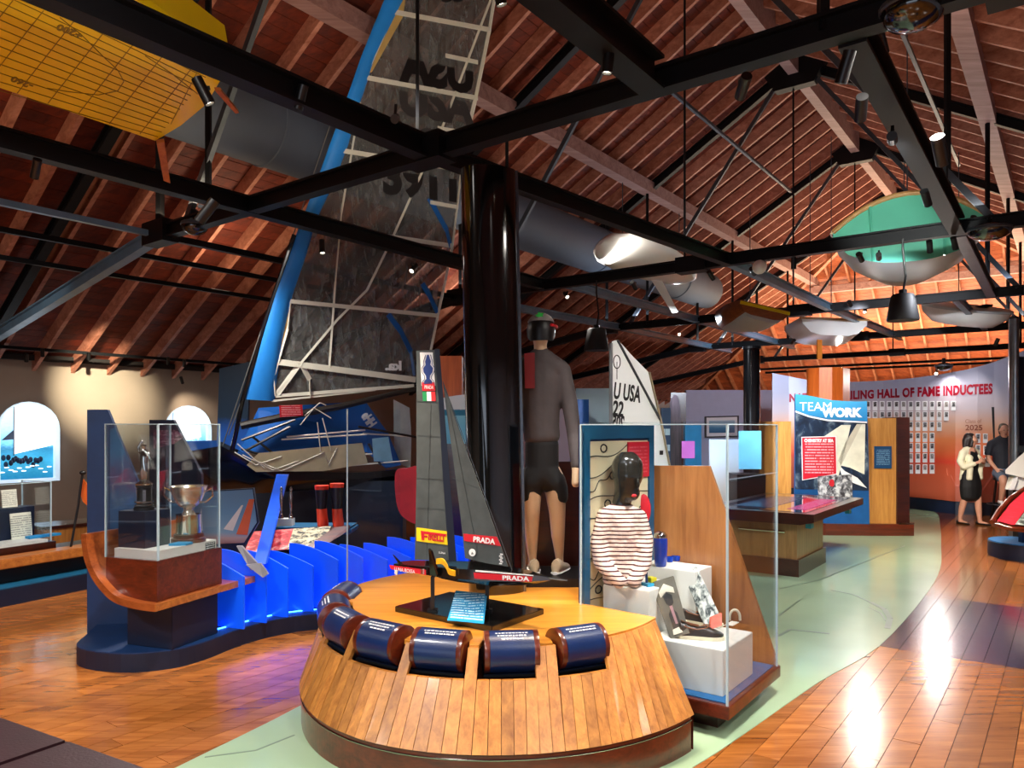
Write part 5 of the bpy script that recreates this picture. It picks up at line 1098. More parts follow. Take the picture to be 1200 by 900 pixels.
build('tool_rod', MB().tube([p+Vector((-.005, 0, .0)), p+Vector((-.01, .02, .2))], .008, 8), NAVY, r, True); build('tool_foot', MB().box(p, (.05, .07, .02), .5), mat('turquoise_plastic', c(30, 150, 190), .4), r); build('tool_clip', MB().box(p+Vector((.03, .03, 0)), (.045, .05, .05), .5), mat('yellow_plastic', c(224, 206, 40), .4), r)
# leaning pictures
lp = lambda x, y, Y: W(x, y, Y)
PH = thing('sailor_photo', 'dark vintage photo board of a child in a sailor cap leaning on the tall block', 'picture', W(785, 745, 4.62))
a_, b0, c0, d0 = W(763, 684, 4.78), W(790, 676, 4.72), W(808, 742, 4.48), W(786, 752, 4.52)
for P_ in (c0, d0): P_.z = max(P_.z, .462)
build('photo_board', MB().prism([d0, c0, b0, a_], (-.004, .014, .003)), mat('dark_photo_print', c(84, 78, 66), .5, 0, .15, 12), PH)
nn = (c0-d0).cross(a_-d0).normalized(); nn = -nn if nn.y > 0 else nn
uvp = lambda u, v: d0.lerp(c0, u).lerp(a_.lerp(b0, u), v)+nn*.004
dk = mat('ink_figure_print', c(24, 22, 22), .6); pk = mat('pale_figure_print', c(206, 196, 176), .6)
build('cap_print', MB().prism([uvp(*p) for p in ((.18, .8), (.5, .93), (.85, .82), (.84, .72), (.5, .78), (.2, .7))], nn*.001), pk, PH)
build('face_print', MB().prism([uvp(*p) for p in ((.3, .7), (.5, .76), (.7, .7), (.68, .56), (.5, .5), (.34, .58))], nn*.001), dk, PH)
build('coat_print', MB().prism([uvp(*p) for p in ((.5, .5), (.7, .38), (.75, .1), (.3, .08), (.3, .38))], nn*.001), dk, PH)
build('collar_print', MB().prism([uvp(*p) for p in ((.45, .52), (.58, .52), (.6, .2), (.48, .2))], nn*.002), mat('mauve_print', c(150, 110, 116), .6), PH)
build('glove_print', MB().prism([uvp(*p) for p in ((.25, .12), (.62, .14), (.7, .04), (.2, .03))], nn*.002), pk, PH)
a_, b0, c0, d0 = W(801, 671, 4.95), W(817, 665, 4.9), W(846, 726, 4.64), W(828, 738, 4.66)
MG = one('magazine', MB().prism([d0, c0, b0, a_], (-.004, .014, .003)), blotch('magazine_print', [(.38, c(50, 56, 56)), (.5, c(170, 172, 164)), (.6, c(226, 222, 210)), (.8, c(234, 230, 220))], 7), 'white illustrated magazine leaning behind the shoes', 'magazine')
one('red_booklet', MB().prism([W(832, 738, 4.5), W(846, 733, 4.5), W(846, 719, 4.56), W(833, 724, 4.56)], (-.004, .012, .002)), mat('coral_print', c(216, 92, 70), .5, 0, .2, 20), 'coral booklet standing at the foot of the white magazine', 'booklet')
# boat shoes on the low block
LEA = mat('brown_black_leather', c(40, 30, 26), .4, 0, .2, 10); TANL = mat('tan_lining', c(140, 78, 44), .6); SOLE = mat('cream_sole', c(222, 210, 180), .6)
def shoe(p, d, lb):
    p = Vector(p); d = Vector(d).normalized(); l_ = Vector((-d.y, d.x, 0)); r = thing('boat_shoe', lb, 'shoe', p, 'pair of boat shoes')
    st = ((-.135, .018), (-.12, .034), (-.06, .036), (.0, .04), (.07, .048), (.115, .04), (.14, .018)); n = 14
    ring = lambda s_, hw, z: [p+d*s_+l_*hw*1.05*math.cos(t_)+ZX*z for t_ in (0, math.pi)]
    ou = [p+d*s_+l_*hw*1.08 for s_, hw in st]+[p+d*s_-l_*hw*1.08 for s_, hw in reversed(st)]
    build('sole', MB().prism(ou, (0, 0, .02)), SOLE, r)
    up = []
    for s_, hw, h in ((-.13, .02, .06), (-.118, .032, .078), (-.06, .035, .062), (-.01, .038, .055), (.035, .044, .06), (.08, .045, .046), (.12, .032, .034), (.135, .012, .026)):
        up.append([p+d*s_+l_*hw*math.cos(t_)+ZX*(.02+(h*1.3-.02)*max(0, math.sin(t_))**.6) for t_ in [math.pi*k/10 for k in range(11)]])
    build('upper', MB().loft(up, cap=True, closed=False), LEA, r, True)
    mb = MB(); mb.loft([[p+d*s_+l_*hw*math.cos(t_)*.8+ZX*(h*1.3+.002) for t_ in [2*math.pi*k/8 for k in range(8)]] for s_, hw, h in ((-.115, .02, .08), (-.06, .03, .064), (-.01, .03, .057))]); build('lining', mb, TANL, r)
    mb = MB(); mb.tube([p+d*s_+l_*w_+ZX*z*1.25 for s_, w_, z in ((-.125, 0, .07), (-.07, .037, .055), (0, .041, .05), (.04, .03, .062), (.05, -.01, .066), (.035, -.036, .06), (-.02, -.04, .05), (-.08, -.036, .057), (-.125, 0, .07))], .003, 5)
    for k in range(3): mb.tube([p+d*(.02+.014*k)+l_*-.026+ZX*.08, p+d*(.026+.014*k)+ZX*.088, p+d*(.02+.014*k)+l_*.026+ZX*.08], .003, 5)
    build('lace', mb, TANL, r)
b = K0+ZX*.462
p1 = G(821, 748, .462); shoe(p1, (.95, -.18, 0), 'nearer dark leather boat shoe on the low white block')
p2 = G(822, 731, .462); shoe(p2, (.72, -.5, 0), 'farther dark leather boat shoe with its tan lining showing')
p = G(861, 727, .462); tag(build('cream_ring', MB().tube([p+Vector((.035*math.cos(t_), 0, .0+.07*math.sin(t_)**.7)) for t_ in [math.pi*k/10 for k in range(11)]], .009, 8), SOLE, None, True), 'small cream loop handle standing on the low white block', 'ring')
for x, y, w_, lb in ((842, 734, .09, 'small printed card lying left on the low white block'), (858, 731, .12, 'small printed card lying by the cream loop')):
    p = G(x, y, .4625); one('printed_card', MB().box(p, (w_, .05, .003), AANG), textlines('tiny_print', c(230, 226, 214), c(90, 90, 90), 4, 10), lb, 'card')
# ================================================================ BACK OF THE HALL
# ---- small training boat sail
OP = VPl((W(700, 500, 8.4).x, 8.4), (W(800, 500, 8.9).x, 8.9)); o_ = lambda x, y, o=0: OP.pt(x, y, o)
r = thing('training_dinghy_sail', 'white training dinghy sail with USA letters behind the striped mannequin case', 'sail', (W(750, 700, 8.5).x, 8.5, 0))
SW = mat('white_sailcloth', c(222, 224, 224), .6, 0, .03, 3)
sl = build('sail_cloth', MB().prism([o_(*p) for p in ((717, 400), (724, 398), (742, 418), (760, 436), (764, 446), (769, 470), (773, 494), (779, 520), (785, 548), (720, 560), (718, 480))], OP.n*-.006), SW, r)
build('mast', MB().tube([o_(716, 402, .03), o_(716, 640, .03), Vector((o_(716, 640).x, o_(716, 640).y, .02))], .022, 8), mat('alloy_mast', c(150, 156, 160), .3, .8), r)
build('sprit', MB().bar(o_(724, 399, .02), o_(774, 492, .02), .02, .02), mat('dark_sprit', c(50, 52, 56), .4), r)
build('leech_rope', MB().tube([o_(761, 436, .02), o_(775, 495, .02), o_(785, 547, .02)], .014, 6), mat('tan_rope', c(140, 126, 100), .7), r)
build('boom', MB().tube([o_(716, 556, .03), o_(790, 552, .03)], .02, 8), mat('alloy_boom', c(150, 156, 160), .3, .8), r)
dd = OP.d
def ot(s_, x, y, size, wpx, mir=False, tilt=.1): build('lettering', text_mb(s_, size, frame(o_(x, y, .008), dd+ZX*-tilt, ZX), wpx/FPX*8.5 if wpx else None, .008, .001, mir), INK, sl)
ot('U USA', 735, 461, .26, 38, False, .12); ot('22', 724.5, 480, .24, 15, False, .12); ot('205', 724.5, 495, .2, 16, True, .1)
mb = MB(); cc_ = o_(723, 424, .008); mb.tube([cc_+dd*.045*math.cos(t_)+ZX*.075*math.sin(t_) for t_ in [2*math.pi*k/20 for k in range(21)]], .006, 5); mb.bar(cc_+ZX*.0, cc_-ZX*.2, .016, .006); build('class_emblem', mb, INK, sl)
for x, y in ((773, 533), (758, 523)): build('tell_tale', MB().obox(o_(x, y, .006), dd*.05, ZX*.05, OP.n*.002), INK, sl)
# ---- backdrop panels seen between mast and case
def panel(lb, x0, x1, y0, y1, Y, mt, name='backdrop_panel', cat='panel', th=.06, grp=None, foot=True):
    p, q = W(x0, y0, Y), W(x1, y0, Y); zb_ = 0 if foot else W(x0, y1, Y).z
    return one(name, MB().obox(Vector((p.x, Y, zb_)), Vector((q.x-p.x, 0, 0)), (0, th, 0), ZX*(p.z-zb_)), mt, lb, cat, grp)
r = thing('orange_kiosk', 'orange wood topped kiosk with a pale blue caption panel between model sail and mast', 'kiosk', (W(530, 600, 8.6).x, 8.6, 0))
pz = lambda y, Y: W(0, y, Y).z
ORW = wood('orange_veneer', c(176, 78, 20), c(216, 108, 40), 0, .4, .3, 1, .05, 'z')
xa, xb = W(513, 0, 8.6).x, W(541, 0, 8.6).x
build('wood_top', MB().obox(Vector((xa, 8.6, pz(500, 8.6))), Vector((xb-xa, 0, 0)), (0, .3, 0), ZX*(pz(417, 8.6)-pz(500, 8.6))), ORW, r)
xa, xb = W(505, 0, 8.5).x, W(556, 0, 8.5).x
cpn = [(xa, pz(520, 8.5))]+[(xb, pz(520, 8.5)), (xb, pz(462, 8.5))]+[(xa+(xb-xa)*t_, pz(462+8*(1-t_)**2, 8.5)) for t_ in (.8, .6, .4, .2, 0)]
build('caption_panel', MB().prism([Vector((x, 8.5, z)) for x, z in cpn], (0, .03, 0)), vgrad('caption_print', [(0, c(96, 170, 200)), (.56, c(120, 190, 214)), (.58, c(20, 110, 140)), (.68, c(20, 110, 140)), (.7, c(214, 224, 226)), (1, c(222, 230, 232))], nz_=.012, ns=30, streak=(1, 1, 1)), r)
build('body', MB().obox(Vector((xa, 8.52, 0)), Vector((xb-xa, 0, 0)), (0, .4, 0), ZX*pz(520, 8.52)), MAHOGD, r)
panel('pale blue glazed panel left of the white training sail', 675, 722, 455, 640, 12.0, vgrad('pale_blue_panel', [(0, c(96, 140, 170)), (.7, c(150, 186, 206)), (1, c(176, 204, 220))], nz_=.05, ns=6))
panel('cobalt blue panel at the left of the pale blue panel', 668, 690, 468, 640, 10.6, mat('cobalt_panel', c(22, 104, 200), .4))
panel('small dark blue caption panel right of the white training sail', 775, 786, 478, 640, 10.5, textlines('dark_caption_print', c(16, 60, 96), c(170, 200, 214), 9, 4))
panel('brown timber door post behind the dark carved board', 786, 804, 460, 640, 20, MAHOGD)
mb = MB(); Y = 11.0
pts = curve_pts([W(x, y, Y) for x, y in ((786, 640), (785, 560), (786, 480), (790, 464), (795, 466), (798, 490), (799, 560), (799, 640))], 4); mb.prism(pts, (0, .1, 0)); z_ = min(p.z for p in pts)
for k in range(len(mb.v)):
    if mb.v[k].z < z_+.02: mb.v[k].z = 0
one('carved_board', mb, wood('dark_carved', c(46, 42, 50), c(86, 76, 84), 0, .5, 0, 2, .1, 'z'), 'tall dark pointed board standing right of the white training sail', 'board')
r = thing('cyan_kiosk', 'glowing cyan and magenta picture kiosk behind the glass case', 'kiosk', (W(812, 600, 9.8).x, 9.8, 0))
xa, xb = W(803, 0, 9.8).x, W(822, 0, 9.8).x
build('kiosk_board', MB().obox(Vector((xa, 9.8, 0)), Vector((xb-xa, 0, 0)), (0, .1, 0), ZX*pz(497, 9.8)), mat('cyan_panel', c(30, 130, 190), .3), r)
build('screen', MB().obox(Vector((W(799, 0, 9.78).x, 9.78, pz(537, 9.78))), Vector((.17, 0, 0)), (0, .01, 0), ZX*(pz(517, 9.78)-pz(537, 9.78))), mat('magenta_screen', c(170, 110, 190), .3, emit=.5, ecol=c(190, 90, 190)), r)
r = thing('framed_picture', 'framed blue seascape picture on the far lilac wall', 'picture', W(846, 512, 24))
FW = VPl((W(805, 500, 25).x, 24.6), (W(900, 500, 25).x, 24.6)); f_ = lambda x, y, o=0: FW.pt(x, y, o)
mb = MB().prism([f_(826, 488), f_(866, 487), f_(866, 512), f_(826, 513)], (0, .05, 0)); build('frame', mb, mat('dark_frame', c(40, 40, 44), .4), r)
build('mount', MB().prism([f_(828, 489.5, .004), f_(864, 488.5, .004), f_(864, 510.5, .004), f_(828, 511.5, .004)], (0, .003, 0)), PAPER, r)
build('print', MB().prism([f_(831, 493, .01), f_(861, 492.5, .01), f_(861, 507, .01), f_(831, 507.5, .01)], (0, .003, 0)), vgrad('seascape_print', [(0, c(30, 90, 130)), (.4, c(60, 130, 170)), (.6, c(140, 180, 200)), (1, c(170, 196, 210))], nz_=.1), r)
LW = mat('lilac_partition', c(186, 190, 214), .7, 0, .03)
o = build('wall_partition', MB().obox(Vector((W(804, 0, 24.7).x, 24.7, 0)), Vector((W(905, 0, 24.7).x-W(804, 0, 24.7).x, 0, 0)), (0, .2, 0), ZX*pz(457, 24.7)), LW); struct(o)
p = W(881, 600, 12.2); r = thing('mast_column', 'glossy black mast column rising to the roof beams behind the glass case', 'column', (p.x, p.y, 0))
build('column_shaft', MB().lathe([(.135, 0), (.135, pz(409, 12.2))], (p.x, p.y, 0), 24, ZX, 0, 1, .8), CARBON, r, True); build('cap_plate', MB().lathe([(.15, 0), (.15, .04)], (p.x, p.y, pz(409, 12.2)), 24), STEEL, r)
r = thing('reflection_stand', 'dark stand with a glowing cyan panel standing in for glass reflections behind the touch table', 'kiosk', (W(880, 600, 11.4).x, 11.4, 0))
xa, xb = W(866, 0, 11.2).x, W(900, 0, 11.2).x
build('body', MB().obox(Vector((xa, 11.3, 0)), Vector((xb-xa, 0, 0)), (0, .5, 0), ZX*pz(556, 11.3)), BLACK, r); build('screen', MB().obox(Vector((xa+.05, 11.35, pz(550, 11.3))), Vector((xb-xa-.1, 0, 0)), (0, .03, 0), ZX*(pz(505, 11.3)-pz(550, 11.3))), mat('cyan_reflection', c(120, 206, 240), .3, emit=.5, ecol=c(110, 200, 240)), r)  # cyan window reflection in the glass, put in as a glowing panel
panel('white partition panel with a pale base behind the glass case', 832, 866, 515, 640, 11.8, vgrad('white_sand_panel', [(0, c(190, 180, 176)), (.5, c(206, 196, 186)), (.8, c(206, 214, 226)), (1, c(190, 204, 226))], nz_=.03), 'partition_panel')
# ---- touch table
Q0 = G(936, 677); tz = .755
r = thing('touch_table', 'long touch screen table on an oak box leg behind the glass case', 'table', Q0+AX*.5+BX*.4)
build('leg_plinth', MB().obox(Q0, AX*1.2, BX*.85, ZX*.2), MAHOGD, r); build('leg_box', MB().obox(Q0+AX*.03+BX*.03+ZX*.2, AX*1.14, BX*.79, ZX*.44), wood('pale_oak_box', c(120, 88, 50), c(164, 126, 78), 0, .4, .3, 1, .1, 'z'), r)
T0 = Q0-AX*.12-BX*.2
prof = [(0, tz-.09), (.0, tz), (1.35, tz), (1.35, tz-.09), (1.2, tz-.13), (.15, tz-.13)]
build('table_top', MB().prism([T0+BX*b+ZX*z for b, z in prof], AX*2.5), MAHOGD, r)
build('screen_glass', MB().obox(T0+AX*.12+BX*.12+ZX*(tz+.0005), AX*2.26, BX*1.1, ZX*.004), mat('dark_touch_screen', c(10, 22, 44), .06, 0, .3, 2, coat=.5, emit=.04, ecol=c(40, 70, 130)), r)
build('screen_window', MB().obox(T0+AX*.4+BX*.2+ZX*(tz+.005), AX*1.5, BX*.22, ZX*.002), mat('magenta_window', c(130, 16, 96), .2, emit=.25, ecol=c(170, 20, 120)), r)
build('screen_window', MB().obox(T0+AX*.4+BX*.62+ZX*(tz+.005), AX*1.6, BX*.45, ZX*.002), mat('blue_window', c(20, 50, 96), .2, emit=.05, ecol=c(60, 120, 190)), r)
for a_ in (.05, 1.9): build('corner_sensor', MB().box(T0+AX*(a_+.15)+BX*.1+ZX*(tz-.18), (.12, .06, .05), AANG), mat('teal_sensor', c(40, 140, 150), .4), r)
build('foot_rail', MB().tube([Q0+AX*-.02+BX*.15+ZX*.52, Q0+AX*-.02+BX*.7+ZX*.52], .015, 8), CHROME, r)
# ---- TEAMWORK kiosk
KY = 11.9; kx = lambda x, Y=KY: W(x, 0, Y).x; kz = lambda y, Y=KY: W(0, y, Y).z
r = thing('teamwork_kiosk', 'curved kiosk with oak wings and a tall blue picture sign about teamwork', 'kiosk', (kx(985), KY+.3, 0))
OKW = wood('kiosk_oak', c(160, 104, 44), c(206, 148, 76), 0, .35, .3, 1, .05, 'z')
build('left_wing', MB().prism([Vector((kx(905), KY+.7, 0)), Vector((kx(934), KY+.25, 0)), Vector((kx(934), KY+.45, 0)), Vector((kx(908), KY+.9, 0))], ZX*kz(494, KY+.5)), OKW, r)
build('right_wing', MB().obox(Vector((kx(1016), KY+.05, .19)), Vector((kx(1052)-kx(1016), 0, 0)), (0, .4, 0), ZX*(kz(490)-.19)), OKW, r)
build('end_post', MB().prism([Vector((kx(1052), KY+.02, .19)), Vector((kx(1066), KY+.0, .19)), Vector((kx(1069), KY+.1, .19)), Vector((kx(1069), KY+.5, .19)), Vector((kx(1052), KY+.5, .19))], ZX*(kz(489)-.19)), MAHOGD, r)
build('kick_base', MB().prism([Vector((x, y, 0)) for x, y in ((kx(940), KY+.3), (kx(968), KY+.02), (kx(1017), KY-.02), (kx(1070), KY-.03), (kx(1070), KY+.55), (kx(940), KY+.6))], ZX*.19), MAHOG, r)
build('steel_band', MB().obox(Vector((kx(1052), KY-.035, .185)), Vector((kx(1070)-kx(1052), 0, 0)), (0, .01, 0), ZX*.03), CHROME, r)
SPn = VPl((kx(931, KY+.25), KY+.12), (kx(1019), KY-.02)); s_ = lambda x, y, o=0: SPn.pt(x, y, o)
wave = [(932, 462), (945, 463), (960, 466), (975, 469), (990, 470), (1005, 470.5), (1016, 470)]
sg = build('sign_board', MB().prism([s_(931, 608), s_(960, 612), s_(985, 616), s_(1019, 617), s_(1018, 540)]+[s_(x, y) for x, y in reversed(wave)], SPn.n*-.05), mat('sign_blue', c(14, 78, 138), .35), r)
build('picture_print', MB().prism([s_(932, 481, .004), s_(948, 487, .004), s_(970, 492, .004), s_(1016, 495, .004), s_(1018, 575, .004), s_(932, 573, .004)], SPn.n*.003), blotch('dark_sea_photo', [(.42, c(10, 24, 44)), (.56, c(22, 44, 70)), (.64, c(80, 96, 110)), (.75, c(150, 160, 166))], 5, detail=6), sg)
build('title_band', MB().prism([s_(x, y, .004) for x, y in wave[::-1]]+[s_(932, 481, .004), s_(948, 487, .004), s_(970, 491, .004), s_(1016, 494, .004)], SPn.n*.003), vgrad('title_band_print', [(0, c(20, 120, 180)), (1, c(60, 160, 200))], nz_=.2, ns=5), sg)
mb = MB()
ln = [(932, 482), (948, 488), (970, 492.5), (1016, 495)]
for p, q in zip(ln[:-1], ln[1:]): mb.bar(s_(*p, .008), s_(*q, .008), .002, .025)
build('wave_line', mb, PAPER, sg)
for P_, mt in (([(986, 498), (997, 498), (990, 530), (982, 560), (976, 548), (962, 514)], 'a'), ([(1014, 497), (1010, 497), (996, 525), (983, 545), (996, 548), (1013, 556)], 'a'), ([(1010, 497), (1004, 497), (990, 520), (982, 540), (986, 545), (996, 525)], 'b')):
    build('sail_print', MB().prism([s_(x, y, .009) for x, y in P_], SPn.n*.002), mat('sail_print_'+mt, c(222, 220, 200) if mt == 'a' else c(196, 190, 170), .5), sg)
build('spray_print', MB().prism([s_(x, y, .008) for x, y in ((983, 545), (990, 552), (1005, 560), (1016, 572), (1000, 566), (986, 556))], SPn.n*.002), PAPER, sg)
tdir = s_(1000, 485)-s_(950, 485)
build('lettering', text_mb('TEAM', .2, frame(s_(956, 477, .010), tdir, ZX), 36/FPX*KY, 0, .001), PAPER, sg)
build('lettering', text_mb('WORK', .19, frame(s_(986, 484, .012), tdir, ZX), 46/FPX*KY, .012, .001), PAPER, sg)
rc = build('red_caption', MB().prism([s_(939, 512, .012), s_(980, 511, .012), s_(981, 556, .012), s_(940, 563, .012)], SPn.n*.006), PAPER, r)
build('red_print', MB().prism([s_(940, 513, .0195), s_(979, 512, .0195), s_(980, 555, .0195), s_(941, 562, .0195)], SPn.n*.002), textlines('red_caption_print', c(206, 22, 44), c(238, 170, 176), 15, 18, .08, .12), rc)
build('lettering', text_mb('CHEMISTRY AT SEA', .07, frame(s_(959.5, 516.5, .023), tdir, ZX), 33/FPX*KY, .004, .001), PAPER, rc)
ph = build('photo_card', MB().prism([s_(958, 558, .02), s_(998, 556, .02), s_(999, 585, .02), s_(959, 588, .02)], SPn.n*.006), blotch('crew_photo_print', [(.38, c(44, 44, 50)), (.5, c(130, 132, 138)), (.6, c(206, 208, 210))], 6), r)
build('jacket_print', MB().ell(s_(975, 566, .028), (.05, .004, .06), 12, 8), REDP, ph)
bc = build('blue_caption', MB().obox(Vector((kx(1026), KY+.03, kz(549))), Vector((kx(1046)-kx(1026), 0, 0)), (0, .02, 0), ZX*(kz(523)-kz(549))), textlines('blue_caption_print', c(10, 62, 106), c(120, 160, 190), 14, 12, .1, .12), r)
l = Vector((kx(962), 12.9, 0)); r = thing('curved_partition', 'tall curved orange wood panel rising behind the teamwork kiosk', 'panel', (kx(970, 13), 13.1, 0))
mb = MB(); arc = [Vector((W(x, 0, Yv).x, Yv, 0)) for x, Yv in ((947, 13.2), (960, 12.95), (975, 12.85), (988, 12.95), (996, 13.2))]
mb.loft([[p, p+Vector((0, .06, 0)), p+Vector((0, .06, pz(431, 13))), p+ZX*pz(431, 13)] for p in arc]); build('panel_board', mb, ORW, r)
build('panel_foot', MB().box((kx(971, 13), 13.2, 0), (.6, .2, .1)), MAHOGD, r)
# ---- curved hall of fame wall
HK = [(905, 18.0), (925, 18.1), (950, 17.9), (975, 17.6), (1000, 17.2), (1035, 16.5), (1070, 15.7), (1100, 15.15), (1120, 14.8), (1145, 14.6), (1165, 14.5), (1195, 14.3), (1230, 14.1)]
def hY(x):
    for (x0, y0), (x1, y1) in zip(HK[:-1], HK[1:]):
        if x <= x1 or x1 == 1230: return y0+(y1-y0)*(x-x0)/(x1-x0)
def hw(x, y, o=0): Y = hY(x); p = W(x, y, Y); p.y -= o; p.x -= o*.3; return p
TOPY = [(905, 437), (925, 441), (950, 446), (975, 447.5), (1000, 447.5), (1035, 446), (1070, 443), (1100, 439), (1133, 433), (1160, 426), (1185, 417), (1230, 400)]
def hT(x):
    for (x0, y0), (x1, y1) in zip(TOPY[:-1], TOPY[1:]):
        if x <= x1: return y0+(y1-y0)*(x-x0)/(x1-x0)
xs = [905+k*6.5 for k in range(51)]
fr = []; 
for x in xs:
    t_ = hw(x, hT(x)); b = Vector((t_.x, t_.y, .26)); bk = Vector((.06, .2, 0)); fr.append([b, t_, t_+bk, b+bk])
MUR = vgrad('sunset_mural', [(0, c(160, 72, 44)), (.10, c(170, 78, 50)), (.24, c(190, 78, 46)), (.27, c(206, 60, 40)), (.30, c(214, 84, 44)), (.42, c(228, 130, 76)), (.52, c(216, 164, 132)), (.64, c(186, 172, 176)), (.8, c(164, 164, 182)), (1, c(160, 162, 186))], 'Object', 0, 2.9, .02, 3, .5, 0, (1, 1, 4))
wh = build('wall_curved', MB().loft(fr), MUR); struct(wh); wh['label'] = 'curved hall of fame wall with a sunset mural and portrait cards'
# keep mural heights absolute: shift handled by object origin at the wall base
kb = MB().loft([[Vector((hw(x, 600).x+.03, hw(x, 600).y+.05, 0)), Vector((hw(x, 600).x+.03, hw(x, 600).y+.05, .255)), Vector((hw(x, 600).x+.1, hw(x, 600).y+.2, .255)), Vector((hw(x, 600).x+.1, hw(x, 600).y+.2, 0))] for x in xs]); struct(build('baseboard_far', kb, NAVYD))
def bend(mb, x0, x1, y0, y1, o=.012):         # map flat text onto the wall surface
    xs_ = [p.x for p in mb.v]; lo, hi = min(xs_), max(xs_)
    for i, p in enumerate(mb.v): f = (p.x-lo)/(hi-lo); x = x0+(x1-x0)*f; q = hw(x, y0+(y1-y0)*f, o+p.y*0); mb.v[i] = Vector((q.x, q.y, q.z+p.z))
    return mb
I3 = Matrix(((1, 0, 0, 0), (0, 0, -1, 0), (0, 1, 0, 0), (0, 0, 0, 1)))
build('lettering', bend(text_mb('NATIONAL SAILING HALL OF FAME INDUCTEES', .26, I3, None, .013, .002, False, 1.08), 925, 1163, 467, 456), mat('crimson_letter', c(196, 24, 56), .5), wh)
build('lettering', bend(text_mb('Class of', .11, I3, None, 0, .002), 1131, 1150, 494, 493.5), mat('brown_letter', c(170, 110, 80), .5), wh)
build('lettering', bend(text_mb('2025', .15, I3, None, .002, .002), 1131, 1151, 501.5, 501.5), mat('rust_letter', c(150, 70, 40), .5), wh)
PC = [blotch('portrait_%d' % k, [(.3, c(30, 30, 34)), (.5, tone), (.7, c(226, 224, 222))], 3.2+k*.7, sz=1.3) for k, tone in enumerate((c(90, 88, 90), c(60, 50, 50), c(120, 110, 104)))]
rows_ = ((475, 1017, 1119), (487, 1017, 1110), (499, 1062, 1104), (512, 1062, 1096), (524, 1062, 1096), (536, 1062, 1096), (549, 1062, 1098))
cards = [(1017+8.35*k, y) for y, x0, x1 in rows_ for k in range(14) if x0-1 < 1017+8.35*k < x1]+[(1146, 513), (1154.5, 513), (1146, 526), (1155, 527), (1157, 541)]
for i, (x, y) in enumerate(cards):
    a_, b_, c_, d_ = hw(x-2.8, y+6, .012), hw(x+2.8, y+6, .012), hw(x+2.8, y-5, .012), hw(x-2.8, y-5, .012)
    cd = build('portrait_card', MB().prism([a_, b_, c_, d_], (.004, .012, 0)), PAPER, wh)
    a_, b_, c_, d_ = hw(x-1.9, y+1.5, .017), hw(x+1.9, y+1.5, .017), hw(x+1.9, y-4, .017), hw(x-1.9, y-4, .017)
    build('portrait', MB().prism([a_, b_, c_, d_], (.001, .003, 0)), PC[i % 3], cd)
DKP = mat('mural_deck_print', c(170, 70, 42), .5); DKP2 = mat('mural_deck_print_light', c(206, 96, 56), .5)
build('deck_print', MB().prism([hw(1109, 549, .008), hw(1164, 549, .008), hw(1164, 557, .008), hw(1110, 557, .008)], (0, .003, 0)), DKP2, wh); build('deck_print', MB().prism([hw(1114, 557, .008), hw(1164, 557, .008), hw(1164, 580, .008), hw(1150, 578, .008), hw(1120, 570, .008)], (0, .003, 0)), DKP, wh)
build('mast_print', MB().prism([hw(1162, 477, .008), hw(1165, 477, .008), hw(1166, 520, .008), hw(1164, 520, .008)], (0, .003, 0)), INK, wh)
# ---- right kiosk with hull model and alloy mast
r = thing('red_kiosk', 'tilted red caption panel on a blue oval base at the right edge', 'kiosk', (W(1197, 660, 9.5).x, 9.9, 0))
ce = Vector((W(1205, 0, 9.9).x, 9.95, 0))
build('base', MB().lathe([(.50, 0), (.50, .2), (.47, .21)], ce, 32, ZX, 0, .85, .9), NAVYD, r, True); build('base_top', MB().lathe([(.49, .205), (.49, .216)], ce, 32, ZX, 0, .85, .9), mat('bright_blue_paint', c(16, 118, 190), .4), r)
build('post', MB().bar(ce+Vector((-.1, -.1, .21)), ce+Vector((-.1, -.1, .55)), .08, .08), NAVY, r)
P_ = [W(1163, 613, 9.5), W(1186, 619, 9.3), W(1216, 622, 9.2), W(1222, 582, 9.9), W(1200, 574, 10.0), W(1182, 590, 9.8)]
build('panel_board', MB().prism(P_, (0, .03, -.04)), MAHOG, r)
up = Vector((-.003, -.012, .016))
build('red_print', MB().prism([W(1168, 612, 9.5)+up, W(1188, 617, 9.33)+up, W(1202, 598, 9.6)+up, W(1212, 580, 9.85)+up, W(1200, 577, 9.9)+up, W(1184, 591, 9.75)+up], up*.2), blotch('red_kiosk_print', [(.5, c(200, 16, 40)), (.66, c(210, 30, 54)), (.85, c(226, 90, 100))], 6, sz=5, rough=.85), r)
build('photo_print', MB().prism([W(1189, 616, 9.33)+up, W(1212, 619, 9.25)+up, W(1214, 596, 9.6)+up, W(1203, 598, 9.6)+up], up*.3), blotch('kiosk_photo', [(.4, c(60, 64, 60)), (.55, c(150, 160, 150)), (.7, c(220, 224, 220))], 6), r)
build('rim', MB().tube([W(1162, 613, 9.5)+up, W(1170, 600, 9.65)+up, W(1184, 585, 9.85)+up, W(1202, 573, 10.0)+up], .03, 8), MAHOG, r, True)
p = W(1187, 560, 10.6); r = thing('hull_model', 'white keelboat hull corner with a tag above the red kiosk at the right edge', 'boat', W(1200, 565, 10.5))
build('hull_shell', MB().loft([[W(x, y0, Yv), W(x, y1, Yv), W(x+2, y1, Yv+.5), W(x+2, y0, Yv+.5)] for x, y0, y1, Yv in ((1178, 551, 555, 10.4), (1188, 541, 557, 10.4), (1200, 530, 560, 10.4), (1225, 515, 562, 10.4))]), WHT, r, True)
build('keel_fin', MB().prism([W(1187, 560, 10.45), W(1192, 558, 10.45), W(1204, 561, 10.45), W(1204, 575, 10.45), W(1183, 574, 10.45)], (0, .1, 0)), WHT, r)
build('tag', MB().prism([W(1187, 562, 10.4), W(1193, 559, 10.4), W(1189, 573, 10.4), W(1183, 574, 10.4)], (0, .01, 0)), PAPER, r)
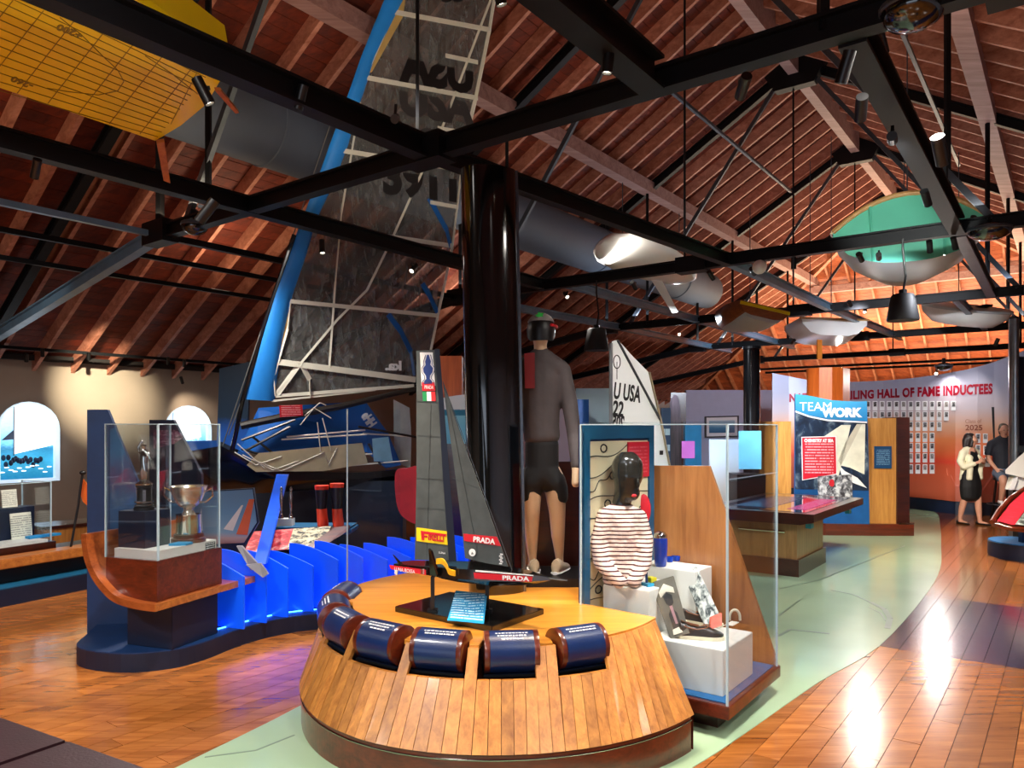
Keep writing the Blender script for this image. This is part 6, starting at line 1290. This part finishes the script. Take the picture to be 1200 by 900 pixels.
build('stay', MB().bar(W(1200, 330, 10.5), W(1201, 535, 10.5), .008, .008), STEELB, r)
build('cradle', MB().obox(Vector((W(1198, 0, 10.6).x, 10.6, 0)), Vector((.3, 0, 0)), (0, .2, 0), ZX*W(0, 562, 10.6).z), BLACK, r)
p = W(1188, 560, 11.4); r = thing('alloy_mast', 'upright silver alloy mast at the right edge in front of the curved wall', 'mast', (p.x, p.y, 0)); ALM = mat('silver_alloy', c(150, 158, 166), .3, .85)
build('mast_section', MB().lathe([(.06, 0), (.06, W(0, 374, 11.4).z)], (p.x, p.y, 0), 18, ZX, 0, 1, 1.4), ALM, r, True); build('mast_foot', MB().box((p.x, p.y, 0), (.3, .3, .03)), STEEL, r); build('mast_cap', MB().lathe([(.064, 0), (.064, .03), (.03, .05)], (p.x, p.y, W(0, 374, 11.4).z), 18), STEELB, r)
build('fitting', MB().box((p.x+.05, p.y-.08, W(0, 530, 11.4).z), (.08, .06, .1)), STEELB, r)
p = W(1200, 560, 11.8); one('dark_banner', MB().obox(Vector((W(1192, 0, 11.8).x, 11.8, 0)), Vector((.6, 0, 0)), (0, .03, 0), ZX*W(0, 418, 11.8).z), NAVYD, 'dark navy upright panel behind the silver mast at the right edge', 'panel')
# ---- bench in the lower left corner
BM = mat('maroon_leather', c(46, 16, 24), .5, 0, .12, 8, .15, 80)
e0 = G(0, 842, .45); e1 = G(165, 900, .45); ed = (e1-e0).normalized(); en = Vector((-.53, -.85, 0)).normalized()
r = thing('padded_bench', 'dark maroon padded bench in the lower left corner', 'bench', e0+ed*.5+en*.3-ZX*.45)
k0 = G(82, 867, .45)
build('cushion', MB().obox(k0-ed*.8-ZX*.14, ed*.796, en*.7, ZX*.14), BM, r, bevel=.012); build('cushion', MB().obox(k0+ed*.004-ZX*.14, ed*.8, en*.7, ZX*.14), BM, r, bevel=.012)
build('bench_base', MB().obox(k0-ed*.78+en*.04-ZX*.45, ed*1.56, en*.62, ZX*.31), BLACK, r)
# ================================================================ VISITORS
def person_head(parent, p, face, hair, hairm, skinm, bob=True, lat=None):
    face = Vector(face).normalized(); sd = Vector((-face.y, face.x, 0))
    at = lambda f, s_, z: p+face*f+sd*s_+ZX*z
    eye = MB(); 
    for s_ in (1, -1): build('eye', MB().ell(at(.088, s_*.032, .0), (.012, .012, .008), 10, 6), INK, parent, True)
    build('mouth', MB().ell(at(.088, 0, -.07), (.02, .02, .008), 10, 6), mat('lip', c(150, 70, 66), .5), parent, True)
    return at
# woman in cream blazer
wp = G(1137, 614.5); sc = 1.0
wo = thing('person', 'woman in a cream blazer and black dress with clasped hands, standing before the curved wall', 'person', wp)
F = Vector((.36, -.93, 0)); F.normalize(); S_ = Vector((-F.y, F.x, 0)); FH = Vector((.85, -.52, 0)).normalized(); SH_ = Vector((-FH.y, FH.x, 0))     # facing, her left; head turned
at = lambda f, s_, z: wp+F*f+S_*s_+ZX*z*.965
ah = lambda f, s_, z: wp+FH*f+SH_*s_+ZX*z*.965
B = Body()
hip = B.chain([(at(0, 0, .90), .17, .115)]); ch = B.chain([(at(0, 0, 1.02), .135, .1), (at(.01, 0, 1.18), .15, .115), (at(0, 0, 1.32), .155, .085)], hip)
nk = B.chain([(at(0, 0, 1.40), .05, .05), (at(.015, 0, 1.46), .046, .05)], ch)
hd = B.chain([(ah(.035, 0, 1.51), .052, .06), (ah(.03, 0, 1.56), .078, .088), (ah(.015, 0, 1.605), .066, .085)], nk)
B.chain([(ah(.118, 0, 1.535), .011, .014)], hd-1)
for s_ in (1, -1): B.chain([(ah(.02, s_*.078, 1.55), .01, .02)], hd-1)
for s_ in (1, -1):
    e = B.chain([(at(-.01, s_*.17, 1.33), .05, .05), (at(-.03, s_*.215, 1.17), .043, .043), (at(.04, s_*.21, 1.07), .038, .038), (at(.2, s_*.07, 1.16), .026, .026)], ch)
    B.hand(e, at(.2, s_*.07, 1.16), F*.5+S_*(-s_)*.7+ZX*.25, ZX, .7, 1.0, s_)
    k = .06 if s_ > 0 else -.06
    B.chain([(at(0, s_*.09, .84), .085, .09), (at(.02+k, s_*.09, .48), .055, .058), (at(-.0+k*1.5, s_*.09, .3), .05, .055), (at(-.01+k*2, s_*.09, .1), .033, .036), (at(.0+k*2, s_*.09, .05), .034, .036), (at(.13+k*2, s_*.1, .03), .035, .02)], hip)
skin('body', B.j, B.e, SKIN, wo, S_, .010, 3)
DR = mat('black_dress', c(9, 9, 11), .7); BZ = mat('cream_blazer', c(232, 224, 190), .75, 0, .06, 8, .2, 30); HR = mat('dark_brown_hair', c(30, 18, 14), .5, 0, .2, 20)
skin('dress', [(at(.005, 0, 1.33), .14, .08), (at(.012, 0, 1.18), .158, .122), (at(.0, 0, 1.02), .145, .11), (at(0, 0, .9), .185, .13), (at(.01, 0, .7), .215, .15), (at(.01, 0, .58), .205, .145), (at(.01, 0, .53), .2, .14)], [(k, k+1) for k in range(6)], DR, wo, S_, .012, 3)
bz = Body(); c0 = bz.chain([(at(-.035, 0, .84), .185, .115), (at(-.035, 0, 1.0), .165, .105), (at(-.03, 0, 1.17), .172, .115), (at(-.02, 0, 1.34), .165, .085), (at(-.02, 0, 1.39), .08, .06)])
for s_ in (1, -1):
    bz.chain([(at(-.01, s_*.17, 1.33), .062, .062), (at(-.03, s_*.215, 1.17), .056, .056), (at(.04, s_*.21, 1.07), .052, .05), (at(.16, s_*.105, 1.135), .04, .04)], c0-1)
    bz.chain([(at(.07, s_*.115, 1.25), .05, .05), (at(.09, s_*.12, 1.05), .05, .05), (at(.085, s_*.135, .86), .055, .05)], c0-2)
skin('blazer', bz.j, bz.e, BZ, wo, S_, .011, 3)
skin('hair', [(ah(-.02, 0, 1.62), .078, .088), (ah(-.05, 0, 1.55), .088, .07), (ah(-.05, 0, 1.45), .095, .055), (ah(.01, .075, 1.56), .02, .05), (ah(.0, .08, 1.45), .025, .045), (ah(.01, -.075, 1.56), .02, .05), (ah(.0, -.08, 1.45), .025, .045), (ah(.03, 0, 1.645), .06, .05)], [(0, 1), (1, 2), (0, 3), (3, 4), (0, 5), (5, 6), (0, 7)], HR, wo, S_, .010, 3)
hp_ = ah(.03, 0, 1.565)
for s_ in (1, -1): build('eye', MB().ell(hp_+FH*.082+SH_*s_*.03, (.012, .012, .007), 10, 6), INK, wo, True)
build('mouth', MB().ell(hp_+FH*.088-ZX*.06, (.018, .018, .007), 10, 6), mat('lip_colour', c(150, 64, 62), .5), wo, True)
SHB = mat('black_flat_shoe', c(14, 12, 14), .4)
for s_ in (1, -1):
    k = .12 if s_ > 0 else -.12; f = at(k, s_*.09, 0)
    build('flat_shoe', MB().loft([[f+F*a_+S_*(s_*.01*a_*8+hw_*math.cos(t_))+ZX*(h*.5+h*.5*math.sin(t_)) for t_ in [2*math.pi*j/12 for j in range(12)]] for a_, hw_, h in ((-.075, .02, .06), (-.06, .036, .065), (.0, .04, .045), (.1, .046, .045), (.16, .036, .035), (.185, .014, .02))]), SHB, wo, True)
# man in navy polo, perched on a stool
mp = Vector((W(1176, 600, 13.9).x, 13.9, 0)); mo = thing('person', 'man in a navy polo shirt and blue grey shorts beside the silver mast', 'person', mp)
F = Vector((-.25, -.97, 0)).normalized(); S_ = Vector((-F.y, F.x, 0)); at = lambda f, s_, z: mp+F*f+S_*s_+ZX*z
B = Body(); hip = B.chain([(at(0, 0, .92), .165, .12)]); ch = B.chain([(at(0, 0, 1.08), .155, .11), (at(.0, 0, 1.28), .175, .12), (at(-.01, 0, 1.44), .175, .09)], hip)
hd = B.chain([(at(0, 0, 1.52), .058, .058), (at(.02, 0, 1.58), .055, .06), (at(.035, 0, 1.63), .058, .065), (at(.03, 0, 1.68), .074, .092), (at(.015, 0, 1.725), .068, .086)], ch)
B.chain([(at(.122, 0, 1.655), .012, .014)], hd-1)
for s_ in (1, -1): B.chain([(at(.02, s_*.082, 1.67), .01, .022)], hd-1)
for s_ in (1, -1):
    e = B.chain([(at(-.01, s_*.195, 1.43), .06, .06), (at(-.03, s_*.25, 1.22), .046, .046), (at(.02, s_*.245, 1.12), .04, .04), (at(.16, s_*.17, .96), .029, .029)], ch)
    B.hand(e, at(.16, s_*.17, .96), F*.7-ZX*.6-S_*s_*.2, F*.3+ZX*.6-S_*s_*.5, .6, 1.05, s_)
    B.chain([(at(.03, s_*.1, .88), .095, .1), (at(.34, s_*.13, .80), .066, .07), (at(.36, s_*.13, .74), .058, .06), (at(.3, s_*.12, .58), .054, .056), (at(.2, s_*.11, .40), .036, .038), (at(.2, s_*.11, .35), .036, .036), (at(.31, s_*.12, .33), .036, .022)], hip)
skin('body', B.j, B.e, SKIN, mo, S_, .011, 3)
PO = mat('navy_polo', c(16, 18, 30), .75); SHT = mat('blue_grey_shorts', c(84, 98, 116), .75); HR2 = mat('grey_brown_hair', c(92, 76, 62), .6, 0, .2, 20)
bz = Body(); c0 = bz.chain([(at(0, 0, .93), .18, .135), (at(0, 0, 1.1), .175, .13), (at(0, 0, 1.28), .192, .135), (at(-.01, 0, 1.44), .185, .1), (at(-.005, 0, 1.51), .075, .07)])
for s_ in (1, -1): bz.chain([(at(-.01, s_*.195, 1.43), .075, .072), (at(-.03, s_*.245, 1.24), .064, .062)], c0-1)
skin('polo_shirt', bz.j, bz.e, PO, mo, S_, .012, 3)
bz = Body(); c0 = bz.chain([(at(0, 0, .97), .17, .125), (at(.01, 0, .9), .18, .135)])
for s_ in (1, -1): bz.chain([(at(.05, s_*.1, .88), .11, .11), (at(.3, s_*.13, .81), .088, .09)], c0)
skin('shorts', bz.j, bz.e, SHT, mo, S_, .012, 3)
skin('hair', [(at(-.0, 0, 1.745), .078, .09), (at(-.045, 0, 1.69), .078, .06), (at(-.04, 0, 1.62), .065, .045)], [(0, 1), (1, 2)], HR2, mo, S_, .010, 3)
for s_ in (1, -1):
    build('eye', MB().ell(at(.115, s_*.032, 1.685), (.012, .012, .007), 10, 6), INK, mo, True)
    f = at(.2, s_*.11, .315); build('shoe', MB().loft([[f+F*a_+S_*hw_*math.cos(t_)+ZX*(h*.5+h*.5*math.sin(t_)) for t_ in [2*math.pi*j/12 for j in range(12)]] for a_, hw_, h in ((-.08, .02, .07), (-.06, .038, .08), (.0, .042, .08), (.1, .048, .055), (.17, .036, .04), (.2, .014, .02))]), PAPER, mo, True)
build('mouth', MB().ell(at(.112, 0, 1.605), (.02, .02, .007), 10, 6), mat('lip_colour_2', c(140, 74, 66), .5), mo, True)
r = thing('bar_stool', 'black tall stool under the man in the navy polo', 'stool', mp)
build('seat', MB().lathe([(.17, .75), (.18, .77), (.17, .8)], mp, 24), BLACK, r, True)
for s_ in range(4): t_ = s_*math.pi/2+.6; build('leg', MB().bar(mp+Vector((math.cos(t_)*.2, math.sin(t_)*.2, 0)), mp+Vector((math.cos(t_)*.12, math.sin(t_)*.12, .76)), .03, .03), BLACK, r)
build('foot_ring', MB().tube([mp+Vector((.26*math.cos(t_), .26*math.sin(t_), .3)) for t_ in [2*math.pi*k/24 for k in range(25)]], .012, 6), STEELB, r, True)
# ================================================================ TRACK SPOTLIGHTS (each a fixture with its own lamp)
LENS = mat('lit_lens', c(255, 244, 224), .3, emit=9, ecol=c(255, 240, 214)); CAN = mat('spot_can_black', c(12, 12, 13), .35)
def tspot(p, aim, lb, en=0, col=NEUT, deg=40, blend=.7, L_=.15, r_=.031, soft=.05):
    p = Vector(p); aim = Vector(aim); d = (aim-p).normalized()
    r = thing('track_spotlight', lb, 'spotlight', p, 'track spotlights')
    build('can', MB().lathe([(r_, -L_), (r_*1.02, 0), (r_*.85, 0), (r_*.8, -.02)], p, 14, d), CAN, r, True)
    build('lens', MB().lathe([(r_*.8, -.018), (r_*.78, -.014)], p, 14, d), LENS, r)
    build('bracket', MB().bar(p-d*L_*.6, Vector((p.x, p.y, p.z+max(.06, L_*.6))), .02, .02), CAN, r)
    if en:
        l = bpy.data.lights.new('spot_lamp', 'SPOT'); l.energy = en; l.color = col; l.spot_size = math.radians(deg); l.spot_blend = blend; l.shadow_soft_size = soft
        o = bpy.data.objects.new('spot_lamp', l); COL.objects.link(o); o.parent = r; o.location = d*.03; o.rotation_euler = d.to_track_quat('-Z', 'Y').to_euler()
    return r
bb = lambda x, y, b, dz=-.14: on_b(x, y, b)
W2 = (1, .83, .62)
tspot(on_b(246, 122, 3.9), (-.3, 4.9, .6), 'black track spotlight at the tip of the yellow hull', 420, W2, 34)
tspot(on_b(349, 128, 3.9), (-2.4, 5.6, .9), 'small lit track spotlight on the beam between yellow hull and sail', 330, NEUT, 36)
tspot(on_b(464, 146, 3.9)+ZX*.05, W(490, 110, 9.4), 'black track spotlight tilted upward on the beam across the sail', 90, NEUT, 60)
tspot(on_b(40, 208, 6.24), (-5.6, 7.6, .6), 'lit track spotlight low at the far left of the dark beam', 260, NEUT, 44)
tspot(on_b(378, 297, 6.24), (-1.6, 7.0, .4), 'black track spotlight below the dark beam at the left of the clear sail', 240, (.75, .85, 1), 50)
tspot(on_b(482, 318, 6.24), (-2.3, 6.2, 1.2), 'black track spotlight below the dark beam at the right of the clear sail', 200, NEUT, 50)
tspot(on_b(233, 320-60, 3.9)-ZX*.0, (-4.0, 4.2, 0), 'black track spotlight beside the left dome lamp', 150, W2, 60)
tspot(on_b(588, 6, 2.6), (.9, 4.9, .9), 'white lensed track spotlight at the top edge right of the sail', 300, NEUT, 40)
tspot(on_b(711, 86, 2.0), (.2, 4.3, .6), 'black track spotlight hanging under the thick beam at top centre', 330, W2, 42)
p = on_b(1036, 62, .92); tspot(p, ab(10, .5, 0), 'lit track spotlight near the top of the steeply receding beam', 120, (.86, .8, 1), 60)
tspot(on_b(985, 98, .92), (1.2, 4.8, .8), 'black track spotlight on the left of the steeply receding beam', 300, NEUT, 40)
tspot(on_b(1008, 140, .92), ab(9.5, 2.4, .6), 'small black track spotlight midway down the steeply receding beam', 200, NEUT, 50)
tspot(on_b(1046, 165, .92), D0, 'black track spotlight aimed at the green dinghy', 520, (.95, 1, .95), 24)
tspot(on_b(1088, 240, .92), ab(12, .3, 0), 'black can track spotlight in front of the green dinghy', 140, NEUT, 60)
tspot(on_b(1105, 192, .5), ab(7.5, .2, 0), 'bright lit track spotlight against the right rafters', 160, (.8, .78, 1), 60)
tspot(on_b(1137, 267, .92), ab(13, 2.2, 1), 'bright lit track spotlight beside the second truss at the right', 260, NEUT, 50)
for x, y, lb, dy in ((31, 424, 'first black track spotlight on the cornice track from the left edge', 0), (50, 418, 'second black track spotlight on the cornice track from the left edge', 0), (104, 422, 'third black track spotlight on the cornice track from the left edge', 0), (197, 427, 'fourth black track spotlight on the cornice track', 0), (216, 430, 'fifth black track spotlight on the cornice track', 0)):
    p = on_b(x, y, 13.35); tspot(p, on_b(x+16 if dy else x+3, 452 if dy else 560, 14), lb, dy, W2, 110, .9, .14, .03)
tspot(on_b(214, 449, 13.5), on_b(230, 500, 14), 'lowest black track spotlight above the right arched window', 30, W2, 80, .8, .14, .03)
for x, y, a_, aim, lb, en, col in ((986, 432, 18.5, W(975, 520, 12), 'bright star-like spotlight under the orange wood panel beam', 40, NEUT), (1166, 405, 16.5, W(1120, 500, 14.8), 'bright star-like spotlight at the end of the bluish beam by the oval hull', 35, NEUT), (997, 358, 13.4, W(1050, 470, 16), 'small bright spotlight where the grey blue beam meets the third truss', 60, (.86, .88, 1)),
        (1013, 366, 15, W(960, 600, 11), 'small bright spotlight behind the white pram hull', 220, NEUT), (1156, 342, 13.4, W(1180, 600, 10), 'small bright spotlight at the right of the oval hull', 160, NEUT), (796, 392, 15.5, W(750, 450, 8.6), 'small bright spotlight above the white training sail', 300, (.8, .9, 1)), (928, 402, 15, W(850, 500, 20), 'small bright spotlight near the black mast column', 700, (.8, .88, 1)), (1097, 450-12, 17, W(1040, 620, 9), 'small spotlight hanging before the hall of fame wall', 90, NEUT)):
    tspot(on_a(x, y, a_), aim, lb, en, col, 70, .8, .14, .035)

for x, a_, aim, lb, en, col, dg in ((665, 9.1, W(750, 470, 8.6), 'black track spotlight under the second truss aimed at the white training sail', 60, NEUT, 50), (745, 9.1, W(840, 520, 13), 'black track spotlight under the second truss below the white sailboard', 900, (.84, .9, 1), 60), (836, 9.1, W(970, 545, 11.9), 'black track spotlight under the second truss left of the globe camera', 520, NEUT, 40),
        (930, 9.1, W(930, 600, 9.2), 'black track spotlight under the second truss right of the globe camera', 160, NEUT, 50), (1010, 9.1, W(1140, 560, 13.4), 'black track spotlight under the second truss left of the pendant loudspeaker', 1100, NEUT, 18), (1030, 9.1, W(1040, 460, 16.5), 'black track spotlight under the second truss beside the pendant loudspeaker', 640, (.86, .88, 1), 44)):
    p0 = on_a(x, HOR-10, a_); p0.z = ZC-.22; tspot(p0, aim, lb, en, col, dg, .8, .14, .03)

tspot(ab(.3, 2.0, 3.72), ab(1.2, 4.8, 4.0), 'black track spotlight left of the picture aimed up at the yellow hull', 130, NEUT, 90, .9)
tspot(ab(2.2, 9.2, 3.6), on_b(40, 520, 14), 'black track spotlight on the pipe aimed at the taupe wall', 60, NEUT, 90, .9)

tspot(ab(4.6, 10.6, 3.72), on_b(120, 462, 14), 'black track spotlight under the lower dark pipe washing the taupe wall', 1700, (1, .9, .66), 29, 1.0)
p0 = on_a(884, HOR-10, 9.1); p0.z = ZC-.22; tspot(p0, W(970, 468, 12.9), 'added track spotlight under the second truss right beside the globe camera', 420, NEUT, 22, .8, .14, .03)  # extra spot added to brighten the curved orange partition

p0 = on_a(1090, HOR-10, 9.1); p0.z = ZC-.22; tspot(p0, G(1120, 645), 'added track spotlight under the second truss between the pendant loudspeaker and the dome lamp', 420, WARM, 60, .9, .14, .03)  # spot added to brighten the floor near the visitors
p0 = on_a(1120, HOR-10, 9.1); p0.z = ZC-.22; tspot(p0, W(1190, 600, 9.6), 'black track spotlight under the second truss nearest the right dome lamp', 160, NEUT, 50, .9, .14, .03)
tspot(ab(4.14, 1.5, 3.62), W(748, 475, 8.5), 'added track spotlight under the nearest truss chord right of the thick top beam', 520, NEUT, 26, .8)  # spot added to brighten the white training sail from the front
bpy.context.view_layer.update()
